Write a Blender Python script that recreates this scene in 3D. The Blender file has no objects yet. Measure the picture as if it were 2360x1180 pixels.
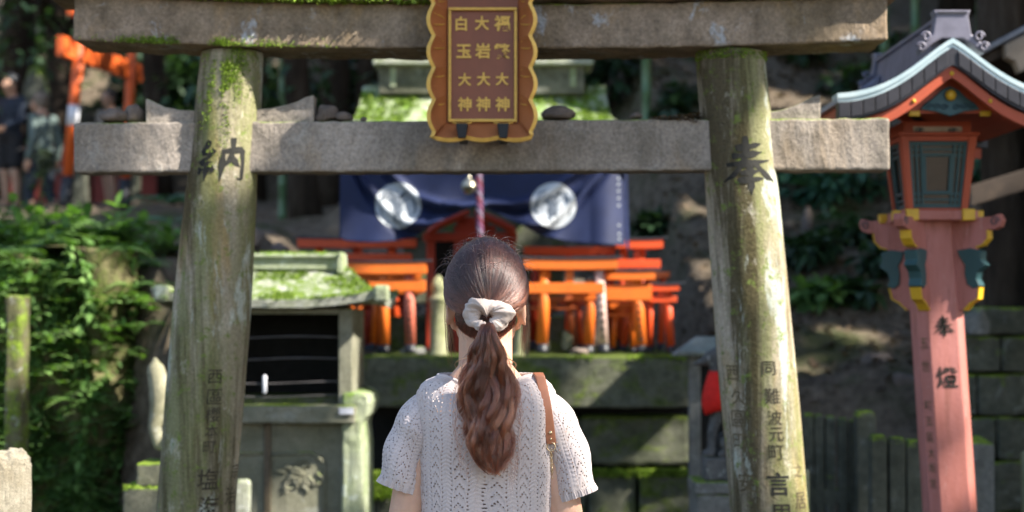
import bpy, bmesh, math, random
import numpy as np
from mathutils import Vector, Matrix, Euler
from mathutils import noise as mnoise

random.seed(11)
RNG = np.random.default_rng(11)
scene = bpy.context.scene
COL = scene.collection
R = math.radians

# ------------------------------------------------------------------ camera
IMG_W, F_PX, HORIZON = 2360.0, 3808.0, 720.0
EYE = Vector((0.0, 0.0, 1.48))
PITCH = math.atan((HORIZON - 590.0) / F_PX)
cam_data = bpy.data.cameras.new('camera')
cam = bpy.data.objects.new('camera', cam_data)
COL.objects.link(cam)
cam.location = EYE
cam.rotation_euler = (math.pi / 2 + PITCH, 0, 0)
cam_data.sensor_width = 36.0
cam_data.lens = 36.0 * F_PX / IMG_W
cam_data.clip_start = 0.05
cam_data.clip_end = 500
cam_data.dof.use_dof = True
cam_data.dof.focus_distance = 3.5
cam_data.dof.aperture_fstop = 3.0
cam_data.dof.aperture_blades = 9
scene.camera = cam

# ------------------------------------------------------------------ light
SUN = Vector((1.0, -0.42, 0.97)).normalized()          # towards the sun
SUN_EL = math.asin(SUN.z)
SUN_AZ = math.atan2(SUN.x, SUN.y)
world = bpy.data.worlds.new('World')
scene.world = world
world.use_nodes = True
wn = world.node_tree
sky = wn.nodes.new('ShaderNodeTexSky')
sky.sky_type = 'NISHITA'
sky.sun_disc = False
sky.sun_elevation = SUN_EL
sky.sun_rotation = SUN_AZ
wn.nodes['Background'].inputs['Strength'].default_value = 0.102
wn.links.new(sky.outputs['Color'], wn.nodes['Background'].inputs['Color'])
sl = bpy.data.lights.new('sun', 'SUN')
sl.energy = 5.0
sl.angle = R(0.53)
sl.color = (1.0, 0.95, 0.86)
sun = bpy.data.objects.new('sun', sl)
COL.objects.link(sun)
sun.rotation_euler = (-SUN).to_track_quat('-Z', 'Y').to_euler()
sun.location = (6, 0, 12)

scene.view_settings.view_transform = 'Standard'
scene.view_settings.look = 'None'
scene.view_settings.gamma = 1.0
scene.view_settings.exposure = 1.76
scene.render.engine = 'CYCLES'
scene.cycles.use_denoising = True
scene.cycles.max_bounces = 8
scene.cycles.transparent_max_bounces = 12
scene.cycles.sample_clamp_indirect = 6.0


# ------------------------------------------------------------------ measuring
def P(px, py, Y):
    """the place at depth Y (metres from the camera) seen at photo pixel (px, py)"""
    u = (px - 1180.0) / F_PX
    v = (590.0 - py) / F_PX
    c, s = math.cos(PITCH), math.sin(PITCH)
    d = Vector((u, c - v * s, s + v * c))
    return EYE + d * (Y / d.y)


def SC(Y):
    return F_PX / Y


# ------------------------------------------------------------------ materials
def srgb(r, g, b):
    def f(c):
        c /= 255.0
        return c / 12.92 if c <= 0.04045 else ((c + 0.055) / 1.055) ** 2.4
    return (f(r), f(g), f(b), 1.0)


class NT:
    """small helper for node trees"""
    def __init__(self, name):
        self.m = bpy.data.materials.new(name)
        self.m.use_nodes = True
        self.t = self.m.node_tree
        self.b = self.t.nodes['Principled BSDF']
        self.geo = self.t.nodes.new('ShaderNodeNewGeometry')

    def n(self, kind, **kw):
        x = self.t.nodes.new(kind)
        for k, v in kw.items():
            setattr(x, k, v)
        return x

    def l(self, a, b):
        self.t.links.new(a, b)

    def noise(self, scale, detail=5, rough=0.6, stretch=None, dist=0.0, coord=None):
        src = coord or self.geo.outputs['Position']
        if stretch:
            mp = self.n('ShaderNodeVectorMath', operation='MULTIPLY')
            self.l(src, mp.inputs[0])
            mp.inputs[1].default_value = stretch
            src = mp.outputs[0]
        x = self.n('ShaderNodeTexNoise')
        x.inputs['Scale'].default_value = scale
        x.inputs['Detail'].default_value = detail
        x.inputs['Roughness'].default_value = rough
        x.inputs['Distortion'].default_value = dist
        self.l(src, x.inputs['Vector'])
        return x.outputs['Fac']

    def ramp(self, fac, stops):
        x = self.n('ShaderNodeValToRGB')
        e = x.color_ramp.elements
        while len(e) > 1:
            e.remove(e[-1])
        e[0].position, e[0].color = stops[0][0], self.col(stops[0][1])
        for p, c in stops[1:]:
            k = e.new(p)
            k.color = self.col(c)
        self.l(fac, x.inputs['Fac'])
        return x.outputs['Color']

    @staticmethod
    def col(c):
        if isinstance(c, (int, float)):
            return (c, c, c, 1)
        return c if len(c) == 4 else (*c, 1)

    def mix(self, fac, a, b, blend='MIX'):
        x = self.n('ShaderNodeMix', data_type='RGBA', blend_type=blend)
        for v, i in ((fac, 0), (a, 6), (b, 7)):
            if hasattr(v, 'is_output'):
                self.l(v, x.inputs[i])
            else:
                x.inputs[i].default_value = v if i == 0 else self.col(v)
        return x.outputs[2]

    def math(self, op, a, b=0.0, clamp=False):
        x = self.n('ShaderNodeMath', operation=op, use_clamp=clamp)
        for v, i in ((a, 0), (b, 1)):
            if hasattr(v, 'is_output'):
                self.l(v, x.inputs[i])
            else:
                x.inputs[i].default_value = v
        return x.outputs[0]

    def nz(self):
        x = self.n('ShaderNodeSeparateXYZ')
        self.l(self.geo.outputs['Normal'], x.inputs[0])
        return x.outputs[2]

    def xyz(self):
        x = self.n('ShaderNodeSeparateXYZ')
        self.l(self.geo.outputs['Position'], x.inputs[0])
        return x.outputs

    def bump(self, h, strength=0.4, dist=0.01):
        x = self.n('ShaderNodeBump')
        x.inputs['Strength'].default_value = strength
        x.inputs['Distance'].default_value = dist
        self.l(h, x.inputs['Height'])
        self.l(x.outputs['Normal'], self.b.inputs['Normal'])

    def base(self, c, rough=0.7, spec=0.3):
        if hasattr(c, 'is_output'):
            self.l(c, self.b.inputs['Base Color'])
        else:
            self.b.inputs['Base Color'].default_value = self.col(c)
        if hasattr(rough, 'is_output'):
            self.l(rough, self.b.inputs['Roughness'])
        else:
            self.b.inputs['Roughness'].default_value = rough
        self.b.inputs['Specular IOR Level'].default_value = spec


MOSS_D, MOSS_M, MOSS_L = (0.045, 0.075, 0.012), (0.14, 0.20, 0.02), (0.30, 0.42, 0.06)


def stone(name, c1, c2, dark=(0.03, 0.027, 0.02), moss=0.3, up=0.6, lichen=0.0, streak=0.4, ochre=0.0,
          scale=1.0, bump=0.5, stretch=(1, 1, 1), fine=0.25, moss_cols=(MOSS_D, MOSS_M, MOSS_L), lich_col=(0.50, 0.52, 0.50)):
    m = NT(name)
    st = tuple(stretch)
    big = m.noise(3.2 * scale, 6, 0.62, st)
    mid = m.noise(11 * scale, 6, 0.7, st)
    fin = m.noise(95 * scale, 4, 0.75)
    c = m.mix(m.ramp(big, [(0.34, 0.0), (0.66, 1.0)]), c1, c2)
    c = m.mix(m.math('MULTIPLY', m.ramp(mid, [(0.42, 0.0), (0.70, 1.0)]), streak), c, dark)
    if ochre:
        o = m.noise(4.5 * scale, 5, 0.65, (st[0], st[1], st[2] * 0.6), 0.6)
        c = m.mix(m.math('MULTIPLY', m.ramp(o, [(0.52, 0.0), (0.62, 1.0)]), ochre), c, (0.36, 0.20, 0.045))
    if lichen:
        li = m.noise(6.5 * scale, 8, 0.72, (1, 1, max(st[2], 0.45)), 0.4)
        c = m.mix(m.math('MULTIPLY', m.ramp(li, [(0.57, 0.0), (0.63, 1.0)]), lichen), c, lich_col)
    mo = m.noise(5.0 * scale, 7, 0.7, st, 0.3)
    mz = m.math('MULTIPLY', m.nz(), up)
    mf = m.math('ADD', m.math('ADD', mo, mz), moss - 0.5)
    mfr = m.ramp(mf, [(0.46, 0.0), (0.60, 1.0)])
    mc = m.ramp(m.noise(23 * scale, 6, 0.75), [(0.33, moss_cols[0]), (0.52, moss_cols[1]), (0.72, moss_cols[2])])
    c = m.mix(mfr, c, mc)
    sp = m.ramp(fin, [(0.30, (1 - fine,) * 3), (0.70, (1 + fine,) * 3)])
    c = m.mix(1.0, c, sp, 'MULTIPLY')
    m.base(c, 0.88, 0.2)
    h = m.math('ADD', m.math('MULTIPLY', mid, 0.7), m.math('ADD', m.math('MULTIPLY', fin, 0.5), m.math('MULTIPLY', mfr, 0.5)))
    m.bump(h, bump, 0.012)
    return m.m


def paint(name, c, worn=(0.25, 0.10, 0.06), rough=0.5, amt=0.35, sc=14, bump=0.12):
    m = NT(name)
    a = m.noise(sc, 6, 0.7, (1, 1, 0.45))
    f = m.noise(120, 3, 0.6)
    col = m.mix(m.math('MULTIPLY', m.ramp(a, [(0.48, 0.0), (0.72, 1.0)]), amt), c, worn)
    col = m.mix(1.0, col, m.ramp(m.noise(3, 4), [(0.3, 0.86), (0.7, 1.12)]), 'MULTIPLY')
    m.base(col, rough, 0.35)
    m.bump(m.math('ADD', f, a), bump, 0.004)
    return m.m


def leafmat(name, c1, c2, c3=None, rough=0.55, trans=0.25):
    m = NT(name)
    oi = m.n('ShaderNodeAttribute', attribute_name='tint')
    c = m.ramp(oi.outputs['Fac'], [(0.0, c1), (0.55, c2), (1.0, c3 or c2)])
    c = m.mix(1.0, c, m.ramp(m.noise(30, 3), [(0.3, 0.75), (0.7, 1.2)]), 'MULTIPLY')
    m.base(c, rough, 0.35)
    tr = m.n('ShaderNodeBsdfTranslucent')
    m.l(m.mix(1.0, c, (1.2, 1.4, 0.5), 'MULTIPLY'), tr.inputs['Color'])
    mx = m.n('ShaderNodeMixShader')
    mx.inputs[0].default_value = trans
    out = m.t.nodes['Material Output']
    m.l(m.b.outputs[0], mx.inputs[1])
    m.l(tr.outputs[0], mx.inputs[2])
    m.l(mx.outputs[0], out.inputs['Surface'])
    return m.m


def plain(name, c, rough=0.6, metal=0.0, var=0.12, sc=20, spec=0.4, bump=0.1):
    m = NT(name)
    f = m.noise(sc, 5, 0.65)
    col = m.mix(1.0, c, m.ramp(f, [(0.3, 1 - var), (0.7, 1 + var)]), 'MULTIPLY')
    m.base(col, rough, spec)
    m.b.inputs['Metallic'].default_value = metal
    if bump:
        m.bump(f, bump, 0.004)
    return m.m


# ------------------------------------------------------------------ mesh helpers
def origin(o):
    v = Vector((0, 0, 0))
    while o is not None:
        v += o.location
        o = o.parent
    return v


def put(name, verts, faces, mat, parent=None, smooth=False, bevel=0.0, seg=2, tint=None, loc=None):
    me = bpy.data.meshes.new(name)
    off = origin(parent) if parent is not None else (Vector(loc) if loc is not None else Vector((0, 0, 0)))
    v = np.asarray(verts, dtype=np.float64).reshape(-1, 3) - np.array(off)
    me.from_pydata(v.tolist(), [], [list(map(int, f)) for f in faces])
    me.update()
    if smooth:
        me.shade_smooth()
    if tint is not None:
        a = me.attributes.new('tint', 'FLOAT', 'POINT')
        a.data.foreach_set('value', np.asarray(tint, dtype=np.float32))
    me.materials.append(mat)
    o = bpy.data.objects.new(name, me)
    COL.objects.link(o)
    if parent is not None:
        o.parent = parent
    elif loc is not None:
        o.location = loc
    if bevel:
        b = o.modifiers.new('bevel', 'BEVEL')
        b.width = bevel
        b.segments = seg
        b.limit_method = 'ANGLE'
        b.angle_limit = R(40)
    return o


def quick(name, V, F, mat, parent=None, smooth=True, tint=None, loc=None):
    """numpy arrays of quads straight into a mesh"""
    me = bpy.data.meshes.new(name)
    off = origin(parent) if parent is not None else (Vector(loc) if loc is not None else Vector((0, 0, 0)))
    V = np.asarray(V, dtype=np.float64).reshape(-1, 3) - np.array(off)
    F = np.asarray(F, dtype=np.int32)
    k = F.shape[1]
    me.vertices.add(len(V))
    me.vertices.foreach_set('co', V.ravel())
    me.loops.add(F.size)
    me.loops.foreach_set('vertex_index', F.ravel())
    me.polygons.add(len(F))
    me.polygons.foreach_set('loop_start', np.arange(0, F.size, k, dtype=np.int32))
    me.update(calc_edges=True)
    me.validate()
    if smooth:
        me.shade_smooth()
    if tint is not None:
        a = me.attributes.new('tint', 'FLOAT', 'POINT')
        a.data.foreach_set('value', np.asarray(tint, dtype=np.float32))
    me.materials.append(mat)
    o = bpy.data.objects.new(name, me)
    COL.objects.link(o)
    if parent is not None:
        o.parent = parent
    elif loc is not None:
        o.location = loc
    return o


class MB:
    def __init__(self):
        self.v, self.f = [], []

    def add(self, verts, faces):
        k = len(self.v)
        self.v += [Vector(p) for p in verts]
        self.f += [[i + k for i in f] for f in faces]
        return self

    def box(self, x0, x1, y0, y1, z0, z1):
        a = [(x0, y0, z0), (x1, y0, z0), (x1, y1, z0), (x0, y1, z0), (x0, y0, z1), (x1, y0, z1), (x1, y1, z1), (x0, y1, z1)]
        return self.add(a, [(3, 2, 1, 0), (4, 5, 6, 7), (0, 1, 5, 4), (1, 2, 6, 5), (2, 3, 7, 6), (3, 0, 4, 7)])

    def hexa(self, p):
        """eight corners in box order"""
        return self.add(p, [(3, 2, 1, 0), (4, 5, 6, 7), (0, 1, 5, 4), (1, 2, 6, 5), (2, 3, 7, 6), (3, 0, 4, 7)])

    def loft(self, rings, cap=True, closed=True):
        n = len(rings[0])
        k = len(self.v)
        for r in rings:
            self.v += [Vector(p) for p in r]
        for i in range(len(rings) - 1):
            for j in range(n if closed else n - 1):
                a, b = k + i * n + j, k + i * n + (j + 1) % n
                self.f.append([a, b, b + n, a + n])
        if cap and closed:
            self.f.append([k + j for j in range(n)][::-1])
            self.f.append([k + (len(rings) - 1) * n + j for j in range(n)])
        return self

    def prism(self, poly, axis, a, b):
        """2-D outline swept along an axis; the outline uses the other two axes in order"""
        def at(p, t):
            if axis == 'y':
                return (p[0], t, p[1])
            if axis == 'x':
                return (t, p[0], p[1])
            return (p[0], p[1], t)
        return self.loft([[at(p, a) for p in poly], [at(p, b) for p in poly]])

    def tube(self, pts, rad, n=10, cap=True):
        pts = [Vector(p) for p in pts]
        if not hasattr(rad, '__len__'):
            rad = [rad] * len(pts)
        rings = []
        t0 = (pts[1] - pts[0]).normalized()
        u = t0.orthogonal().normalized()
        for i, p in enumerate(pts):
            t = (pts[min(i + 1, len(pts) - 1)] - pts[max(i - 1, 0)]).normalized()
            u = (u - t * u.dot(t))
            u = u.normalized() if u.length > 1e-6 else t.orthogonal().normalized()
            w = t.cross(u)
            rings.append([p + (u * math.cos(2 * math.pi * j / n) + w * math.sin(2 * math.pi * j / n)) * rad[i] for j in range(n)])
        return self.loft(rings, cap)

    def lathe(self, prof, c=(0, 0, 0), n=20):
        rings = [[(c[0] + r * math.cos(2 * math.pi * j / n), c[1] + r * math.sin(2 * math.pi * j / n), c[2] + z) for j in range(n)] for r, z in prof]
        return self.loft(rings)

    def ball(self, c, r, n=14, m=8):
        c = Vector(c)
        r = Vector(r) if hasattr(r, '__len__') else Vector((r, r, r))
        rings = []
        for i in range(m + 1):
            a = -math.pi / 2 + math.pi * i / m
            q = max(math.cos(a), 0.02)
            rings.append([c + Vector((r.x * q * math.cos(2 * math.pi * j / n), r.y * q * math.sin(2 * math.pi * j / n), r.z * math.sin(a))) for j in range(n)])
        return self.loft(rings)

    def capsule(self, a, b, ra, rb, n=12):
        a, b = Vector(a), Vector(b)
        d = (b - a)
        L = d.length
        d = d / max(L, 1e-6)
        pts, rad = [], []
        for k in (-0.97, -0.8, -0.45, 0):
            pts.append(a + d * ra * k)
            rad.append(ra * math.sqrt(max(1 - k * k, 0.01)))
        for k in (0, 0.45, 0.8, 0.97):
            pts.append(b + d * rb * k)
            rad.append(rb * math.sqrt(max(1 - k * k, 0.01)))
        return self.tube(pts, rad, n)

    def xf(self, M):
        self.v = [M @ p for p in self.v]
        return self

    def build(self, name, mat, parent=None, smooth=False, bevel=0.0, seg=2, loc=None):
        return put(name, self.v, self.f, mat, parent, smooth, bevel, seg, loc=loc)

    def fuse(self, name, mat, parent=None, voxel=0.006, smooth=6, loc=None):
        """all pieces grown together into one continuous skin"""
        me = bpy.data.meshes.new('tmp')
        me.from_pydata([tuple(p) for p in self.v], [], self.f)
        o = bpy.data.objects.new('tmp', me)
        COL.objects.link(o)
        r = o.modifiers.new('r', 'REMESH')
        r.mode = 'VOXEL'
        r.voxel_size = voxel
        if smooth:
            s = o.modifiers.new('s', 'SMOOTH')
            s.iterations = smooth
            s.factor = 0.5
        dg = bpy.context.evaluated_depsgraph_get()
        m2 = bpy.data.meshes.new_from_object(o.evaluated_get(dg))
        bpy.data.objects.remove(o)
        V = np.zeros(len(m2.vertices) * 3)
        m2.vertices.foreach_get('co', V)
        F = [list(p.vertices) for p in m2.polygons]
        bpy.data.meshes.remove(m2)
        return put(name, V.reshape(-1, 3), F, mat, parent, True, loc=loc)


def thing(name, label, cat, loc=(0, 0, 0), group=None):
    o = bpy.data.objects.new(name, None)
    o.empty_display_size = 0.1
    COL.objects.link(o)
    o.location = loc
    o['label'] = label
    o['category'] = cat
    if group:
        o['group'] = group
    return o


def tag(o, label, cat, group=None):
    o['label'] = label
    o['category'] = cat
    if group:
        o['group'] = group
    return o


def kind(o, k):
    o['kind'] = k
    return o


def rough_up(o, amp, size, cuts=0):
    """weathered stone: uneven faces and edges"""
    if cuts:
        s = o.modifiers.new('sub', 'SUBSURF')
        s.subdivision_type = 'SIMPLE'
        s.levels = s.render_levels = cuts
    t = bpy.data.textures.new('wear', 'CLOUDS')
    t.noise_scale = size
    t.noise_depth = 3
    d = o.modifiers.new('wear', 'DISPLACE')
    d.texture = t
    d.texture_coords = 'GLOBAL'
    d.strength = amp
    d.mid_level = 0.5
    return o


BRUSH = {
    '奉': [[(-.22, .29), (0, .31), (.25, .37)], [(-.29, .15), (0, .17), (.27, .23)], [(-.40, 0), (0, .02), (.42, .09)], [(-.03, .50), (-.03, .25), (-.10, .02), (-.28, -.18), (-.48, -.30)],
          [(.07, .06), (.20, -.08), (.34, -.20), (.50, -.27)], [(-.17, -.15), (.18, -.11)], [(-.22, -.28), (.24, -.24)], [(.01, -.02), (.01, -.30), (0, -.52)]],
    '納': [[(-.27, .44), (-.34, .30), (-.44, .20), (-.26, .16)], [(-.16, .26), (-.28, .10), (-.46, -.02), (-.18, .02)], [(-.30, .02), (-.32, -.20), (-.34, -.36)], [(-.44, -.10), (-.48, -.24)], [(-.22, -.08), (-.16, -.20)],
          [(.02, .26), (.01, 0), (-.02, -.38)], [(.02, .22), (.20, .25), (.40, .27), (.43, 0), (.42, -.34), (.32, -.30)], [(.20, .50), (.21, .24), (.15, .05), (.05, -.10)], [(.20, .14), (.28, .0), (.37, -.08)]]}


def brush_glyph(ch, w=0.05):
    """brush strokes as tapering ribbons"""
    V, F = [], []
    for si, st in enumerate(BRUSH[ch]):
        pts = [Vector((*p, 0)) for p in st]
        d = [0]
        for a, b in zip(pts[:-1], pts[1:]):
            d.append(d[-1] + (b - a).length)
        n = max(6, int(d[-1] / 0.04))
        k = len(V)
        for i in range(n + 1):
            t = i / n
            q = t * d[-1]
            p = Vector((float(np.interp(q, d, [v.x for v in pts])), float(np.interp(q, d, [v.y for v in pts])), 0))
            q2 = min(d[-1], q + 0.02)
            q1 = max(0, q - 0.02)
            e = Vector((float(np.interp(q2, d, [v.x for v in pts]) - np.interp(q1, d, [v.x for v in pts])), float(np.interp(q2, d, [v.y for v in pts]) - np.interp(q1, d, [v.y for v in pts])), 0)).normalized()
            s = Vector((-e.y, e.x, 0))
            ww = w * (0.75 + 0.55 * math.sin(math.pi * min(1, t * 0.8 + 0.2))) * (1 if t < 0.75 else 1 - 0.75 * (t - 0.75) / 0.25) * (1 + 0.25 * math.sin(9 * t + si * 2))
            V += [p + s * ww * 0.62, p - s * ww * 0.62]
        F += [[k + 2 * i, k + 2 * i + 1, k + 2 * i + 3, k + 2 * i + 2] for i in range(n)]
    return V, F


_glyphs = {}


def glyph(ch, bold=0.0):
    """outline of one character as a flat mesh about 1 unit tall, centred"""
    key = (ch, bold)
    if ch in BRUSH:
        return brush_glyph(ch, 0.068)
    if key not in _glyphs:
        cu = bpy.data.curves.new('t', 'FONT')
        cu.body = ch
        cu.size = 1.0
        cu.offset = bold
        cu.resolution_u = 3
        o = bpy.data.objects.new('t', cu)
        COL.objects.link(o)
        dg = bpy.context.evaluated_depsgraph_get()
        me = bpy.data.meshes.new_from_object(o.evaluated_get(dg))
        bm = bmesh.new()
        bm.from_mesh(me)
        xs = [v.co.x for v in bm.verts] or [0]
        ys = [v.co.y for v in bm.verts] or [0]
        k = 1.0 / max(max(ys) - min(ys), max(xs) - min(xs), 1e-3)
        cx, cy = (max(xs) + min(xs)) / 2, (max(ys) + min(ys)) / 2
        for v in bm.verts:
            v.co = Vector(((v.co.x - cx) * k, (v.co.y - cy) * k, 0))
        for i in range(-4, 5):
            bmesh.ops.bisect_plane(bm, geom=bm.verts[:] + bm.edges[:] + bm.faces[:], plane_co=(i * 0.11, 0, 0), plane_no=(1, 0, 0))
            bmesh.ops.bisect_plane(bm, geom=bm.verts[:] + bm.edges[:] + bm.faces[:], plane_co=(0, i * 0.11, 0), plane_no=(0, 1, 0))
        bm.verts.ensure_lookup_table()
        _glyphs[key] = ([v.co.copy() for v in bm.verts], [[w.index for w in f.verts] for f in bm.faces])
        bm.free()
        bpy.data.objects.remove(o)
        bpy.data.meshes.remove(me)
    return _glyphs[key]


def sm(a, b, x):
    t = np.clip((x - a) / (b - a), 0, 1)
    return t * t * (3 - 2 * t)


def fbm(x, y, z=0.0, oct_=4):
    return mnoise.fractal(Vector((x, y, z)), 1.0, 2.0, oct_)


def tufts_on(o, count, size, thr, freq, parent, mat, seed=0.0):
    """little moss cushions scattered over the upper side of a finished part"""
    off = origin(o)
    polys = [p for p in o.data.polygons if p.normal.z > 0.25]
    ar = np.array([p.area for p in polys])
    pick = RNG.choice(len(polys), count, p=ar / ar.sum())
    pts = []
    for i in pick:
        p = polys[i]
        vs = [o.data.vertices[k].co for k in p.vertices]
        w = RNG.dirichlet(np.ones(len(vs)))
        q = Vector((0, 0, 0))
        for a, v in zip(w, vs):
            q += v * float(a)
        q += off
        if fbm(q.x * freq + seed, q.y * freq, q.z * freq) + RNG.uniform(-0.12, 0.12) < thr:
            continue
        pts.append((q, p.normal.copy()))
    return tufts('moss', pts, size, parent, mat, 4)

# ------------------------------------------------------------------ terrain
def terrain_z(x, y):
    w = float(sm(-1.1, -1.75, np.float64(x)))                      # left bank
    cl = 1.72 * float(sm(7.75, 8.25, np.float64(y + 0.35 * fbm(x * 1.1, 3.3))))
    left = cl + max(0, y - 8.2) * 0.085 + max(0, y - 23.5) * 0.62
    fl = float(sm(1.02, 1.25, np.float64(x)))                      # the shrine stands on a levelled place
    slope = 1.0 * float(sm(8.35, 9.3, np.float64(y))) + max(0, y - 9.1) * 0.42
    level = 0.9 * float(sm(9.5, 10.6, np.float64(y))) + max(0, y - 10.3) * 0.45
    right = fl * slope + (1 - fl) * level
    z = w * left + (1 - w) * right
    am = float(sm(7.5, 9.5, np.float64(y)))
    z += am * (0.16 * fbm(x * 0.9, y * 0.9, 1) + 0.05 * fbm(x * 3.1, y * 3.1, 2))
    return z + (1 - am) * 0.012 * fbm(x * 2, y * 2)


xs = np.concatenate([np.linspace(-70, -8, 24), np.linspace(-7.8, 7.8, 150), np.linspace(8, 70, 24)])
ys = np.concatenate([np.linspace(-70, 2, 24), np.linspace(2.3, 7.2, 20), np.linspace(7.3, 12, 70), np.linspace(12.2, 26, 70), np.linspace(26.5, 90, 30)])
TV = [(x, y, terrain_z(x, y)) for y in ys for x in xs]
nx = len(xs)
TF = [(j * nx + i, j * nx + i + 1, (j + 1) * nx + i + 1, (j + 1) * nx + i) for j in range(len(ys) - 1) for i in range(nx - 1)]
m = NT('soil')
big = m.noise(1.3, 6, 0.65)
fin = m.noise(14, 7, 0.75)
grit = m.noise(60, 4, 0.7)
c = m.mix(m.ramp(fin, [(0.36, 0.0), (0.68, 1.0)]), (0.085, 0.066, 0.047), (0.25, 0.195, 0.14))
c = m.mix(m.ramp(grit, [(0.62, 0.0), (0.72, 0.7)]), c, (0.40, 0.32, 0.23))
c = m.mix(m.ramp(big, [(0.52, 0.0), (0.66, 0.75)]), c, (0.05, 0.07, 0.02))
m.base(c, 0.95, 0.1)
m.bump(m.math('ADD', fin, m.math('MULTIPLY', grit, 0.5)), 0.9, 0.05)
SOIL = m.m
terrain = kind(quick('terrain', TV, TF, SOIL), 'structure')

# ------------------------------------------------------------------ stones and paints
def pillar_mat():
    m = NT('pillar_stone')
    st = (1, 1, 0.14)
    c = m.mix(m.ramp(m.noise(4.0, 5, 0.6, st), [(0.40, 0.0), (0.58, 1.0)]), (0.40, 0.335, 0.26), (0.26, 0.225, 0.15))
    c = m.mix(m.ramp(m.noise(3.4, 5, 0.62, (1.3, 1.3, 0.30), 0.4), [(0.54, 0.0), (0.62, 0.7)]), c, (0.30, 0.20, 0.075))
    c = m.mix(m.ramp(m.noise(4.6, 6, 0.66, (1, 1, 0.12), 0.3), [(0.52, 0.0), (0.62, 0.75)]), c, (0.145, 0.155, 0.05))
    c = m.mix(m.ramp(m.noise(6.3, 6, 0.68, (1.1, 1.1, 0.10), 0.5), [(0.47, 0.0), (0.58, 0.92)]), c, (0.06, 0.046, 0.02))
    c = m.mix(m.ramp(m.noise(4.2, 8, 0.72, (1.4, 1.4, 0.34), 0.3), [(0.54, 0.0), (0.585, 0.85)]), c, (0.40, 0.42, 0.36))
    c = m.mix(m.ramp(m.noise(13, 8, 0.75, (1, 1, 0.6)), [(0.58, 0.0), (0.66, 0.6)]), c, (0.46, 0.42, 0.33))
    c = m.mix(m.ramp(m.noise(26, 6, 0.75), [(0.56, 0.0), (0.63, 0.85)]), c, (0.13, 0.17, 0.035))
    fin = m.noise(110, 4, 0.75)
    c = m.mix(1.0, c, m.ramp(fin, [(0.30, (0.72,) * 3), (0.70, (1.25,) * 3)]), 'MULTIPLY')
    m.base(c, 0.88, 0.2)
    m.bump(m.math('ADD', m.math('MULTIPLY', m.noise(30, 6, 0.7), 0.9), m.math('MULTIPLY', fin, 0.5)), 0.6, 0.012)
    return m.m


PILLAR = pillar_mat()
BEAM = stone('beam_stone', (0.36, 0.305, 0.255), (0.22, 0.185, 0.15), (0.05, 0.045, 0.03), moss=0.23, up=0.35, lichen=0.15, streak=0.45,
             ochre=0.12, scale=1.0, stretch=(1, 1, 0.6), bump=0.7, fine=0.35)
LINTEL = stone('lintel_stone', (0.31, 0.235, 0.17), (0.18, 0.135, 0.085), (0.04, 0.03, 0.018), moss=0.28, up=0.3, lichen=0.85, streak=0.55,
               ochre=0.2, scale=1.1, stretch=(1, 1, 0.8), bump=0.7, fine=0.35, lich_col=(0.36, 0.37, 0.38))
INK = plain('faded_ink', (0.012, 0.011, 0.008, 1), 0.8, var=0.5, sc=60)
SOFTINK = plain('weathered_ink', (0.045, 0.036, 0.020, 1), 0.85, var=0.6, sc=40)
FAINT = plain('worn_ink', (0.10, 0.075, 0.04, 1), 0.9, var=0.6, sc=50)
MOSS = leafmat('moss_tuft', (0.10, 0.16, 0.015, 1), (0.20, 0.30, 0.03, 1), (0.36, 0.46, 0.08, 1), 0.8, 0.3)


def tufts(name, pts, size, parent, mat=None, n=5, up=Vector((0, 0, 1))):
    """fine moss: short blades in little cushions at the given places"""
    V, F, T = [], [], []
    for p in pts:
        nrm = up
        if isinstance(p, tuple):
            p, nrm = p
        sc0 = size * random.uniform(0.5, 1.3)
        tt = random.random()
        for _ in range(n):
            d = (nrm * random.uniform(0.25, 1.0) + Vector((random.gauss(0, 0.55), random.gauss(0, 0.55), random.gauss(0, 0.55)))).normalized()
            s = d.orthogonal().normalized()
            s.rotate(Matrix.Rotation(random.uniform(0, 6.28), 3, d))
            q = p + Vector((random.gauss(0, 0.4), random.gauss(0, 0.4), random.gauss(0, 0.2))) * sc0
            k = len(V)
            w = sc0 * 0.28
            V += [q - s * w, q + s * w, q + d * sc0 * 0.7 + s * w * 0.8, q + d * sc0]
            F.append((k, k + 1, k + 2, k + 3))
            T += [min(1, max(0, tt + random.gauss(0, 0.2)))] * 4
    return quick(name, [tuple(v) for v in V], F, mat or MOSS, parent, True, T)


# ------------------------------------------------------------------ the stone torii
TY = 5.0
torii = thing('stone_torii', 'weathered stone torii gate of two leaning round pillars and two beams around the walker', 'torii gate', (0, TY, 0))


def pillar_axis(side, z):
    """centre and radius of a pillar at height z"""
    if side < 0:
        t = P(537, 110, TY), P(451, 1180, TY)
        r = 0.094 + (t[0].z - z) * 0.030
        r = min(r, 0.094 + 0.024)
    else:
        t = P(1681, 100, TY), P(1773, 1180, TY)
        r = 0.104 + (t[0].z - z) * 0.014
        r = min(r, 0.117)
    k = (t[0].z - z) / (t[0].z - t[1].z)
    c = t[0].lerp(t[1], k)
    return Vector((c.x, TY, z)), r


def pillar_point(side, px, py, lift=0.0015):
    """point of the pillar's skin nearest to where the photo has (px, py)"""
    g = P(px, py, TY - 0.1)
    c, r = pillar_axis(side, g.z)
    d = max(-0.97, min(0.97, (g.x - c.x) / r))
    a = math.asin(d)
    return c, r, a, g.z


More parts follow.
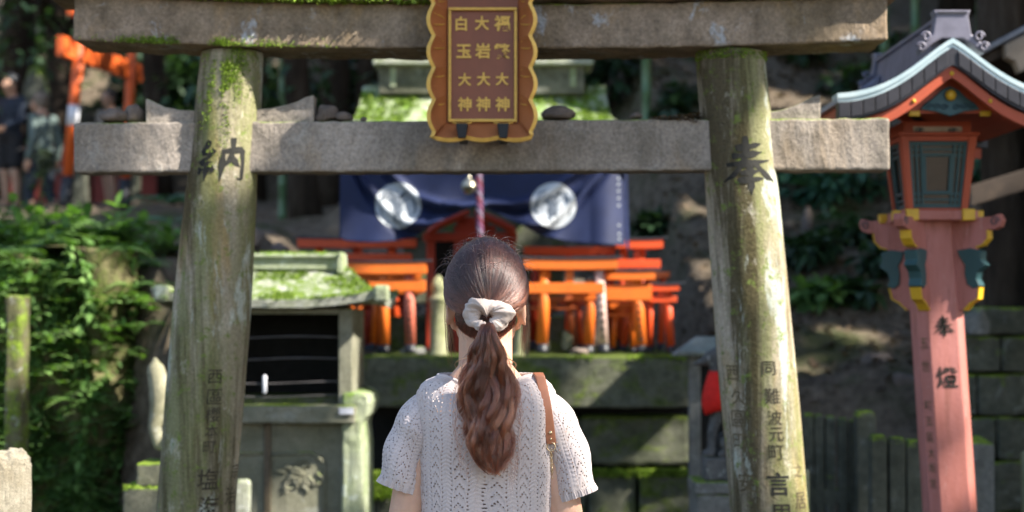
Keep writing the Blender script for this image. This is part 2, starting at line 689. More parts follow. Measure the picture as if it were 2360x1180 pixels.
top_z = P(537, 112, 4.92).z
pillars = []
for side in (-1, 1):
    rings = []
    for z in np.concatenate([np.linspace(-0.1, top_z - 0.02, 46), [top_z - 0.004, top_z]]):
        c, r = pillar_axis(side, z)
        if z > top_z - 0.003:
            r -= 0.004
        ring = []
        for j in range(56):
            a = 2 * math.pi * j / 56
            k = r * (1 + 0.018 * fbm(math.cos(a) * 2.0 + side * 5, math.sin(a) * 2.0, z * 3.5))
            ring.append((c.x + k * math.cos(a), c.y + k * math.sin(a), z))
        rings.append(ring)
    p = MB().loft(rings).build('pillar', PILLAR, torii, True)
    pillars.append(p)

# chars: (char, px, py, size px, bold, faint)
LEFT = [('納', 512, 375, 116, 0.02, 0), ('西', 497, 868, 33, 0.0, 0), ('區', 496, 914, 35, 0.0, 0), ('櫻', 492, 955, 35, 0.0, 0), ('本', 489, 994, 31, 0.0, 0),
        ('町', 484, 1030, 29, 0.0, 0), ('塩', 481, 1104, 50, 0.008, 0), ('海', 481, 1168, 50, 0.006, 0), ('宗', 533, 1090, 34, 0, 0), ('治', 524, 1146, 40, 0, 0)]
RIGHT = [('奉', 1726, 380, 132, 0.03, 0), ('同', 1770, 848, 32, 0.004, 0), ('難', 1778, 912, 37, 0.002, 0), ('波', 1784, 962, 34, 0, 0),
         ('元', 1788, 1000, 34, 0, 0), ('町', 1787, 1042, 36, 0, 0), ('言', 1793, 1114, 54, 0.016, 0), ('男', 1799, 1186, 50, 0.01, 0),
         ('西', 1690, 860, 36, 0.0, 1), ('久', 1702, 915, 38, 0, 1), ('區', 1703, 965, 38, 0, 1), ('町', 1708, 1018, 38, 0, 1), ('安', 1722, 1112, 46, 0.005, 1),
         ('之', 1843, 1085, 30, 0, 1), ('居', 1849, 1155, 40, 0, 1)]
for side, rows, pl in ((-1, LEFT, pillars[0]), (1, RIGHT, pillars[1])):
    for faint in (0, 1):
        V, F = [], []
        for ch, px, py, size, bold, fa in rows:
            if fa != faint:
                continue
            gv, gf = glyph(ch, bold)
            c, r, a0, z0 = pillar_point(side, px, py)
            s = size / SC(TY - 0.1)
            k = len(V)
            for q in gv:
                z = z0 + q.y * s
                cc, rr = pillar_axis(side, z)
                a = a0 + q.x * s / rr
                kx = rr * (1 + 0.018 * fbm(math.sin(a) * 2.0 + side * 5, -math.cos(a) * 2.0, z * 3.5)) + 0.0015
                V.append((cc.x + kx * math.sin(a), cc.y - kx * math.cos(a), z))
            F += [[i + k for i in f] for f in gf]
            put('character', V, F, FAINT if faint else (INK if ch in '納奉言' else SOFTINK), pl)
            V, F = [], []

# nuki: the straight lower beam
za, zb = P(170, 398, 4.945).z, P(2050, 392, 4.945).z
zc, zd = P(170, 282, 4.945).z, P(2050, 272, 4.945).z
xa, xb = P(169, 340, 4.945).x, P(2051, 340, 4.945).x
nuki = MB()
N = 90
rings = []
for i in range(N + 1):
    t = i / N
    x = xa + (xb - xa) * t
    lo, hi = za + (zb - za) * t, zc + (zd - zc) * t
    rings.append([(x, 4.945, lo), (x, 5.055, lo), (x, 5.055, hi), (x, 4.945, hi)])
nuki.loft(rings)
o = nuki.build('lower_beam', BEAM, torii, False, 0.009, 3)
rough_up(o, 0.010, 0.05, 2)

# shimaki: thick upper lintel, gently rising to its ends; kasagi lies on it
def sag(px):
    return 112 - 20 * (abs(px - 1110) / 940.0) ** 2.2


xl, xr = P(168, 50, 4.885).x, P(2046, 50, 4.885).x
rings, ringk = [], []
for i in range(N + 1):
    t = i / N
    px = 168 + (2046 - 168) * t
    x = xl + (xr - xl) * t
    lo = P(px, sag(px), 4.885).z
    hi = P(px, sag(px) - 104, 4.885).z
    rings.append([(x, 4.885, lo), (x, 5.115, lo), (x, 5.115, hi), (x, 4.885, hi)])
    pk = 84 + (2092 - 84) * t
    xk = P(84, 0, 4.845).x + (P(2092, 0, 4.845).x - P(84, 0, 4.845).x) * t
    lo = hi + 0.003
    ringk.append([(xk, 4.845, lo), (xk, 5.155, lo), (xk, 5.155, lo + 0.13), (xk, 5.0, lo + 0.17), (xk, 4.845, lo + 0.13)])
o = MB().loft(rings).build('upper_lintel', LINTEL, torii, False, 0.008, 3)
rough_up(o, 0.012, 0.06, 2)
o = MB().loft(ringk).build('cap_beam', LINTEL, torii, False, 0.008, 3)
rough_up(o, 0.01, 0.06, 1)

# boat-shaped wedges either side of each pillar, on the lower beam
def wedge_half(pts, y0, y1):
    top = [(P(a, b, 5.0).x, P(a, b, 5.0).z) for a, b in pts]
    base = zc - 0.004
    return MB().prism([(top[0][0], base)] + top + [(top[-1][0] + 0.0, base)], 'y', y0, y1)


for pts in ([(342, 230), (362, 238), (385, 250), (412, 256), (470, 258)], [(590, 256), (640, 250), (665, 245), (690, 236), (712, 225), (727, 222)],
            [(1755, 262), (1795, 258), (1820, 250), (1850, 236), (1872, 226), (1886, 221)]):
    MB_ = wedge_half(pts, 4.965, 5.035)
    o = MB_.build('wedge', BEAM, torii, False, 0.004)
    rough_up(o, 0.006, 0.04, 2)

# moss along the upper pillar, under the lintel, and on the cap's front edge
mp = []
for _ in range(2600):
    z = top_z - abs(random.gauss(0, 0.13))
    c, r = pillar_axis(-1, z)
    a = random.gauss(0.12, 0.34) - (top_z - z) * 0.8
    if abs(a) > 1.4 or fbm(a * 3, z * 9) < -0.12 + (top_z - z) * 0.9:
        continue
    n = Vector((math.sin(a), -math.cos(a), 0))
    mp.append((c + n * r, n))
for _ in range(1800):
    px = random.gauss(440, 110)
    if fbm(px * 0.012, 1.7) + random.uniform(-0.2, 0.35) < 0.0:
        continue
    mp.append((Vector((P(px, 50, 4.885).x, 4.883, P(px, sag(px), 4.885).z + abs(random.gauss(0, 0.010)))), Vector((0, -0.7, 0.1))))
for _ in range(500):
    a = random.uniform(-1.5, 1.5)
    c, r = pillar_axis(1, top_z - 0.01)
    n = Vector((math.sin(a), -math.cos(a), 0))
    mp.append((c + n * r + Vector((0, 0, random.uniform(-0.02, 0.008))), n))
tufts('moss', mp, 0.0042, torii)
mp = []
for _ in range(2600):
    px = random.uniform(330, 1000)
    if fbm(px * 0.01, 9.7) + random.uniform(-0.2, 0.4) < 0.0:
        continue
    mp.append((Vector((P(px, 0, 4.845).x, 4.846 + random.uniform(-0.004, 0.05), P(px, sag(px) - 106, 4.885).z + random.uniform(-0.004, 0.02))), Vector((0, -0.8, 0.1))))
tufts('moss', mp, 0.011, torii)

# stones that visitors have set on the lower beam
PEBBLE = stone('pebble_stone', (0.22, 0.17, 0.14), (0.14, 0.11, 0.09), (0.04, 0.035, 0.03), moss=0.1, up=0.1, scale=3, streak=0.4)


def rock(name, px, py, wpx, hpx, Y, label, seed, mat=PEBBLE, cat='stone', group='stones left on the torii beam', tilt=0.0):
    c = P(px, py, Y)
    w, h = wpx / SC(Y) / 2, hpx / SC(Y) / 2
    bm = bmesh.new()
    bmesh.ops.create_icosphere(bm, subdivisions=3, radius=1.0)
    for v in bm.verts:
        k = 1 + 0.34 * fbm(v.co.x * 1.1 + seed * 7.3, v.co.y * 1.1, v.co.z * 1.1 + seed)
        q = v.co * k
        if q.z < -0.5:
            q.z = -0.5
        v.co = Vector((q.x * w, q.y * min(w, 0.05), (q.z + 0.5) * h * 1.35))
        v.co.rotate(Euler((0, tilt, 0)))
    V = [v.co + c for v in bm.verts]
    F = [[x.index for x in f.verts] for f in bm.faces]
    bm.free()
    return tag(put(name, V, F, mat, None, True, loc=c), label, cat, group)


rock('stone', 262, 281, 62, 30, 4.98, 'long low stone at the left end of the lower torii beam', 1)
rock('stone', 308, 281, 44, 40, 5.0, 'upright angular stone beside the curved wedge left of the mossy pillar', 2)
rock('stone', 758, 278, 52, 36, 4.99, 'pinkish stone leaning on a smaller one, on the beam left of the mossy roof', 3, tilt=-0.3)
rock('stone', 793, 278, 40, 20, 4.98, 'small flat stone right against the pinkish leaning one on the beam', 4)
rock('stone', 1287, 275, 82, 30, 4.99, 'dark flat stone on the beam just right of the name plaque', 5)
rock('stone', 1466, 272, 28, 12, 4.99, 'pale little pebble on the beam left of the right pillar', 6)
rock('stone', 838, 279, 16, 10, 4.98, 'tiny dark pebble on the beam in front of the mossy roof', 7)

# dead leaves and crumbs on the beam beside the right pillar
V, F, T = [], [], []
for _ in range(420):
    px = 1500 + 115 * random.random() ** 0.7
    p = Vector((P(px, 270, 4.95).x, random.uniform(4.935, 5.03), zd + random.uniform(-0.012, 0.018) * (px - 1480) / 120))
    a, s = random.uniform(0, 6.28), random.uniform(0.004, 0.013)
    d = Vector((math.cos(a), math.sin(a), random.uniform(-0.6, 0.6))) * s
    e = Vector((-math.sin(a), math.cos(a), random.uniform(-0.6, 0.6))) * s * 0.5
    k = len(V)
    V += [p - d, p + e, p + d, p - e]
    F.append((k, k + 1, k + 2, k + 3))
    T += [random.random()] * 4
DEAD = leafmat('dead_leaf', (0.05, 0.032, 0.018, 1), (0.11, 0.07, 0.035, 1), (0.20, 0.14, 0.09, 1), 0.8, 0.1)
kind(quick('leaf_litter', [tuple(v) for v in V], F, DEAD, None, False, T), 'stuff')
bpy.data.objects['leaf_litter']['label'] = 'dry brown leaf litter caught on the beam beside the right pillar'

# ------------------------------------------------------------------ name plaque
BROWN = paint('plaque_lacquer', (0.36, 0.125, 0.045), (0.10, 0.035, 0.015), 0.42, 0.35, 9, 0.05)
BROWN2 = paint('plaque_panel', (0.205, 0.066, 0.031), (0.09, 0.03, 0.018), 0.45, 0.35, 7, 0.05)
GOLD = plain('gold_leaf', (0.62, 0.36, 0.075, 1), 0.42, 0.35, 0.15, 40)
GOLDP = plain('gold_lettering', (0.62, 0.37, 0.075, 1), 0.5, 0.25, 0.15, 60)
BLACK = plain('black_iron', (0.012, 0.012, 0.013, 1), 0.5, 0.3, 0.3)
plq = thing('name_plaque', 'brown lacquered shrine name plaque with wavy gold rim hung at the middle of the torii', 'plaque', P(1112, 322, 4.80))
YI, YO = 4.835, 4.765
inner = [(1030, 8), (1194, 8), (1194, 280), (1030, 280)]


def wavy(off=0.0):
    """outer outline in photo pixels, clockwise from the top left"""
    pts = []
    nb = 30
    def edge(x0, y0, x1, y1, n, nx_, ny_, prof):
        for i in range(n):
            t = i / n
            a = prof(t)
            pts.append((x0 + (x1 - x0) * t + nx_ * (a + off), y0 + (y1 - y0) * t + ny_ * (a + off)))
    bump_ = lambda k, ph, am: (lambda t: am * (abs(math.sin(math.pi * (k * t + ph))) * 1.6 - 0.8))
    edge(1000, -50, 1222, -50, 30, 0, -1, bump_(3, 0, 5))
    edge(1222, -50, 1224, 318, 60, 1, 0, bump_(5, 0.15, 8))
    edge(1224, 318, 1000, 318, 30, 0, 1, bump_(3, 0, 4))
    edge(1000, 318, 999, -50, 60, -1, 0, bump_(5, -0.15, 8))
    return pts


ow = wavy(0)
ow2 = wavy(9)
nb = len(ow)


def innermap(i):
    # walk the inner rectangle along with the outer outline
    if i < 30:
        t = i / 30; return (1030 + 164 * t, -28)
    if i < 90:
        t = (i - 30) / 60; return (1194, -28 + 308 * t)
    if i < 120:
        t = (i - 90) / 30; return (1194 - 164 * t, 280)
    t = (i - 120) / 60; return (1030, 280 - 308 * t)


def L(p, Y):
    q = P(p[0], p[1], 4.79)
    return Vector((q.x, Y, q.z))


ri = [L(innermap(i), YI) for i in range(nb)]
r1 = [L(ow[i], YO) for i in range(nb)]
MB().loft([ri, r1], False).build('frame', BROWN, plq, False)
MB().loft([[L(ow[i], YO + 0.002) for i in range(nb)], [L(ow[i], YO - 0.012) for i in range(nb)], [L(ow2[i], YO - 0.009) for i in range(nb)],
           [L(ow2[i], YO + 0.016) for i in range(nb)]], False).build('rim', GOLD, plq, False)
bb = MB().loft([[L(ow2[i], YO + 0.015) for i in range(nb)], [L(innermap(i), YI + 0.03) for i in range(nb)]], False)
bb.f.append([nb + j for j in range(nb)])
bb.build('back_board', BLACK, plq)
MB().box(L((1030, 0), 0).x, L((1194, 0), 0).x, YI - 0.002, YI + 0.012, L((0, 280), 0).z, L((0, -28), 0).z).build('panel', BROWN2, plq)
bd = MB()
a, b, c_, d = L((1032, 0), 0).x, L((1192, 0), 0).x, L((0, 278), 0).z, L((0, 12), 0).z
w = 0.009
for x0, x1, z0, z1 in ((a, b, c_, c_ + w), (a, b, d - w, d), (a, a + w, c_ + w, d - w), (b - w, b, c_ + w, d - w)):
    bd.box(x0, x1, YI - 0.014, YI - 0.003, z0, z1)
bd.build('panel_border', GOLDP, plq, False, 0.002)
V, F = [], []
for ch, px, py, s in (('白', 1062, 49, 34), ('大', 1110, 48, 34), ('福', 1157, 48, 37), ('玉', 1068, 113, 35), ('岩', 1112, 112, 36), ('繁', 1157, 113, 38),
                      ('大', 1070, 179, 31), ('大', 1114, 178, 32), ('大', 1157, 178, 31), ('神', 1070, 236, 33), ('神', 1113, 236, 34), ('神', 1158, 236, 34)):
    gv, gf = glyph(ch, 0.03)
    q = L((px, py), YI - 0.006)
    s = s / SC(4.79)
    k = len(V)
    V += [(q.x + g.x * s, q.y, q.z + g.y * s) for g in gv]
    F += [[i + k for i in f] for f in gf]
    put('character', V, F, GOLDP, plq)
    V, F = [], []
for sx in (-1, 1):
    for yy in (-8, 45, 100, 165, 230):
        for k in (-1, 1):
            pts = []
            for i in range(9):
                t = i / 8
                px = 1112 + sx * (88 + 22 * t - 3 * math.sin(6 * t))
                py = yy + k * (3 + 20 * t - 10 * t * t) 
                yq = YI + (YO - YI) * t * 0.9 - 0.004
                pts.append(L((px, py), yq))
            MB().tube(pts, [0.0022 * (1 - 0.6 * abs(2 * i / 8 - 1)) for i in range(9)], 6).build('gold_scroll', GOLDP, plq, True)
hk = None
for px in (1066, 1160):
    hk = MB()
    hk.prism([(L((px - 14, 0), 0).x, L((0, 288), 0).z), (L((px + 13, 0), 0).x, L((0, 288), 0).z), (L((px + 9, 0), 0).x, L((0, 322), 0).z), (L((px - 9, 0), 0).x, L((0, 322), 0).z)], 'y', YO - 0.02, 4.93)
    hk.build('hook', BLACK, plq, False, 0.002)
    MB().tube([L((px - 22, 284), YO + 0.01), L((px - 8, 288), YO), L((px + 8, 288), YO), L((px + 22, 284), YO + 0.01)], 0.003, 6).build('gold_scroll', GOLDP, plq, True)

# ------------------------------------------------------------------ stones of the shrine
MOSSY = stone('mossy_stone', (0.19, 0.18, 0.135), (0.11, 0.11, 0.075), (0.02, 0.022, 0.012), moss=0.34, up=0.45, lichen=0.15, streak=0.65, scale=1.2, bump=0.7)
MOSSIER = stone('damp_mossy_stone', (0.155, 0.155, 0.11), (0.095, 0.10, 0.065), (0.02, 0.022, 0.012), moss=0.46, up=0.45, streak=0.7, scale=1.3, bump=0.9, lichen=0.1, lich_col=(0.25, 0.27, 0.25), moss_cols=((0.035, 0.055, 0.010), (0.085, 0.115, 0.02), (0.18, 0.23, 0.04)))
SHRINE = stone('shrine_stone', (0.27, 0.255, 0.19), (0.18, 0.175, 0.12), (0.06, 0.06, 0.035), moss=0.27, up=0.3, lichen=0.2, streak=0.45, scale=1.3, bump=0.6)
ROOFM = stone('mossy_roof', (0.42, 0.42, 0.36), (0.30, 0.32, 0.22), (0.10, 0.11, 0.06), moss=0.36, up=0.2, lichen=0.9, streak=0.35, scale=4.2, bump=0.8,
              moss_cols=((0.045, 0.085, 0.010), (0.13, 0.20, 0.022), (0.27, 0.35, 0.06)), lich_col=(0.60, 0.61, 0.55))
ROOFB = stone('bright_moss_roof', (0.36, 0.38, 0.28), (0.26, 0.30, 0.16), (0.08, 0.10, 0.04), moss=0.42, up=0.12, lichen=0.7, streak=0.3, scale=2.0, bump=0.8,
              moss_cols=((0.05, 0.10, 0.010), (0.15, 0.26, 0.022), (0.27, 0.40, 0.05)), lich_col=(0.52, 0.56, 0.48))
GREYST = stone('grey_stone', (0.20, 0.195, 0.18), (0.13, 0.13, 0.115), (0.04, 0.04, 0.035), moss=0.22, up=0.4, lichen=0.2, streak=0.5, scale=2.0, bump=0.6)
ROOFTUFT = leafmat('roof_moss_tuft', (0.05, 0.085, 0.010, 1), (0.14, 0.22, 0.025, 1), (0.27, 0.36, 0.06, 1), 0.85, 0.3)
DARK_WOOD_SHADE = plain('dark_wood_and_shade', (0.010, 0.009, 0.008, 1), 0.9, var=0.4, sc=25)  # dark timber tone; also paints shade in openings and between blocks
WIRE = plain('old_wire', (0.11, 0.10, 0.10, 1), 0.6, 0.3, 0.3)
WHITE = plain('white_card', (0.62, 0.62, 0.66, 1), 0.7)


def px_box(mb, x0, x1, y0, y1, Y0, Y1):
    """box whose front (depth Y0) fills the photo rectangle; goes back to Y1"""
    a, b = P(x0, y1, Y0), P(x1, y0, Y0)
    return mb.box(a.x, b.x, Y0, Y1, a.z, b.z)


# ---- small stone shrine on the left, with the mossy roof
HY = 7.0
hok = thing('stone_shrine', 'small stone shrine with bright mossy roof and dark barred opening behind the left torii pillar', 'shrine', (P(690, 700, 7.3).x, 7.3, 0))


def hip_roof(name, mat, parent, x0, x1, y0, y1, zl, xr0, xr1, zr, flare=0.05, th=0.05, lift=0.05, nn=20):
    """roof with concave slopes to four sides and lifted corners"""
    cx, cy = (x0 + x1) / 2, (y0 + y1) / 2
    rings = []
    def ring(hx, hy, z, up):
        pts = []
        n = 16
        cs = [(-1, -1), (1, -1), (1, 1), (-1, 1)]
        for k in range(4):
            (ax, ay), (bx, by) = cs[k], cs[(k + 1) % 4]
            for i in range(n):
                t = i / n
                e = abs(2 * t - 1) ** 3.0
                pts.append((cx + hx * (ax + (bx - ax) * t), cy + hy * (ay + (by - ay) * t), z + up * e))
        return pts
    hx, hy = (x1 - x0) / 2, (y1 - y0) / 2
    hr = (xr1 - xr0) / 2
    rings.append(ring(hx * 0.84, hy * 0.80, zl - th * 0.5, lift * 0.35))
    rings.append(ring(hx * 0.985, hy * 0.985, zl - th, lift))
    rings.append(ring(hx, hy, zl, lift))
    for i in range(1, nn + 1):
        t = i / nn
        q = t ** 0.85
        rings.append(ring(hx + (hr - hx) * q, hy + (0.03 - hy) * q, zl + (zr - zl) * (t ** 1.75 * 0.75 + t * 0.25), lift * (1 - t) ** 2.2))
    o = MB().loft(rings).build(name, mat, parent, False)
    rough_up(o, 0.012, 0.05, 1)
    return o


zl = P(620, 690, 6.9).z
rf = hip_roof('roof', ROOFM, hok, P(352, 0, 6.9).x, P(888, 0, 6.9).x, 6.9, 7.75, zl, P(470, 0, 7.3).x, P(778, 0, 7.3).x, P(620, 615, 7.3).z, lift=0.05, th=0.035)
rd = MB()
a, b = P(465, 612, 7.27), P(778, 589, 7.27)
rd.box(a.x, b.x, 7.25, 7.40, a.z - 0.02, b.z - 0.012)
rd.box(a.x - 0.01, b.x + 0.01, 7.235, 7.415, b.z - 0.012, b.z + 0.008)
for x in (a.x - 0.015, b.x + 0.0):
    rd.prism([(x, a.z - 0.035), (x + 0.03, a.z - 0.035), (x + 0.024, b.z + 0.014), (x + 0.004, b.z + 0.014)], 'y', 7.225, 7.425)
o = rd.build('ridge', ROOFB, rf, False, 0.006)
tufts_on(o, 1800, 0.010, -0.02, 5.0, rf, ROOFTUFT, 4.0)
rough_up(o, 0.008, 0.04, 2)
cb = MB()
for px in (372, 878):
    q = P(px, 676, 6.9)
    cb.box(q.x - 0.03, q.x + 0.03, 6.885, 6.99, q.z - 0.035, q.z + 0.035)
    o = cb.build('corner_block', ROOFB, rf, False, 0.012)
    rough_up(o, 0.008, 0.03, 2)
    cb = MB()
tufts_on(rf, 9000, 0.011, 0.10, 5.0, rf, ROOFTUFT, 2.0)
posts = []
for x0, x1 in ((418, 448), (780, 812)):
    q = px_box(MB(), x0, x1, 712, 936, HY, HY + 0.10).build('post', SHRINE, hok, False, 0.004)
    rough_up(q, 0.006, 0.05, 3)
px_box(MB(), 418, 812, 712, 724, HY + 0.012, HY + 0.09).build('lintel', SHRINE, hok, False, 0.004)
q = MB()
a, b = P(812, 936, HY), P(812, 712, HY)
q.box(a.x - 0.05, a.x - 0.001, HY + 0.11, HY + 0.55, a.z, b.z)
o = q.build('side_wall', SHRINE, hok, False, 0.004)
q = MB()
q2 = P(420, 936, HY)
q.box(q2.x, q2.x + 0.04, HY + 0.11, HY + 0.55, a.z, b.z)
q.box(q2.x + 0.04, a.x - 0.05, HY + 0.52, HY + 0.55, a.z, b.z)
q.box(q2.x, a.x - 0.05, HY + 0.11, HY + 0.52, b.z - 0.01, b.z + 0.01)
q.build('dark_interior', DARK_WOOD_SHADE, hok)  # near-black lining puts the shade of the opening into the colour
for yy in (779, 829, 884, 915):
    pts = [P(440 + (782 - 440) * t, yy + 5 * math.sin(t * 7 + yy) * 0.4 - 3 * t, HY + 0.03) for t in np.linspace(0, 1, 14)]
    MB().tube(pts, 0.0032, 6).build('wire', WIRE, hok, True)
px_box(MB(), 440, 782, 916, 934, HY + 0.10, HY + 0.5).build('inner_step', MOSSIER, hok)
wx = P(610, 885, HY + 0.02)
tag(MB().lathe([(0.006, -0.04), (0.0085, -0.035), (0.0085, 0.032), (0.004, 0.038)], wx, 10).build('paper_strip', WHITE, None, True, loc=wx),
    'thin white paper roll hanging on the wires of the mossy stone shrine', 'paper')
o = px_box(MB(), 412, 818, 936, 976, HY - 0.07, HY + 0.62).build('sill', SHRINE, hok, False, 0.006)
rough_up(o, 0.012, 0.06, 4)
# lower body with carved panels
body = MB()
px_box(body, 420, 806, 976, 1560, HY + 0.02, HY + 0.56)
o = body.build('base', SHRINE, hok, False, 0.004)
rough_up(o, 0.008, 0.07, 4)
rl = MB()
def strip(pts, r=0.008):
    rl.tube([P(x, y, HY + 0.018) for x, y in pts], r, 8)
strip([(424, 1046), (606, 1046)])
strip([(624, 1046), (716, 1044), (728, 1052), (742, 1060), (748, 1072), (748, 1300)])
rl.build('panel_moulding', SHRINE, hok, True)
px_box(MB(), 606, 624, 976, 1500, HY + 0.005, HY + 0.03).build('centre_stile', stone('brown_stone', (0.15, 0.115, 0.08), (0.10, 0.08, 0.05), moss=0.2, up=0.1), hok, False, 0.004)
cv = MB()
for k in range(26):
    cx_, cy_ = 685 + random.gauss(0, 26), 1100 + random.gauss(0, 22)
    a = random.uniform(0, 3.1)
    cv.tube([P(cx_ + 14 * t * math.cos(a) + 6 * math.sin(4 * t), cy_ + 14 * t * math.sin(a) + 5 * t * t, HY + 0.018) for t in np.linspace(-1, 1, 6)], [0.002, 0.006, 0.008, 0.008, 0.006, 0.002], 6)
cv.build('carved_relief', SHRINE, hok, True)
# right-hand corner pier, lit and green
pr = MB()
a = P(806, 976, HY).x
zs = [0.0, P(0, 1040, HY).z, P(0, 975, HY).z, P(0, 958, HY).z, P(0, 930, HY).z, P(0, 912, HY).z, P(0, 905, HY).z]
wd = [0.068, 0.058, 0.048, 0.075, 0.085, 0.075, 0.04]
pr.loft([[(a - 0.03, HY - 0.03, z), (a + w_, HY - 0.03, z), (a + w_, HY + 0.5, z), (a - 0.03, HY + 0.5, z)] for z, w_ in zip(zs, wd)])
o = pr.build('corner_pier', ROOFB, hok, False, 0.01)
rough_up(o, 0.014, 0.05, 3)
q = P(798, 947, HY - 0.075)
tag(MB().box(q.x - 0.03, q.x + 0.03, q.y - 0.004, q.y, q.z - 0.014, q.z + 0.014).build('paper_tag', WHITE, None, False, 0.001, loc=q), 'small white paper tag on the right corner of the shrine sill', 'tag')
# two short posts before it
for px, w_, ytop, Y, lab in ((561, 32, 1104, 6.6, 'low square mossy post right behind the left torii pillar'),):
    q = P(px, ytop, Y)
    h = w_ / SC(Y) / 2
    o = MB().loft([[(q.x + sx * h * k, Y + sy * h * k, z) for sx, sy in ((-1, -1), (1, -1), (1, 1), (-1, 1))] for z, k in ((0, 1.05), (q.z - 0.015, 1.0), (q.z, 0.7))]).build('stone_post', ROOFM, None, False, 0.006, loc=(q.x, Y, 0))
    rough_up(o, 0.008, 0.04, 3)
    tag(o, lab, 'stone post')

# ---- long stone platform behind the walker
plat = thing('stone_platform', 'long mossy stone platform that carries the row of small orange torii', 'platform', (0, 8.5, 0))
PYF = 8.5
ztop = P(0, 821, PYF).z
sl_ = MB()
a, b = P(834, 940, PYF), P(1588, 821, PYF)
sl_.box(a.x, b.x, PYF, PYF + 2.1, a.z, b.z)
o = sl_.build('slab', MOSSIER, plat, False, 0.012)
rough_up(o, 0.02, 0.12, 4)
for x0, x1, y0, y1, Y in ((1340, 1590, 958, 1072, 8.62), (1100, 1338, 960, 1072, 8.66), (930, 1098, 958, 1074, 8.64),
                          (1356, 1466, 1088, 1240, 8.58), (1474, 1590, 1084, 1240, 8.56), (1120, 1350, 1088, 1240, 8.6), (862, 1112, 1090, 1240, 8.6),
                          (838, 1110, 1248, 1400, 8.58), (1115, 1340, 1248, 1400, 8.58), (1345, 1600, 1248, 1400, 8.58)):
    o = px_box(MB(), x0, x1, y0, y1, Y, Y + 1.6).build('block', MOSSIER, plat, False, 0.02)
    rough_up(o, 0.03, 0.12, 3)
o = MB().box(P(850, 0, 8.75).x, P(1585, 0, 8.75).x, 8.8, 10.4, 0, a.z - 0.01).build('gap_shade_core', DARK_WOOD_SHADE, plat)  # near-black filler standing for the shaded gaps between the blocks
mp = []
for _ in range(900):
    x = random.uniform(a.x, b.x)
    if fbm(x * 2.2, 4.4) + random.uniform(-0.1, 0.2) + (0.35 if x > 0.6 else -0.1) < 0.2:
        continue
    mp.append((Vector((x, PYF + random.uniform(-0.012, 0.05), ztop + random.uniform(-0.02, 0.004))), Vector((0, -0.5, 0.7))))
for _ in range(900):
    px = random.uniform(1350, 1590)
    mp.append((P(px, 1086 + random.uniform(-3, 12), 8.56), Vector((0, -0.5, 0.7))))
for _ in range(700):
    px = random.uniform(845, 905)
    mp.append((P(px, 1092 + random.uniform(-5, 60), 8.58), Vector((0, -0.5, 0.7))))
tufts('moss', mp, 0.013, plat)

# ---- the far stone shrine under a green roof
far = thing('stone_shrine', 'taller stone shrine with a bright green mossy roof seen between torii beams behind the plaque', 'shrine', (P(1112, 0, 9.9).x, 9.9, 0))
rf = hip_roof('roof', ROOFB, far, P(806, 0, 9.4).x, P(1419, 0, 9.4).x, 9.4, 10.5, P(0, 286, 9.4).z, P(835, 0, 9.9).x, P(1392, 0, 9.9).x, P(0, 197, 9.9).z, lift=0.03, th=0.07)
tufts_on(rf, 9000, 0.016, -0.02, 3.2, rf, ROOFTUFT, 7.0)
rd = MB()
a, b = P(874, 200, 9.85), P(1346, 152, 9.85)
rd.box(a.x, b.x, 9.8, 10.05, a.z - 0.05, b.z)
o = rd.build('ridge', MOSSY, rf, False, 0.008)
rough_up(o, 0.01, 0.05, 2)
rd = MB()
a, b = P(860, 153, 9.8), P(1367, 138, 9.8)
rd.box(a.x, b.x, 9.74, 10.11, a.z + 0.002, b.z)
o = rd.build('ridge_cap', ROOFM, rf, False, 0.008)
rough_up(o, 0.008, 0.05, 2)
rd = MB()
for px in (905, 1320):
    q = MB()
    px_box(q, px - 6, px + 8, 155, 199, 9.79, 9.797).build('ridge_rib', ROOFB, rf)
px_box(MB(), 930, 1300, 292, 700, 9.72, 10.3).build('wall', MOSSIER, far, False, 0.01)
MB().box(P(900, 0, 9.6).x, P(1330, 0, 9.6).x, 9.55, 10.4, ztop + 0.003, ztop + 0.2).build('base', MOSSIER, far, False, 0.01)

# ---- red wooden shrine front under the curtain
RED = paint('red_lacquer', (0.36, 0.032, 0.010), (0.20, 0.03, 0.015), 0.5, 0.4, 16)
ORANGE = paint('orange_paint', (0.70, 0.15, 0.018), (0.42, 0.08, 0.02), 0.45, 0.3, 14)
ORANGER = paint('vermilion_paint', (0.64, 0.078, 0.018), (0.36, 0.05, 0.02), 0.45, 0.3, 14)
PINK = paint('sunlit_vermilion', (0.50, 0.125, 0.075), (0.58, 0.30, 0.22), 0.6, 0.5, 14)  # sunlight on the post painted in as a pink tone
PALE = paint('sunlit_pale_post', (0.62, 0.42, 0.36), (0.50, 0.20, 0.13), 0.6, 0.4, 22)  # sun glare on the post put into its pale colour
BLK = plain('black_paint', (0.014, 0.015, 0.018, 1), 0.45, 0.0, 0.3, 20)
rs = thing('wooden_altar', 'dark red wooden altar front with curved gable and posts half hidden under the blue curtain', 'altar', P(1090, 640, 9.3))
RY = 9.35
for x0, x1 in ((982, 1002), (1046, 1070), (1120, 1142), (1168, 1188)):
    px_box(MB(), x0, x1, 520, 815, RY, RY + 0.05).build('post', RED, rs, False, 0.004)
px_box(MB(), 975, 1192, 536, 556, RY - 0.014, RY + 0.04).build('crossbeam', RED, rs, False, 0.004)
for sx in (-1, 1):
    pts = [(1088 + sx * 6, 488), (1088 + sx * 40, 502), (1088 + sx * 66, 514), (1088 + sx * 84, 524), (1088 + sx * 94, 532), (1088 + sx * 97, 540)]
    MB().tube([P(x, y, RY - 0.04) for x, y in pts], [0.014, 0.02, 0.022, 0.022, 0.02, 0.014], 8).build('gable', RED, rs, True)
px_box(MB(), 1052, 1124, 500, 538, RY - 0.012, RY + 0.02).build('gable_board', RED, rs, False, 0.003)
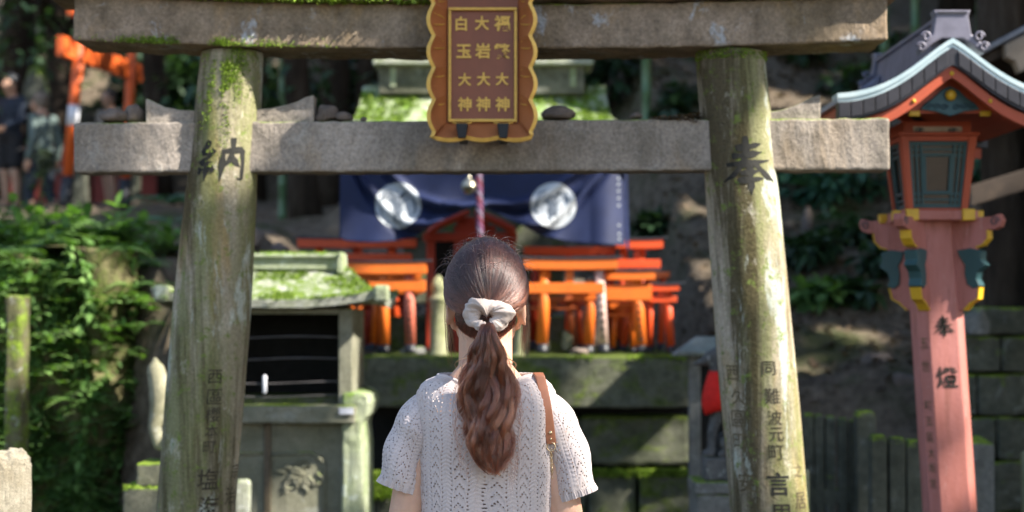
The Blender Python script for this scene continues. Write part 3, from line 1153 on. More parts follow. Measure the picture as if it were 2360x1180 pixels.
px_box(MB(), 1000, 1172, 556, 816, RY + 0.08, RY + 0.12).build('door_board', DARK_WOOD_SHADE, rs)

# ---- blue curtain
NY = 8.85
CLOTH = NT('indigo_cloth')
wv = CLOTH.noise(260, 2, 0.5)
cl_c = CLOTH.mix(1.0, (0.010, 0.0155, 0.050), CLOTH.ramp(CLOTH.noise(6, 4), [(0.3, 0.8), (0.7, 1.25)]), 'MULTIPLY')
CLOTH.base(cl_c, 0.65, 0.25)
CLOTH.b.inputs['Sheen Weight'].default_value = 0.12
CLOTH.b.inputs['Sheen Roughness'].default_value = 0.4
CLOTH.b.inputs['Sheen Tint'].default_value = (0.35, 0.45, 1.0, 1)
CLOTH.bump(wv, 0.15, 0.001)
CRESTM = plain('white_print', (0.38, 0.40, 0.42, 1), 0.75, 0, 0.1, 60)
CRESTD = plain('crest_lines', (0.10, 0.12, 0.15, 1), 0.8)
ncur = thing('shrine_curtain', 'dark blue shrine curtain with two white round crests hung in front of the altar', 'curtain', P(1112, 480, NY))


def interp(x, pts):
    return float(np.interp(x, [p[0] for p in pts], [p[1] for p in pts]))


HEMPTS = [(780, 548), (800, 556), (860, 560), (915, 556), (965, 540), (1010, 516), (1050, 494), (1080, 484), (1100, 480), (1120, 482), (1150, 494), (1190, 516),
          (1240, 540), (1300, 556), (1370, 564), (1440, 566), (1462, 562)]
FOLD1 = [(780, 300), (840, 420), (890, 482), (940, 516), (990, 520), (1040, 505), (1090, 488), (1112, 484), (1150, 498), (1200, 520), (1260, 518), (1300, 485), (1340, 440), (1462, 300)]
FOLD2 = [(780, 250), (900, 400), (960, 455), (1030, 478), (1090, 476), (1120, 470), (1180, 474), (1240, 462), (1290, 430), (1340, 390), (1462, 250)]


def curt(px, s):
    hem = interp(px, HEMPTS)
    top = 372
    py = top + (hem - top) * s
    d = 0.0
    near = math.exp(-((px - 1108) / 230.0) ** 2)
    calm = 1 - 0.72 * max(math.exp(-(math.hypot(px - c_, py - 474) / 58.0) ** 4) for c_ in (918, 1275))
    for pts, am, wd_ in ((FOLD1, 0.105, 12), (FOLD2, 0.075, 10)):
        e = py - interp(px, pts)
        d += calm * am * (0.25 + 0.9 * near) * (math.exp(-(e / wd_) ** 2) - 0.8 * math.exp(-((e - 1.7 * wd_) / (wd_ * 1.1)) ** 2))
    d += 0.012 * math.sin(px * 0.05 + 2 * s) * s + 0.05 * s * s
    edge = max(0, (px - 1360) / 100.0)
    d += 0.05 * math.sin(edge * 2.2) * s - 0.10 * edge * edge - 0.035 * math.exp(-((px - 1120) / 40.0) ** 2) * s
    q = P(px, py, NY)
    return Vector((q.x, NY - d, q.z))


NX, NS = 150, 60
V = [curt(784 + (1440 - 784) * i / NX, j / NS) for j in range(NS + 1) for i in range(NX + 1)]
F = [(j * (NX + 1) + i, j * (NX + 1) + i + 1, (j + 1) * (NX + 1) + i + 1, (j + 1) * (NX + 1) + i) for j in range(NS) for i in range(NX)]
cur = quick('cloth', [tuple(v) for v in V], F, CLOTH.m, ncur, True)
sd = cur.modifiers.new('thick', 'SOLIDIFY')
sd.thickness = 0.003
sd.offset = 1
# flap that turns back at the right end
V = []
for j in range(21):
    for i in range(7):
        t = i / 6
        p = curt(1441, j / 20)
        V.append((p.x + 0.004 + 0.020 * t + 0.008 * (j / 20) * t, p.y + 0.16 * t, p.z - 0.012 * (j / 20)))
F = [(j * 7 + i, j * 7 + i + 1, (j + 1) * 7 + i + 1, (j + 1) * 7 + i) for j in range(20) for i in range(6)]
quick('side_flap', V, F, CLOTH.m, ncur, True)
cr = MB()
pl_ = MB().tube([P(770, 380, NY + 0.03), P(1470, 378, NY + 0.03)], 0.02, 10).build('pole', DARK_WOOD_SHADE, ncur, True)


def on_curtain(px, py, lift):
    hem = interp(px, HEMPTS)
    p = curt(px, (py - 372) / (hem - 372))
    return Vector((p.x, p.y - lift, p.z))


for cx_ in (918, 1275):
    V, F = [], []
    n, mm = 48, 12
    for i in range(mm + 1):
        for j in range(n):
            r_ = 53 * i / mm
            a = 2 * math.pi * j / n
            V.append(on_curtain(cx_ + r_ * math.cos(a), 474 + r_ * math.sin(a), 0.005))
    F = [(i * n + j, i * n + (j + 1) % n, (i + 1) * n + (j + 1) % n, (i + 1) * n + j) for i in range(mm) for j in range(n)]
    cst = quick('crest', [tuple(v) for v in V], F, CRESTM, ncur, True)
    ln = MB()
    def crest_line(pts, w_=0.0046):
        ln.tube([on_curtain(cx_ + x, 474 + y, 0.0065) for x, y in pts], w_, 5)
    # sheaf of rice: stalks tied in the middle with grains bending outwards, ringed
    for k in (-3, -1.5, 0, 1.5, 3):
        crest_line([(k * 3.2, 42 - abs(k) * 2), (k * 2.4, 24), (k * 2.0, 8), (k * 4.2, -10), (k * 7.6, -26 + abs(k) * 3)])
    for k in (-1, 1):
        for q_ in (0, 2):
            crest_line([(k * 4, -16 - q_ * 3), (k * (16 + 2 * q_), -34 + 4 * q_), (k * (30 + 2 * q_), -30 + 9 * q_), (k * (38 + q_), -10 + 9 * q_), (k * (40 - q_ * 2), 6 + 7 * q_)])
    crest_line([(-13, 8), (13, 8)], 0.004)
    crest_line([(-13, 14), (13, 14)], 0.003)
    ln.build('crest_print', CRESTD, cst, True)
wt = MB()
for yy in (410, 424, 440, 457, 474, 520, 540, 552):
    p0 = on_curtain(1426, yy, 0.004)
    s_ = 0.014
    wt.add([p0 + Vector((-s_ * 0.5, 0, -s_ * 0.5)), p0 + Vector((s_ * 0.55, 0, -s_ * 0.4)), p0 + Vector((s_ * 0.5, 0, s_ * 0.6)), p0 + Vector((-s_ * 0.4, 0, s_ * 0.5))], [(0, 1, 2, 3)])
wt.build('lettering', CRESTM, cur)

# ---- bell and rope before the curtain
bell = thing('bell_rope', 'round metal bell on a red and white twisted rope hanging before the blue curtain', 'bell', P(1104, 600, 8.68))
BRASS = plain('bell_metal', (0.42, 0.38, 0.28, 1), 0.28, 0.9, 0.2, 30)
q = P(1081, 430, 8.68)
bm_ = MB().lathe([(0.003, -0.043), (0.022, -0.038), (0.038, -0.018), (0.042, -0.003), (0.045, 0.0), (0.042, 0.004), (0.037, 0.02), (0.022, 0.036), (0.01, 0.042), (0.01, 0.055), (0.004, 0.06)], q, 24).build('bell', BRASS, bell, True)
for k, mt in ((0, paint('rope_red', (0.15, 0.03, 0.05), (0.2, 0.1, 0.12), 0.8)), (1, plain('rope_white', (0.17, 0.13, 0.18, 1), 0.9)), (2, plain('rope_purple', (0.16, 0.06, 0.12, 1), 0.9))):
    pts = []
    for i in range(90):
        t = i / 89
        c0 = P(1103 + 5 * t, 385 + 235 * t, 8.68)
        a = t * 34 + k * 2.094
        pts.append(c0 + Vector((0.009 * math.cos(a), 0.009 * math.sin(a), 0)))
    MB().tube(pts, 0.0105, 8).build('rope', mt, bell, True)
MB().tube([q + Vector((0, 0, 0.05)), P(1098, 400, 8.68), P(1103, 380, 8.68)], 0.006, 8).build('bell_cord', DARK_WOOD_SHADE, bell, True)

# ---- small votive torii on the platform
def lite_text(o, x, y, z0, z1, n, s):
    V, F = [], []
    for i in range(n):
        gv, gf = glyph(random.choice('奉納大神家内安全商売'), 0.01)
        k = len(V)
        zc_ = z1 + (z0 - z1) * (i + 0.5) / n
        V += [(x + g.x * s, y, zc_ + g.y * s) for g in gv]
        F += [[j + k for j in f] for f in gf]
    return put('lettering', V, F, INK, o)


def votive(label, Y, kx, ky, posts, nk, ybase, mats, top=True, text=(), r=None, depth=0.05, foot=True):
    """kx: cap beam left/right px, ky: its top/bottom, posts: (px top, px bottom, half width px), nk: lower beam (x0, x1, y0, y1)"""
    km, pm = mats
    base = max(P(kx[0], ybase, Y).z, ztop) if Y < 10.5 else P(kx[0], ybase, Y).z
    xm = P((kx[0] + kx[1]) / 2, 0, Y).x
    g = thing('votive_torii', label, 'small torii', (xm, Y, base), 'small orange votive torii on the platform')
    s = SC(Y)
    x0, x1 = P(kx[0], 0, Y).x, P(kx[1], 0, Y).x
    zt, zb = P(0, ky[0], Y).z, P(0, ky[1], Y).z
    rg, rt = [], []
    for i in range(17):
        t = i / 16
        x = x0 + (x1 - x0) * t
        up = 0.004 * (abs(2 * t - 1) ** 2.2)
        rg.append([(x, Y - depth, zb + up), (x, Y + depth, zb + up), (x, Y + depth, zt + up), (x, Y - depth, zt + up)])
        xx = x + (2 * t - 1) * 0.03
        up = 0.006 * (abs(2 * t - 1) ** 2.2)
        rt.append([(xx, Y - depth * 1.15, zt + 0.002 + up), (xx, Y + depth * 1.15, zt + 0.002 + up), (xx, Y + depth * 1.0, zt + 0.009 + up), (xx, Y, zt + 0.013 + up), (xx, Y - depth * 1.0, zt + 0.009 + up)])
    MB().loft(rg).build('cap_beam', km, g, False, 0.003)
    if top:
        MB().loft(rt).build('black_ridge', BLK, g, False, 0.002)
    for i, (pa, pb, hw) in enumerate(posts):
        h = hw / s * 0.84
        ta, tb = Vector((P(pa, 0, Y).x, Y, zb - 0.001)), Vector((P(pb, 0, Y).x, Y, base))
        d = tb - ta
        L_ = d.length
        f_ = 0.10 if foot else 0.0
        mt = pm[i % len(pm)]
        po = MB().tube([ta, ta + d * (1 - f_)], [h * 0.92, h], 16).build('post', mt, g, True)
        po.data.shade_smooth()
        if foot:
            MB().tube([ta + d * (1 - f_) - d.normalized() * 0.001, ta + d * 0.97, tb], [h * 1.05, h * 1.1, h * 1.3], 16).build('foot', BLK, po, True)
        for (ti, n_, sz) in text:
            if ti == i:
                V, F = [], []
                for q_ in range(n_):
                    gv, gf = glyph(random.choice('奉納大神家内安全商売'), 0.01)
                    k = len(V)
                    cc = ta + d * (0.30 + 0.62 * (1 - f_) * (q_ + 0.5) / n_)
                    for gg in gv:
                        xo = gg.x * sz
                        V.append((cc.x + xo, cc.y - math.sqrt(max((h * 1.0) ** 2 - xo * xo, 1e-6)) - 0.001, cc.z + gg.y * sz))
                    F += [[j + k for j in f] for f in gf]
                put('lettering', V, F, INK, po)
    if nk:
        px_box(MB(), nk[0], nk[1], nk[2], nk[3], Y - depth * 0.62, Y + depth * 0.62).build('lower_beam', km, g, False, 0.003)
    xm_ = (kx[0] + kx[1]) / 2
    if nk and nk[2] - ky[1] > 8:
        px_box(MB(), xm_ - 9, xm_ + 9, ky[1], nk[2], Y - depth * 0.45, Y + depth * 0.3).build('centre_plaque', km, g, False, 0.002)
    return g


votive('front left votive torii with one sunlit pink post near the mossy roof', 8.72, (780, 984), (606, 632), [(812, 800, 13), (944, 948, 15)], (772, 980, 646, 671), 812, (ORANGE, (ORANGE, PINK)), text=((1, 7, 0.026),))
votive('votive torii with a lone bright orange post behind the sunlit pink one', 8.95, (800, 972), (624, 644), [(836, 828, 12), (886, 888, 15)], (790, 976, 656, 676), 812, (ORANGE, (ORANGE,)), top=False)
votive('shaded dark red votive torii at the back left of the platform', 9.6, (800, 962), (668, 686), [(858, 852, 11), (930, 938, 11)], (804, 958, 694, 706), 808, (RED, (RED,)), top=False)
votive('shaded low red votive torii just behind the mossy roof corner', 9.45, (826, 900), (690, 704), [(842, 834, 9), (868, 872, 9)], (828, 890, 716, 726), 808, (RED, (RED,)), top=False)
votive('long red torii of the upper row whose beam reaches left past the mossy roof', 9.75, (690, 962), (552, 572), [(738, 728, 13), (826, 822, 14), (905, 915, 14)], (724, 950, 584, 602), 806, (ORANGER, (ORANGER, RED)))
votive('front torii right of the head with one glowing orange and one sunlit pale post', 8.70, (1206, 1420), (598, 622), [(1256, 1248, 16), (1380, 1390, 14)], (1198, 1392, 652, 676), 812, (ORANGE, (ORANGE, PALE)), text=((1, 6, 0.026),))
votive('orange torii whose beam overlaps the sunlit pale post, in the front right row', 8.80, (1392, 1506), (626, 646), [(1362, 1354, 15), (1466, 1476, 16)], (1320, 1502, 656, 692), 813, (ORANGE, (ORANGE,)), top=True, text=((1, 6, 0.026),))
votive('vermilion torii at the right end of the platform, standing apart', 8.85, (1490, 1561), (657, 672), [(1536, 1544, 12), (1500, 1492, 8)], (1480, 1560, 682, 697), 812, (ORANGER, (ORANGER, ORANGER)))
votive('tall vermilion torii under the curtain corner, top of the right group', 9.4, (1416, 1524), (553, 574), [(1476, 1480, 13), (1436, 1432, 12)], (1410, 1522, 598, 618), 808, (ORANGER, (ORANGER,)))
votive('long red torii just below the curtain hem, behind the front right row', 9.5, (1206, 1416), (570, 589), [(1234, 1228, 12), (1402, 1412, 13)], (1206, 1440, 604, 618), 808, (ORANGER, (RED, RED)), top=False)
votive('small vermilion torii with thin posts seen between the glowing post and the white one', 9.35, (1290, 1352), (660, 676), [(1311, 1306, 9), (1330, 1338, 9)], (1288, 1352, 694, 704), 808, (ORANGER, (ORANGER,)), top=False)
votive('narrow red torii between the white post and the right orange post', 9.3, (1404, 1500), (668, 684), [(1450, 1434, 11), (1494, 1498, 10)], (1404, 1502, 694, 706), 809, (ORANGER, (ORANGER,)), top=False)
votive('deep red torii half hidden behind the sunlit pale post', 9.65, (1380, 1440), (690, 702), [(1406, 1402, 10), (1424, 1428, 9)], (1384, 1436, 716, 724), 807, (RED, (RED,)), top=False)

ORANGED = paint('dusty_orange_paint', (0.50, 0.10, 0.02), (0.32, 0.10, 0.05), 0.6, 0.6, 18)
ORANGEB = paint('fresh_orange_paint', (0.70, 0.14, 0.012), (0.5, 0.1, 0.02), 0.45, 0.2, 14)
votive('slightly tilted small orange torii between the finial post and the mossy roof', 9.25, (846, 968), (640, 654), [(872, 862, 10), (940, 950, 10)], (842, 966, 668, 680), 808, (ORANGED, (ORANGEB, ORANGED)), top=False)
votive('dusty orange torii tucked behind the glowing orange post right of the head', 9.2, (1222, 1330), (682, 694), [(1262, 1250, 10), (1312, 1320, 9)], (1220, 1330, 706, 714), 808, (ORANGED, (ORANGED,)), top=False)
votive('bright small torii low between the white post and the far right torii', 9.0, (1402, 1468), (700, 712), [(1418, 1410, 8), (1452, 1458, 8)], (1404, 1466, 722, 730), 811, (ORANGEB, (ORANGEB,)), top=False)
votive('dusty torii behind the rightmost vermilion one, leaning left', 9.25, (1470, 1540), (628, 642), [(1490, 1484, 9), (1526, 1520, 9)], (1472, 1540, 660, 668), 808, (ORANGED, (ORANGER,)), top=False)

# upright stones among the torii
def finial_post(px, y0, y1, wpx, Y, label, mat):
    q = P(px, y1, Y)
    h = wpx / SC(Y) / 2
    H_ = P(px, y0, Y).z - q.z
    o = MB().lathe([(h * 1.1, 0), (h * 1.05, H_ * 0.04), (h * 0.9, H_ * 0.08), (h * 0.86, H_ * 0.66), (h * 1.0, H_ * 0.68), (h * 1.0, H_ * 0.72), (h * 0.74, H_ * 0.75), (h * 0.80, H_ * 0.82),
                    (h * 0.86, H_ * 0.87), (h * 0.66, H_ * 0.93), (h * 0.3, H_ * 0.98), (h * 0.05, H_)], q, 16).build('stone_post', mat, None, True, loc=q)
    rough_up(o, 0.006, 0.03, 1)
    return tag(o, label, 'stone post')


PALEST = stone('pale_post_stone', (0.34, 0.32, 0.22), (0.22, 0.23, 0.11), (0.08, 0.08, 0.04), moss=0.28, up=0.2, streak=0.4, scale=3)
finial_post(1010, 634, 822, 44, 8.75, 'slim round stone post with pointed cap on the platform left of the head', PALEST)
finial_post(1200, 690, 822, 40, 8.75, 'pale stone post on the platform partly behind the hair at right', PALEST)
rock('stone', 955, 816, 60, 18, 8.75, 'flat dark stone lying before the sunlit pink post on the platform', 9, GREYST, group='stones on the platform')
rock('stone', 1335, 818, 44, 16, 8.72, 'low reddish stone between feet of the right orange torii', 10, PEBBLE, group='stones on the platform')
rock('stone', 1308, 806, 26, 44, 9.15, 'upright pale green stone behind the feet of the right torii', 11, PALEST, group='stones on the platform')

# ------------------------------------------------------------------ wooden lantern at the right
LRED = paint('lantern_red', (0.42, 0.075, 0.030), (0.30, 0.06, 0.03), 0.5, 0.3, 10)
def post_paint():
    m = NT('lantern_faded_red')
    c = m.mix(m.ramp(m.noise(5, 6, 0.7, (1, 1, 0.16)), [(0.36, 0.0), (0.64, 1.0)]), (0.46, 0.185, 0.165), (0.35, 0.115, 0.085))
    c = m.mix(m.ramp(m.noise(16, 7, 0.75, (1, 1, 0.12)), [(0.53, 0.0), (0.64, 0.7)]), c, (0.24, 0.085, 0.06))
    c = m.mix(m.ramp(m.noise(28, 7, 0.78, (1, 1, 0.35)), [(0.60, 0.0), (0.66, 0.7)]), c, (0.52, 0.33, 0.29))
    c = m.mix(m.ramp(m.noise(48, 5, 0.75, (1, 1, 0.5)), [(0.67, 0.0), (0.70, 0.8)]), c, (0.12, 0.06, 0.045))
    m.base(c, 0.62, 0.3)
    m.bump(m.math('ADD', m.noise(90, 3), m.noise(25, 5, 0.7, (1, 1, 0.1))), 0.3, 0.004)
    return m.m


LPINK = post_paint()
TEAL = paint('teal_paint', (0.030, 0.082, 0.090), (0.05, 0.07, 0.07), 0.5, 0.4, 20)
TEALD = plain('dark_teal', (0.022, 0.055, 0.075, 1), 0.5, 0, 0.3, 20)
YEL = plain('yellow_paint', (0.62, 0.36, 0.02, 1), 0.45, 0, 0.15, 20)
COPPER = NT('copper_roof')
cn = COPPER.noise(9, 5, 0.7)
COPPER.base(COPPER.mix(COPPER.ramp(cn, [(0.35, 0.0), (0.7, 1.0)]), (0.36, 0.46, 0.48), (0.54, 0.62, 0.63)), 0.35, 0.6)
COPPER.b.inputs['Metallic'].default_value = 0.25
COPPER.bump(cn, 0.1, 0.004)
TILE = plain('roof_edge_copper', (0.028, 0.026, 0.032, 1), 0.45, 0.2, 0.35, 9)
ORNA = plain('ridge_copper', (0.15, 0.14, 0.175, 1), 0.42, 0.3, 0.25, 12)
CREAM = plain('cream_board', (0.50, 0.42, 0.34, 1), 0.7, 0, 0.2, 14)
WINPANE = plain('window_pane', (0.05, 0.03, 0.02, 1), 0.25, 0, 0.25, 12, 0.6)

LY = 5.9
lan = thing('votive_lantern', 'red wooden votive lantern with curved copper roof and teal lattice windows', 'lantern', (P(2200, 0, LY).x, LY, 0))
# post: square with broad chamfers, leaning a little to the left as it rises


def lpost(py):
    """centre x of the post at photo height py"""
    return P(2157 + (py - 700) * 0.066, py, LY)


def oct_ring(py, k=1.0):
    c = lpost(py)
    f, h = 0.051 * k, 0.084 * k
    return [(c.x + x, LY + y, c.z) for x, y in ((-f, -h), (f, -h), (h, -f), (h, f), (f, h), (-f, h), (-h, f), (-h, -f))]


def oct_low(k=1.0):
    q = lpost(1500)
    return [(c[0], c[1], 0.0) for c in oct_ring(1600, k)]


po = MB().loft([oct_low(1.0), oct_ring(1180, 1.0), oct_ring(700, 0.985), oct_ring(505, 0.97)]).build('post', LPINK, lan, False, 0.003)
MB().loft([oct_ring(690, 0.99)[:], oct_ring(520, 0.985)]).build('post_collar', LRED, lan, False, 0.002) if False else None
V, F = [], []
for ch, px, py, s in (('奉', 2176, 752, 50), ('燈', 2184, 870, 50)):
    gv, gf = glyph(ch, 0.012)
    k = len(V)
    s = s / SC(LY - 0.084)
    for g in gv:
        q = P(px, py, LY - 0.0855)
        lean = -g.y * s * 0.066
        V.append((q.x + g.x * s + lean, LY - 0.0855, q.z + g.y * s))
    F += [[i + k for i in f] for f in gf]
    put('character', V, F, INK, po)
    V, F = [], []
V, F = [], []
for i, (ch, py) in enumerate((('五', 790), ('世', 842), ('町', 932), ('五', 968), ('區', 1004), ('大', 1040), ('坂', 1074), ('宮', 1110))):
    gv, gf = glyph(ch, 0.0)
    k = len(V)
    s = 0.040 if i < 2 else 0.034
    c = lpost(py)
    mid = Vector((c.x - 0.0675, LY - 0.0675, c.z))
    ax = Vector((1, -1, 0)).normalized()
    nr = Vector((-1, -1, 0)).normalized()
    for g in gv:
        p = mid + ax * g.x * s * 0.75 + Vector((-g.y * s * 0.066, 0, g.y * s)) + nr * 0.0015
        V.append(p)
    F += [[j + k for j in f] for f in gf]
    put('character', V, F, FAINT, po)
    V, F = [], []

# four carved brackets on the diagonals
ctop = lpost(505)
BZ = P(2150, 505, LY).z


def bracket(dirv):
    d = Vector(dirv).normalized()
    s = Vector((-d.y, d.x, 0))
    prof = [(0.05, 0.0), (0.235, 0.0), (0.262, 0.010), (0.272, -0.012), (0.262, -0.036), (0.235, -0.046), (0.215, -0.044), (0.212, -0.075), (0.19, -0.098), (0.165, -0.105),
            (0.17, -0.135), (0.185, -0.165), (0.155, -0.205), (0.148, -0.225), (0.165, -0.25), (0.158, -0.285), (0.13, -0.30), (0.105, -0.325), (0.05, -0.325)]
    c = Vector((ctop.x, LY, BZ))
    b = MB()
    t = 0.019
    b.loft([[c + d * r_ + Vector((0.066 * -z_ * 1.0, 0, z_)) + s * t for r_, z_ in prof], [c + d * r_ + Vector((0.066 * -z_, 0, z_)) - s * t for r_, z_ in prof]])
    o = b.build('bracket', LPINK, lan, False, 0.003)
    # yellow tips under the arm and at the foot
    for seg in ([(0.214, -0.046), (0.213, -0.075), (0.191, -0.099), (0.166, -0.106)], [(0.168, -0.245), (0.160, -0.286), (0.131, -0.301), (0.106, -0.326)]):
        V = []
        for (r_, z_) in seg:
            q = c + d * (r_ + 0.0035) + Vector((-0.066 * z_, 0, z_ - 0.001))
            V += [q + s * (t + 0.0015), q - s * (t + 0.0015)]
        F = [(2 * i, 2 * i + 1, 2 * i + 3, 2 * i + 2) for i in range(len(seg) - 1)]
        q = put('yellow_edge', V, F, YEL, o)
        sd = q.modifiers.new('thick', 'SOLIDIFY')
        sd.thickness = 0.005
    # scroll drawn at the end and the teal cloud carving
    for sg in (-1, 1):
        pts = []
        for i in range(14):
            a = i / 13 * 8.2
            r_ = 0.017 * (1 - i / 18)
            pts.append(c + d * (0.245 + r_ * math.cos(a)) + Vector((0, 0, -0.017 + r_ * math.sin(a))) + s * sg * (t + 0.001))
        MB().tube(pts, 0.0022, 6).build('scroll', TEALD, o, True)
    cl = [(0.10, -0.115), (0.15, -0.108), (0.19, -0.118), (0.185, -0.15), (0.20, -0.168), (0.17, -0.19), (0.163, -0.215), (0.175, -0.24), (0.15, -0.25), (0.128, -0.235), (0.122, -0.20), (0.125, -0.165), (0.11, -0.145)]
    tt = t + 0.006
    MB().loft([[c + d * r_ + Vector((-0.066 * z_, 0, z_)) + s * tt for r_, z_ in cl], [c + d * r_ + Vector((-0.066 * z_, 0, z_)) - s * tt for r_, z_ in cl]]).build('cloud_carving', TEAL, o, False, 0.003)


for d in ((-0.62, -0.79, 0), (0.79, -0.62, 0), (-0.79, 0.62, 0), (0.62, 0.79, 0)):
    bracket(d)

# platform with yellow corners
bc = P(2166, 490, 5.76)
BX, BYf, BYb = P(2166, 490, LY - 0.14).x, LY - 0.145, LY + 0.145
zb = P(2166, 496, BYf).z
MB().box(BX - 0.132, BX + 0.132, BYf, BYb, zb - 0.016, zb + 0.018).build('box_floor', LPINK, lan, False, 0.003)
for sx in (-1, 1):
    for y in (BYf + 0.014, BYb - 0.014):
        MB().box(BX + sx * 0.098 - 0.022, BX + sx * 0.098 + 0.022, y - 0.026, y + 0.026, zb - 0.018, zb + 0.022).build('yellow_cap', YEL, lan, False, 0.003)
for y in (BYf + 0.04, BYb - 0.04):
    for sx in (-1, 1):
        MB().box(BX + sx * 0.142 - 0.016, BX + sx * 0.142 + 0.016, y - 0.02, y + 0.02, zb - 0.016, zb + 0.018).build('yellow_cap', YEL, lan, False, 0.003)
# tapered light box
zt_ = P(2166, 312, BYf).z
hb, ht = 0.104, 0.132          # half widths bottom and top
yc = LY


def tb(u, v, k):
    """u across -1..1, v height 0..1 on face k (0 front, 1 right, 2 back, 3 left); returns point on the face"""
    h = hb + (ht - hb) * v
    z = zb + 0.02 + (zt_ - zb - 0.02) * v
    x, y = u * h, -h
    for _ in range(k):
        x, y = -y, x
    return Vector((BX + x, yc + y, z)), k


def face_bar(mb, u0, u1, v0, v1, k, out, deep):
    nrm = [Vector((0, -1, 0)), Vector((1, 0, 0)), Vector((0, 1, 0)), Vector((-1, 0, 0))][k]
    pts = [tb(u0, v0, k)[0], tb(u1, v0, k)[0], tb(u1, v1, k)[0], tb(u0, v1, k)[0]]
    a = [p + nrm * out for p in pts]
    b = [p - nrm * deep for p in pts]
    return mb.loft([a, b])


for k in range(4):
    fr = MB()
    for sx in (-1, 1):
        face_bar(MB(), sx * 1.0 if sx < 0 else 0.80, -0.80 if sx < 0 else 1.0, 0, 1, k, 0.004, 0.02).build('corner_post', LRED, lan, False, 0.002)
    face_bar(MB(), -0.80, 0.80, 0.93, 1.0, k, 0.002, 0.02).build('cross_rail', LRED, lan, False, 0.002)
    face_bar(MB(), -0.80, 0.80, 0.0, 0.03, k, 0.002, 0.02).build('cross_rail', LRED, lan, False, 0.002)
    win = MB()
    for u in (-0.77, -0.60, -0.46, 0.46, 0.60, 0.77):
        wd_ = 0.055 if abs(u) > 0.7 else 0.03
        face_bar(win, u - wd_, u + wd_, 0.035, 0.925, k, -0.004, 0.012)
    for v in (0.06, 0.145, 0.225, 0.74, 0.82, 0.90):
        wd_ = 0.026 if v in (0.06, 0.90) else 0.014
        face_bar(win, -0.78, 0.78, v - wd_, v + wd_, k, -0.0055, 0.0105)
    for u in (-0.385, 0.385):
        face_bar(win, u - 0.045, u + 0.045, 0.225, 0.76, k, -0.003, 0.011)
    for v in (0.24, 0.745):
        face_bar(win, -0.43, 0.43, v - 0.02, v + 0.02, k, -0.0025, 0.0112)
    wo = win.build('window_lattice', TEAL, lan, False)
    face_bar(MB(), -0.80, 0.80, 0.03, 0.93, k, -0.014, 0.018).build('pane', WINPANE, wo)
# head of the box under the gable
MB().box(BX - 0.142, BX + 0.142, yc - 0.142, yc + 0.142, zt_ + 0.001, zt_ + 0.012).build('head_rail', LRED, lan, False, 0.002)
zw = P(2166, 290, BYf).z
MB().box(BX - 0.118, BX + 0.118, yc - 0.118, yc + 0.118, zt_ + 0.012, zw + 0.02).build('head_box', LRED, lan, False, 0.002)
MB().box(BX - 0.085, BX + 0.085, yc - 0.122, yc - 0.1185, zt_ + 0.016, zw).build('cream_panel', CREAM, lan)
for px in (2118, 2195):
    q = P(px, 300, yc - 0.124)
    pts = [q + Vector((0.018 * math.cos(a) * (1 - a / 12), 0, 0.007 * math.sin(a) * (1 - a / 12))) for a in np.linspace(0, 8, 16)]
    MB().tube(pts, 0.0022, 6).build('scroll', TEALD, lan, True)

# curved roof: gable towards the viewer, ridge running back
RYf, RYb = 5.45, 6.42
ap = P(2195, 100, RYf)
RCX = ap.x


def roof_curve(u):
    """height drop below the ridge line at distance u (0 centre .. 1 eave)"""
    return 0.178 * (1.30 * u ** 1.05 - 0.30 * u ** 3.2) if u > 0 else 0.0


HWR = 0.385


def roof_z(x):
    u = min(1.0, abs(x) / HWR)
    return ap.z - 0.183 * float(np.interp(u, [0, 0.06, 0.14, 0.26, 0.34, 0.42, 0.51, 0.60, 0.71, 0.83, 0.92, 1.0], [0.0, 0.07, 0.19, 0.385, 0.51, 0.62, 0.73, 0.82, 0.905, 0.965, 0.99, 1.0]))


rings = []
n = 60
for y in (RYf, RYb):
    top = [(RCX + HWR * (2 * i / n - 1), y, roof_z(HWR * (2 * i / n - 1))) for i in range(n + 1)]
    bot = [(RCX + HWR * (2 * i / n - 1) * 0.985, y, roof_z(HWR * (2 * i / n - 1)) - 0.013) for i in range(n, -1, -1)]
    rings.append(top + bot)
roof = MB().loft(rings).build('roof', COPPER.m, lan, False)
seams = MB()
for k in range(6):
    x = HWR * (0.22 + 0.13 * k)
    for sx in (-1, 1):
        z = roof_z(x)
        seams.box(RCX + sx * x - 0.003, RCX + sx * x + 0.003, RYf + 0.001, RYb - 0.001, z - 0.006, z + 0.004)
seams.build('roof_seam', COPPER.m, roof)
# tiles along the front edge, dark
def band(name, mat, drop0, drop1, y0, y1, k=1.0, parts=None):
    rg = []
    for i in range(41):
        x = HWR * (2 * i / 40 - 1) * k
        z = roof_z(x / k * 1.0)
        rg.append([(RCX + x, y0, z - drop1), (RCX + x, y1, z - drop1), (RCX + x, y1, z - drop0), (RCX + x, y0, z - drop0)])
    return MB().loft(rg).build(name, mat, lan, False)


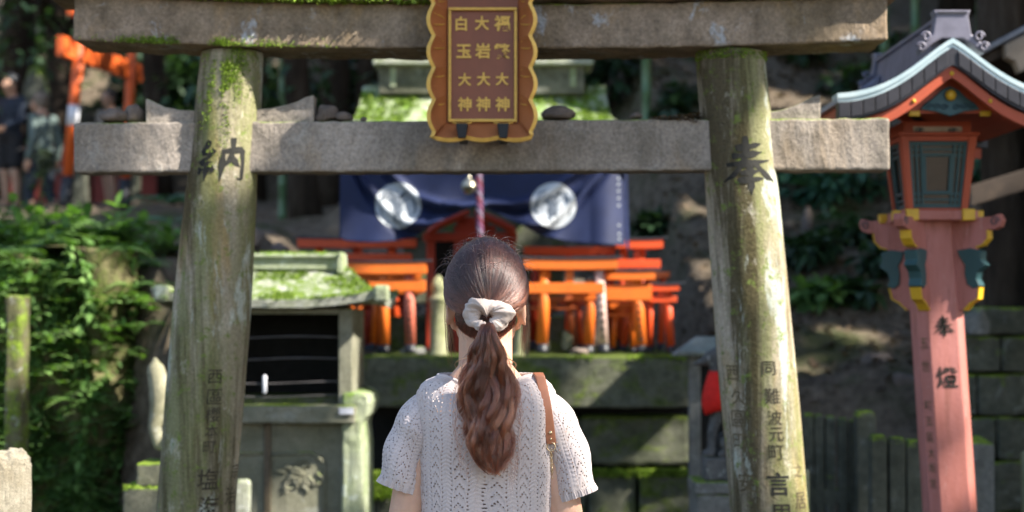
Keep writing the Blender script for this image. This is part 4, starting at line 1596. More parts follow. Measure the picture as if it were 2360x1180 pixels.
for y0, y1 in ((RYf - 0.004, RYf + 0.05), (RYb - 0.05, RYb + 0.004)):
    te = band('tile_edge', TILE, 0.0132, 0.072, y0, y1, 0.985)
for sx in (-1, 1):
    for k in range(9):
        x0 = HWR * (0.985 - 0.105 * k)
        x1 = x0 - HWR * 0.098
        q = MB()
        q.hexa([(RCX + sx * x1, RYf - 0.010, roof_z(x1) - 0.066), (RCX + sx * x0, RYf - 0.010, roof_z(x0) - 0.066), (RCX + sx * x0, RYf - 0.0045, roof_z(x0) - 0.066), (RCX + sx * x1, RYf - 0.0045, roof_z(x1) - 0.066),
                (RCX + sx * x1, RYf - 0.010, roof_z(x1) - 0.016), (RCX + sx * x0, RYf - 0.010, roof_z(x0) - 0.016), (RCX + sx * x0, RYf - 0.0045, roof_z(x0) - 0.016), (RCX + sx * x1, RYf - 0.0045, roof_z(x1) - 0.016)])
        q.build('edge_tile', TILE, te, False, 0.0015)
for y0, y1 in ((RYf + 0.012, RYf + 0.035), (RYb - 0.035, RYb - 0.012)):
    band('bargeboard', LRED, 0.073, 0.112, y0, y1, 0.93)
rg = []
for i in range(41):
    x = HWR * (2 * i / 40 - 1) * 0.94
    z = roof_z(x)
    rg.append([(RCX + x, RYf + 0.052, z - 0.05), (RCX + x, RYb - 0.052, z - 0.05), (RCX + x, RYb - 0.052, z - 0.016), (RCX + x, RYf + 0.052, z - 0.016)])
MB().loft(rg).build('roof_underside', LRED, lan, False)
for y0, y1 in ((RYf - 0.006, RYf + 0.09), (RYb - 0.09, RYb + 0.006)):
    band('verge_roll', COPPER.m, -0.017, -0.0005, y0, y1, 0.995)
# gable wall and its teal carving
gz = zw + 0.02
MB().prism([(RCX - 0.20, gz), (RCX + 0.20, gz), (RCX + 0.10, roof_z(0.11) - 0.055), (RCX, ap.z - 0.075), (RCX - 0.10, roof_z(0.11) - 0.055)], 'y', RYf + 0.10, RYf + 0.12).build('gable_wall', LRED, lan)
car = P(2190, 232, RYf + 0.085)
MB().prism([(car.x - 0.10, car.z - 0.030), (car.x - 0.05, car.z - 0.036), (car.x, car.z - 0.052), (car.x + 0.05, car.z - 0.036), (car.x + 0.10, car.z - 0.030), (car.x + 0.085, car.z - 0.010),
            (car.x + 0.055, car.z + 0.010), (car.x + 0.03, car.z + 0.036), (car.x, car.z + 0.05), (car.x - 0.03, car.z + 0.036), (car.x - 0.055, car.z + 0.010), (car.x - 0.085, car.z - 0.010)], 'y', RYf + 0.085, RYf + 0.098).build('cloud_carving', TEAL, lan, False, 0.003)
for sx in (-1, 1):
    for kk in range(3):
        q = car + Vector((sx * (0.02 + 0.026 * kk), -0.003, -0.022 + 0.002 * kk))
        pts = [q + Vector((0.012 * math.cos(a) * (1 - a / 11), 0, 0.010 * math.sin(a) * (1 - a / 11))) for a in np.linspace(0, 7, 14)]
        MB().tube(pts, 0.0025, 6).build('scroll', TEALD, lan, True)
MB().ball((car.x, RYf + 0.078, car.z + 0.018), (0.019, 0.014, 0.019)).build('gold_boss', YEL, lan, True)
for sx in (-1, 1):
    q = P(2190 + sx * 82, 262, RYf + 0.09)
    MB().box(q.x - 0.018, q.x + 0.018, q.y, q.y + 0.016, q.z - 0.008, q.z + 0.010).build('yellow_cap', YEL, lan, False, 0.003)
    for k in (0.33, 0.66):
        x = HWR * k
        MB().ball((RCX + sx * x, RYf + 0.010, roof_z(x) - 0.10), (0.007, 0.004, 0.007), 10, 6).build('stud', YEL, lan, True)
MB().ball((RCX, RYf + 0.010, ap.z - 0.098), (0.008, 0.004, 0.008), 10, 6).build('stud', YEL, lan, True)
# ridge with end ornament and two stepped tails
rz0 = ap.z
MB().hexa([(RCX - 0.06, RYf + 0.06, rz0 - 0.03), (RCX + 0.06, RYf + 0.06, rz0 - 0.03), (RCX + 0.06, RYb - 0.06, rz0 - 0.03), (RCX - 0.06, RYb - 0.06, rz0 - 0.03),
           (RCX - 0.045, RYf + 0.06, rz0 + 0.075), (RCX + 0.045, RYf + 0.06, rz0 + 0.075), (RCX + 0.045, RYb - 0.06, rz0 + 0.075), (RCX - 0.045, RYb - 0.06, rz0 + 0.075)]).build('ridge', ORNA, lan, False, 0.004)
MB().box(RCX - 0.054, RCX + 0.054, RYf + 0.055, RYb - 0.055, rz0 + 0.076, rz0 + 0.09).build('ridge_cap', ORNA, lan, False, 0.003)
for y0, y1 in ((RYf + 0.0, RYf + 0.055), (RYb - 0.055, RYb)):
    orn = MB()
    pf = [(-0.062, 0.0), (-0.105, -0.035), (-0.11, -0.015), (-0.085, 0.02), (-0.064, 0.03), (-0.055, 0.09), (-0.062, 0.112), (0.062, 0.112), (0.055, 0.09), (0.064, 0.03), (0.085, 0.02), (0.11, -0.015), (0.105, -0.035), (0.062, 0.0), (0.035, 0.016), (-0.035, 0.016)]
    orn.prism([(RCX + a, rz0 + b) for a, b in pf], 'y', y0, y1)
    oo = orn.build('ridge_ornament', ORNA, lan, False, 0.004)
    MB().prism([(RCX - 0.048, rz0 + 0.098), (RCX + 0.048, rz0 + 0.098), (RCX + 0.048, rz0 + 0.106), (RCX - 0.048, rz0 + 0.106)], 'y', y0 - 0.005, y0 - 0.0005).build('ornament_rim', TILE, oo)
    for sx in (-1, 1):
        for cx_, cz_, r_ in ((0.088, 0.022, 0.017), (0.104, -0.012, 0.016)):
            q = Vector((RCX + sx * cx_, y0 - 0.006, rz0 + cz_))
            MB().tube([q + Vector((sx * r_ * math.cos(a) * (1 - a / 12), 0, r_ * math.sin(a) * (1 - a / 12))) for a in np.linspace(0, 7.5, 18)], 0.0042, 6).build('scroll', ORNA, oo, True)
for sx in (-1, 1):
    x = HWR * 0.34
    st_ = MB()
    for y0, y1, x0, x1, h in ((RYb - 0.16, RYb - 0.04, 0.06, 0.17, 0.05), (RYb - 0.12, RYb - 0.01, 0.17, 0.25, 0.04)):
        st_.hexa([(RCX + sx * x0, y0, roof_z(x0) - 0.01), (RCX + sx * x1, y0, roof_z(x1) - 0.01), (RCX + sx * x1, y1, roof_z(x1) - 0.01), (RCX + sx * x0, y1, roof_z(x0) - 0.01),
                  (RCX + sx * x0, y0, roof_z(x0) + h), (RCX + sx * x1, y0, roof_z(x1) + h), (RCX + sx * x1, y1, roof_z(x1) + h), (RCX + sx * x0, y1, roof_z(x0) + h)])
    st_.build('descending_ridge', ORNA, lan, False, 0.004)

# ------------------------------------------------------------------ fox statues
FOX = stone('fox_stone', (0.30, 0.28, 0.19), (0.20, 0.19, 0.12), (0.06, 0.06, 0.03), moss=0.22, up=0.3, streak=0.4, scale=3, lichen=0.3)
FOXD = stone('dark_fox_stone', (0.13, 0.125, 0.12), (0.075, 0.075, 0.075), (0.02, 0.02, 0.02), moss=0.14, up=0.3, streak=0.5, scale=3, lichen=0.4)
BIB = NT('red_bib')
BIB.base(BIB.mix(1.0, (0.60, 0.018, 0.012), BIB.ramp(BIB.noise(30, 4), [(0.3, 0.8), (0.7, 1.15)]), 'MULTIPLY'), 0.8, 0.2)


def fox(base, face, s, label, mat, tail_r=1.0):
    """seated fox; face = +1 looks towards +x, -1 towards -x; base: where it sits, s: height to ear tips"""
    b = MB()
    f = face
    def p(x, y, z):
        return (base[0] + f * x * s, base[1] + y * s, base[2] + z * s)
    def cap(a, c, ra, rb):
        b.capsule(p(*a), p(*c), ra * s, rb * s, 12)
    cap((-0.10, 0, 0.17), (0.02, 0, 0.36), 0.135, 0.115)     # haunch to back
    cap((0.02, 0, 0.36), (0.10, 0, 0.56), 0.115, 0.085)     # chest
    cap((0.10, 0, 0.56), (0.13, 0, 0.76), 0.075, 0.065)     # neck
    for y in (-1, 1):
        cap((-0.06, y * 0.09, 0.16), (0.05, y * 0.11, 0.12), 0.10, 0.075)   # thigh
        cap((0.05, y * 0.11, 0.10), (-0.06, y * 0.11, 0.045), 0.05, 0.035)  # shank
        cap((-0.06, y * 0.11, 0.03), (0.11, y * 0.11, 0.025), 0.033, 0.032)  # hind foot
        cap((0.11, y * 0.055, 0.42), (0.17, y * 0.055, 0.20), 0.05, 0.036)  # fore leg
        cap((0.17, y * 0.055, 0.20), (0.175, y * 0.055, 0.04), 0.034, 0.03)
        cap((0.175, y * 0.055, 0.028), (0.225, y * 0.055, 0.026), 0.032, 0.028)
        cap((0.10, y * 0.05, 0.88), (0.085, y * 0.065, 0.985), 0.034, 0.008)  # ear
        cap((0.20, y * 0.022, 0.80), (0.21, y * 0.022, 0.80), 0.022, 0.02)   # brow
    cap((0.12, 0, 0.81), (0.18, 0, 0.80), 0.078, 0.06)      # skull
    cap((0.18, 0, 0.785), (0.31, 0, 0.745), 0.05, 0.02)      # muzzle
    # tail rising behind, thick towards the tip
    pts = [(-0.18, 0, 0.10), (-0.27, 0, 0.14), (-0.31, 0, 0.28), (-0.28, 0, 0.44), (-0.27, 0, 0.60), (-0.30, 0, 0.76), (-0.31, 0, 0.86)]
    rr = [0.045, 0.05, 0.055, 0.068, 0.085, 0.075, 0.02]
    for i in range(len(pts) - 1):
        cap(pts[i], pts[i + 1], rr[i] * tail_r, rr[i + 1] * tail_r)
    cap((-0.16, 0, 0.015), (0.2, 0, 0.015), 0.02, 0.02)
    g = thing('fox_statue', label, 'fox statue', base)
    b.fuse('body', mat, g, 0.007 * max(1, s), 5)
    return g


def pedestal(name, px, ytop, wpx, Y, layers, label, mat):
    q = P(px, ytop, Y)
    h = wpx / SC(Y) / 2
    g = thing(name, label, 'pedestal', (q.x, Y, 0))
    z = q.z
    for i, (k, hh) in enumerate(layers):
        z0 = z - hh if i < len(layers) - 1 else 0
        nm = 'top_slab' if i == 0 else 'block'
        o = MB().box(q.x - h * k, q.x + h * k, Y - h * k, Y + h * k, z0 + 0.001, z).build(nm, mat, g, False, 0.008)
        rough_up(o, 0.010, 0.05, 3)
        z = z0
    return g, q


YL = 6.3
g, q = pedestal('fox_pedestal', 388, 1062, 120, YL, [(1.0, 0.09), (1.42, 0.9)], 'moss-topped stone pedestal at the foot of the left torii pillar', MOSSY)
mp = []
for _ in range(900):
    h = 60 / SC(YL) * 1.42
    mp.append((Vector((q.x + random.uniform(-h, h), YL + random.uniform(-h, h * 0.5), q.z - 0.09 + random.uniform(-0.012, 0.004))), Vector((0, -0.4, 0.8))))
tufts('moss', mp, 0.009, g)
fox((P(440, 1062, YL).x, YL, q.z), 1, 0.45, 'seated stone fox whose thick raised tail shows left of the mossy torii pillar', FOX, 1.05)
YRF = 6.7
g, q = pedestal('fox_pedestal', 1668, 1104, 150, YRF, [(1.0, 0.05), (0.92, 0.9)], 'dark stone pedestal beside the right torii pillar', GREYST)
q2 = P(1668, 1052, YRF)
o = MB().box(q2.x - 0.085, q2.x + 0.085, YRF - 0.085, YRF + 0.085, q.z + 0.001, q2.z).build('upper_block', FOXD, g, False, 0.008)
fx = fox((P(1690, 1052, YRF).x, YRF, q2.z), -1, 0.50, 'seated dark stone fox wearing a red bib left of the right torii pillar', FOXD)
# bib: cloth wrapped on the chest
bx = P(1662, 904, YRF)
bb = MB()
rings = []
for i in range(9):
    t = i / 8
    z = bx.z + 0.085 - 0.165 * t
    w_ = 0.045 + 0.03 * math.sin(min(1, t * 1.25) * math.pi * 0.5) - 0.012 * max(0, t - 0.75) * 4
    rings.append([(bx.x + w_ * math.cos(a) * 1.0, YRF + w_ * 1.25 * math.sin(a), z - 0.012 * math.cos(a * 2) * t) for a in np.linspace(0, 2 * math.pi, 28, endpoint=False)])
o = bb.loft(rings, False).build('red_bib', BIB.m, fx, True)
sd = o.modifiers.new('thick', 'SOLIDIFY')
sd.thickness = 0.004

# small stone lantern-like shrine with a slab roof beside that fox
sg = thing('roofed_stone_lantern', 'grey roofed stone lantern with a slab roof at the right end of the long platform', 'stone lantern', (P(1605, 0, 8.0).x, 8.0, 0))
YS = 8.0
q = P(1600, 820, YS)
MB().box(q.x - 0.028, q.x + 0.028, YS - 0.03, YS + 0.03, 0.0, q.z).build('post', GREYST, sg, False, 0.006)
qq = P(1690, 820, YS)
MB().box(qq.x - 0.028, qq.x + 0.028, YS - 0.03, YS + 0.03, 0.0, q.z).build('post', GREYST, sg, False, 0.006)
MB().box(q.x + 0.03, qq.x - 0.03, YS + 0.01, YS + 0.04, 0.0, q.z - 0.001).build('back_board', DARK_WOOD_SHADE, sg)
a, b = P(1556, 816, YS - 0.1), P(1740, 772, YS + 0.12)
o = MB().hexa([(a.x, YS - 0.13, q.z + 0.001), (P(1730, 0, YS).x, YS - 0.13, q.z + 0.001), (P(1730, 0, YS).x, YS + 0.15, q.z + 0.001), (a.x, YS + 0.15, q.z + 0.001),
               (a.x + 0.005, YS - 0.135, q.z + 0.022), (P(1732, 0, YS).x, YS - 0.135, q.z + 0.022), (P(1690, 0, YS).x, YS + 0.02, q.z + 0.095), (P(1602, 0, YS).x, YS + 0.02, q.z + 0.095)]).build('roof', stone('slab_roof_stone', (0.25, 0.26, 0.25), (0.17, 0.19, 0.16), moss=0.25, up=0.15, lichen=0.3), sg, False, 0.006)

# ------------------------------------------------------------------ stone fence, block and wall at lower right
FEN = stone('fence_stone', (0.12, 0.12, 0.09), (0.07, 0.075, 0.055), (0.02, 0.02, 0.015), moss=0.34, up=0.5, lichen=0.35, streak=0.6, scale=2.0, bump=0.7, lich_col=(0.25, 0.27, 0.25))
fg = thing('stone_fence', 'mossy stone picket fence with a taller end post, low beside the right torii pillar', 'fence', (P(1930, 0, 7.8).x, 7.8, 0))


def picket(px, ytop, wpx, Y, par, pyr=0.0):
    q = P(px, ytop, Y)
    h = wpx / SC(Y) / 2
    o = MB().loft([[(q.x + sx * h * k, Y + sy * h * k, z) for sx, sy in ((-1, -1), (1, -1), (1, 1), (-1, 1))] for z, k in ((0, 1), (q.z - 0.03 - pyr, 1), (q.z - 0.004, 0.82 if not pyr else 0.15), (q.z, 0.6 if not pyr else 0.05))]).build('post', FEN, par, False, 0.006)
    rough_up(o, 0.008, 0.05, 3)
    return o


for px, yt in ((1862, 952), (1886, 955), (1912, 958), (1940, 962), (1966, 966)):
    picket(px, yt, 22, 8.1, fg)
picket(1992, 946, 44, 8.0, fg)
MB().box(P(1850, 0, 8.12).x, P(1995, 0, 8.12).x, 8.08, 8.14, 0.55, 0.62).build('rail', FEN, fg, False, 0.004)
fg2 = thing('stone_fence', 'nearer run of thick flat-topped stone pickets directly left of the lantern post', 'fence', (P(2060, 0, 7.0).x, 7.0, 0))
for px, yt in ((2022, 1000), (2064, 1006), (2104, 1012), (2146, 1018)):
    picket(px, yt, 36, 7.0, fg2)
MB().box(P(2005, 0, 7.05).x, P(2160, 0, 7.05).x, 7.02, 7.08, 0.5, 0.57).build('rail', FEN, fg2, False, 0.004)
q = P(2250, 1022, 7.1)
h = 0.06
o = MB().loft([[(q.x + sx * h * k, 7.1 + sy * h * k, z) for sx, sy in ((-1, -1), (1, -1), (1, 1), (-1, 1))] for z, k in ((0, 1), (q.z, 1), (q.z + 0.035, 0.12))]).build('stone_post', GREYST, None, False, 0.005, loc=(q.x, 7.1, 0))
tag(o, 'thick grey stone post with pyramid top right behind the lantern post', 'stone post')
rough_up(o, 0.006, 0.05, 3)
q = P(2358, 1045, 7.0)
o = MB().loft([[(q.x + 0.035 + sx * 0.035 * k, 7.0 + sy * 0.035 * k, z) for sx, sy in ((-1, -1), (1, -1), (1, 1), (-1, 1))] for z, k in ((0, 1), (q.z, 1), (q.z + 0.01, 0.7))]).build('stone_post', PALEST, None, False, 0.005, loc=(q.x + 0.035, 7.0, 0))
tag(o, 'yellowish stone post cut by the edge at the far lower right', 'stone post')
q = P(1856, 1080, 5.6)
o = MB().box(q.x - 0.03, q.x + 0.006, 5.55, 5.62, 0, q.z).build('stone_post', PALEST, None, False, 0.005, loc=(q.x, 5.58, 0))
tag(o, 'pale post top peeping out low at the right edge of the right pillar', 'stone post')
wl = thing('stone_block_wall', 'retaining wall of big dark squared stone blocks at the right behind the lantern', 'wall', (P(2330, 0, 8.4).x, 8.4, 0))
for y0, y1, xsx in ((708, 772, (2225, 2262, 2420)), (776, 858, (2225, 2310, 2460)), (862, 958, (2225, 2255, 2400, 2520)), (962, 1060, (2225, 2300, 2460)), (1064, 1180, (2225, 2290, 2420)), (1184, 1395, (2225, 2300, 2460))):
    for x0, x1 in zip(xsx[:-1], xsx[1:]):
        o = px_box(MB(), x0, x1 - 3, y0, y1, 8.4 + random.uniform(-0.02, 0.02), 9.3).build('block', FEN, wl, False, 0.015)
        rough_up(o, 0.02, 0.1, 3)
rock('rock', 2248, 772, 60, 60, 8.3, 'pale rough rock standing on the dark block wall right of the lantern', 14, GREYST, 'rock', None)

# ------------------------------------------------------------------ wooden shed roof cut by the right edge
SHED = plain('weathered_timber', (0.05, 0.033, 0.022, 1), 0.8, 0, 0.4, 12)
SHEDL = plain('pale_rafter', (0.30, 0.23, 0.17, 1), 0.7, 0, 0.25, 12)
sh = thing('wooden_shed', 'dark timber shed with slanting roof edge cut by the right edge of the view', 'shed', (P(2420, 0, 8.0).x, 8.0, 0))
YH = 7.6
a, b = P(2238, 138, YH), P(2520, -10, YH)
nrm = Vector((a.z - b.z, 0, b.x - a.x)).normalized()
MB().hexa([a, b, b + Vector((0, 1.6, 0)), a + Vector((0, 1.6, 0)), a + nrm * 0.025, b + nrm * 0.025, b + nrm * 0.025 + Vector((0, 1.6, 0)), a + nrm * 0.025 + Vector((0, 1.6, 0))]).build('roof', plain('shed_roof', (0.16, 0.16, 0.18, 1), 0.4, 0.2, 0.3), sh, False, 0.004)
for k in range(3):
    y = YH + 0.06 + 0.55 * k
    p0, p1 = a + Vector((0.02, 0, 0)), b
    MB().hexa([Vector((p0.x, y, p0.z - 0.05)), Vector((p1.x, y, p1.z - 0.05)), Vector((p1.x, y + 0.05, p1.z - 0.05)), Vector((p0.x, y + 0.05, p0.z - 0.05)),
               Vector((p0.x, y, p0.z - 0.003)), Vector((p1.x, y, p1.z - 0.003)), Vector((p1.x, y + 0.05, p1.z - 0.003)), Vector((p0.x, y + 0.05, p0.z - 0.003))]).build('rafter', SHED, sh, False, 0.003)
q = P(2340, 130, YH + 0.02)
MB().prism([(q.x - 0.055, q.z + 0.05), (q.x + 0.10, q.z + 0.13), (q.x + 0.10, q.z - 0.03), (q.x + 0.01, q.z - 0.08), (q.x - 0.01, q.z - 0.03), (q.x - 0.05, q.z - 0.01)], 'y', YH - 0.02, YH + 0.05).build('carved_rafter_end', SHEDL, sh, False, 0.004)
a, b = P(2236, 452, 7.9), P(2520, 366, 7.9)
MB().hexa([Vector((a.x, 7.9, a.z - 0.05)), Vector((b.x, 7.9, b.z - 0.05)), Vector((b.x, 8.0, b.z - 0.05)), Vector((a.x, 8.0, a.z - 0.05)), Vector((a.x, 7.9, a.z + 0.05)), Vector((b.x, 7.9, b.z + 0.05)), Vector((b.x, 8.0, b.z + 0.05)), Vector((a.x, 8.0, a.z + 0.05))]).build('beam', SHED, sh, False, 0.004)
q = P(2400, 700, 8.1)
MB().box(q.x - 0.05, q.x + 0.05, 8.05, 8.15, 0, P(0, 60, 8.1).z).build('post', SHED, sh, False, 0.004)
MB().box(P(2370, 0, 8.6).x, P(2760, 0, 8.6).x, 8.6, 8.65, 0, P(0, 60, 8.6).z).build('wall_board', SHED, sh)
# thick dark trunk at the right edge
BARK = NT('bark')
bk = BARK.noise(9, 7, 0.75, (1, 1, 0.2))
BARK.base(BARK.ramp(bk, [(0.3, (0.012, 0.009, 0.007)), (0.55, (0.045, 0.033, 0.024)), (0.8, (0.10, 0.085, 0.065))]), 0.95, 0.1)
BARK.bump(bk, 0.9, 0.03)

# ------------------------------------------------------------------ bright stone post at lower left
YB = 4.4
q = P(30, 1040, YB)
r_ = 0.052
rg = []
rot = 0.62
for z, k in ((0, 1.0), (q.z - 0.05, 1.0), (q.z - 0.015, 0.95), (q.z, 0.72)):
    ring = []
    for i in range(40):
        a = 2 * math.pi * i / 40
        d_ = 1.0 / max(abs(math.cos(a)), abs(math.sin(a))) ** 0.86
        x, y = d_ * r_ * k * math.cos(a), d_ * r_ * k * math.sin(a)
        ring.append((q.x - 0.015 + x * math.cos(rot) - y * math.sin(rot), YB + x * math.sin(rot) + y * math.cos(rot), z + 0.01 * fbm(i * 0.4, z * 5) * (k < 1)))
    rg.append(ring)
o = MB().loft(rg).build('stone_post', stone('rough_granite', (0.40, 0.36, 0.28), (0.28, 0.24, 0.17), (0.10, 0.08, 0.05), moss=0.12, up=0.1, streak=0.4, scale=4, bump=0.9, fine=0.4), None, False, loc=(q.x - 0.015, YB, 0))
rough_up(o, 0.012, 0.03, 4)
tag(o, 'rough granite post in full sun at the lower left corner', 'stone post')

# ------------------------------------------------------------------ people
def skin_mat(name, c):
    m = NT(name)
    n_ = m.noise(40, 4)
    m.base(m.mix(1.0, c, m.ramp(n_, [(0.3, 0.92), (0.7, 1.06)]), 'MULTIPLY'), 0.5, 0.35)
    m.b.inputs['Subsurface Weight'].default_value = 0.25
    m.b.inputs['Subsurface Radius'].default_value = (0.012, 0.004, 0.002)
    m.b.inputs['Subsurface Scale'].default_value = 0.6
    m.bump(m.noise(300, 2), 0.08, 0.001)
    return m.m


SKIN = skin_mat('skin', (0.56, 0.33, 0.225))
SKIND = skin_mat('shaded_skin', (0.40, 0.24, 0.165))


class Figure:
    """joints in metres for a 1.62 m person facing +y, pelvis over the origin"""
    def __init__(self):
        self.j = dict(pel=(0, 0, 0.90), waist=(0, 0, 1.02), chest=(0, 0.005, 1.19), neck0=(0, -0.012, 1.345), neck1=(0, 0.008, 1.425), head=(0, 0.018, 1.505),
                      shl=(-0.155, -0.008, 1.305), shr=(0.155, -0.008, 1.305), ell=(-0.205, -0.02, 1.045), elr=(0.205, -0.02, 1.045),
                      wrl=(-0.215, 0.05, 0.83), wrr=(0.215, 0.05, 0.83), hil=(-0.085, 0, 0.86), hir=(0.085, 0, 0.86),
                      knl=(-0.09, 0.02, 0.47), knr=(0.09, 0.02, 0.47), anl=(-0.09, -0.01, 0.08), anr=(0.09, -0.01, 0.08))

    def set(self, **kw):
        self.j.update(kw)
        return self


def hand(b, wr, dirv, side, palm_n):
    """palm, four unequal bent fingers and a thumb from the side of the palm"""
    d = Vector(dirv).normalized()
    n = Vector(palm_n)
    n = (n - d * n.dot(d)).normalized()
    w = d.cross(n).normalized() * side
    wr = Vector(wr)
    for k in (-0.024, -0.008, 0.008, 0.024):
        b.capsule(wr + w * k * 0.6 + d * 0.008, wr + w * k + d * 0.078, 0.013, 0.0115, 10)
    for i, (k, Lf) in enumerate(((0.028, 0.066), (0.010, 0.076), (-0.009, 0.071), (-0.027, 0.056))):
        a = wr + w * k + d * 0.080
        p1 = a + d * Lf * 0.45 + n * 0.006 + w * k * 0.08
        p2 = p1 + d * Lf * 0.30 + n * (0.014 + 0.003 * i)
        p3 = p2 + d * Lf * 0.20 + n * 0.017
        b.capsule(a, p1, 0.0092, 0.0085, 8)
        b.capsule(p1, p2, 0.0085, 0.0078, 8)
        b.capsule(p2, p3, 0.0078, 0.0066, 8)
    t0 = wr + w * 0.018 + d * 0.022
    t1 = t0 + w * 0.030 + d * 0.026 + n * 0.010
    t2 = t1 + w * 0.012 + d * 0.028 + n * 0.006
    b.capsule(t0, t1, 0.012, 0.010, 8)
    b.capsule(t1, t2, 0.0098, 0.0075, 8)


def body_pieces(f, hands=True, slim=1.0, feet=True):
    j = {k: Vector(v) for k, v in f.j.items()}
    b = MB()
    c = b.capsule
    def ell(center, r):
        b.ball(center, r, 20, 12)
    ell(j['pel'].lerp(j['waist'], 0.1), (0.145 * slim, 0.10 * slim, 0.125))
    ell(j['waist'], (0.118 * slim, 0.088 * slim, 0.13))
    ell(j['chest'], (0.135 * slim, 0.095 * slim, 0.15))
    for s in 'lr':
        sg = -1 if s == 'l' else 1
        c(j['chest'] + Vector((sg * 0.05, 0, 0.06)), j['sh' + s], 0.075, 0.052)
        c(j['neck0'] + Vector((sg * 0.02, -0.012, -0.012)), j['sh' + s] + Vector((0, 0, 0.0)), 0.038, 0.036)       # trapezius
        c(j['neck0'] + Vector((sg * 0.012, -0.012, 0.03)), j['neck0'] + Vector((sg * 0.055, -0.012, -0.018)), 0.032, 0.030)
        c(j['sh' + s], j['el' + s], 0.046, 0.036)
        c(j['el' + s], j['el' + s].lerp(j['wr' + s], 0.35), 0.036, 0.036)
        c(j['el' + s].lerp(j['wr' + s], 0.35), j['wr' + s], 0.036, 0.023)
        c(j['hi' + s], j['kn' + s], 0.082 * slim, 0.052)
        c(j['kn' + s], j['kn' + s].lerp(j['an' + s], 0.35) + Vector((0, -0.012, 0)), 0.050, 0.052)
        c(j['kn' + s].lerp(j['an' + s], 0.35) + Vector((0, -0.012, 0)), j['an' + s], 0.052, 0.032)
        if feet:
            c(j['an' + s] + Vector((0, -0.03, -0.045)), j['an' + s] + Vector((0, 0.06, -0.045)), 0.034, 0.034)
            c(j['an' + s] + Vector((0, 0.06, -0.048)), j['an' + s] + Vector((sg * 0.006, 0.155, -0.055)), 0.034, 0.024)
        if hands:
            d = (j['wr' + s] - j['el' + s]).normalized()
            hand(b, j['wr' + s], d, -sg if False else 1, Vector((-sg, 0.25, 0)))
    c(j['neck0'] + Vector((0, 0.0, -0.03)), j['neck1'] + Vector((0, 0.005, 0.03)), 0.057, 0.057)
    h = j['head']
    ell(h + Vector((0, -0.012, 0.028)), (0.073, 0.092, 0.090))              # skull
    ell(h + Vector((0, 0.035, -0.022)), (0.056, 0.058, 0.088))             # face
    c(h + Vector((0, 0.062, -0.088)), h + Vector((0, 0.060, -0.078)), 0.026, 0.03)     # chin
    for sg in (-1, 1):
        c(h + Vector((sg * 0.040, 0.014, -0.058)), h + Vector((sg * 0.018, 0.062, -0.088)), 0.022, 0.02)      # jaw
        c(h + Vector((sg * 0.036, 0.078, -0.022)), h + Vector((sg * 0.042, 0.066, -0.03)), 0.018, 0.018)     # cheek
        c(h + Vector((sg * 0.016, 0.089, 0.024)), h + Vector((sg * 0.044, 0.078, 0.022)), 0.011, 0.009)      # brow
        ell(h + Vector((sg * 0.031, 0.083, 0.004)), (0.0135, 0.010, 0.009))                                 # eyelids
        # ear: flat shell with a rim, leaning out from the head
        e = h + Vector((sg * 0.0715, -0.002, -0.024))
        for i in range(9):
            a0, a1 = R(-70 + 32 * i), R(-70 + 32 * (i + 1))
            p = lambda a: e + Vector((sg * (0.002 + 0.007 * (math.cos(a) > 0)), -0.013 * math.cos(a), 0.021 * math.sin(a)))
            c(p(a0), p(a1), 0.0042, 0.0042, 6)
        ell(e + Vector((sg * 0.0, 0.0, 0.0)), (0.006, 0.011, 0.019))
        ell(e + Vector((sg * -0.004, 0.006, -0.021)), (0.006, 0.009, 0.011))
    c(h + Vector((0, 0.092, 0.016)), h + Vector((0, 0.112, -0.024)), 0.0085, 0.0125)           # nose
    for sg in (-1, 1):
        c(h + Vector((sg * 0.010, 0.100, -0.027)), h + Vector((sg * 0.012, 0.094, -0.028)), 0.0075, 0.007)
    c(h + Vector((-0.020, 0.089, -0.053)), h + Vector((0.020, 0.089, -0.053)), 0.0065, 0.0065)   # lips
    c(h + Vector((-0.016, 0.089, -0.062)), h + Vector((0.016, 0.089, -0.062)), 0.0068, 0.0068)
    return b


# ---- the walker seen from behind
WY = 3.4
ws = 1120.0
HX = P(1119, 690, WY)
WB = Vector((HX.x, WY, 0))
wom = thing('person', 'woman with wavy brown ponytail in a cream knitted top standing with her back to us', 'person', WB)
fig = Figure()
fig.set(head=(0.0, 0.03, 1.498), neck1=(0.0, 0.012, 1.425), neck0=(0.0, -0.005, 1.345),
        shl=(-0.120, 0.0, 1.260), shr=(0.122, 0.0, 1.262), ell=(-0.168, -0.03, 1.03), elr=(0.172, -0.03, 1.02),
        wrl=(-0.185, 0.06, 0.83), wrr=(0.185, 0.07, 0.83))
bp = body_pieces(fig, slim=0.92)
bp.v = [p + WB for p in bp.v]
wbody = bp.fuse('body', SKIN, wom, 0.0042, 6)

# knitted top ---------------------------------------------------------------
KNIT = NT('knit_yarn')
kf = KNIT.noise(700, 2, 0.6)
KNIT.base(KNIT.mix(1.0, (0.56, 0.475, 0.45), KNIT.ramp(kf, [(0.3, 0.88), (0.7, 1.08)]), 'MULTIPLY'), 0.9, 0.1)
KNIT.b.inputs['Sheen Weight'].default_value = 0.25
KNIT.b.inputs['Sheen Roughness'].default_value = 0.5
KNIT.bump(kf, 0.35, 0.0008)


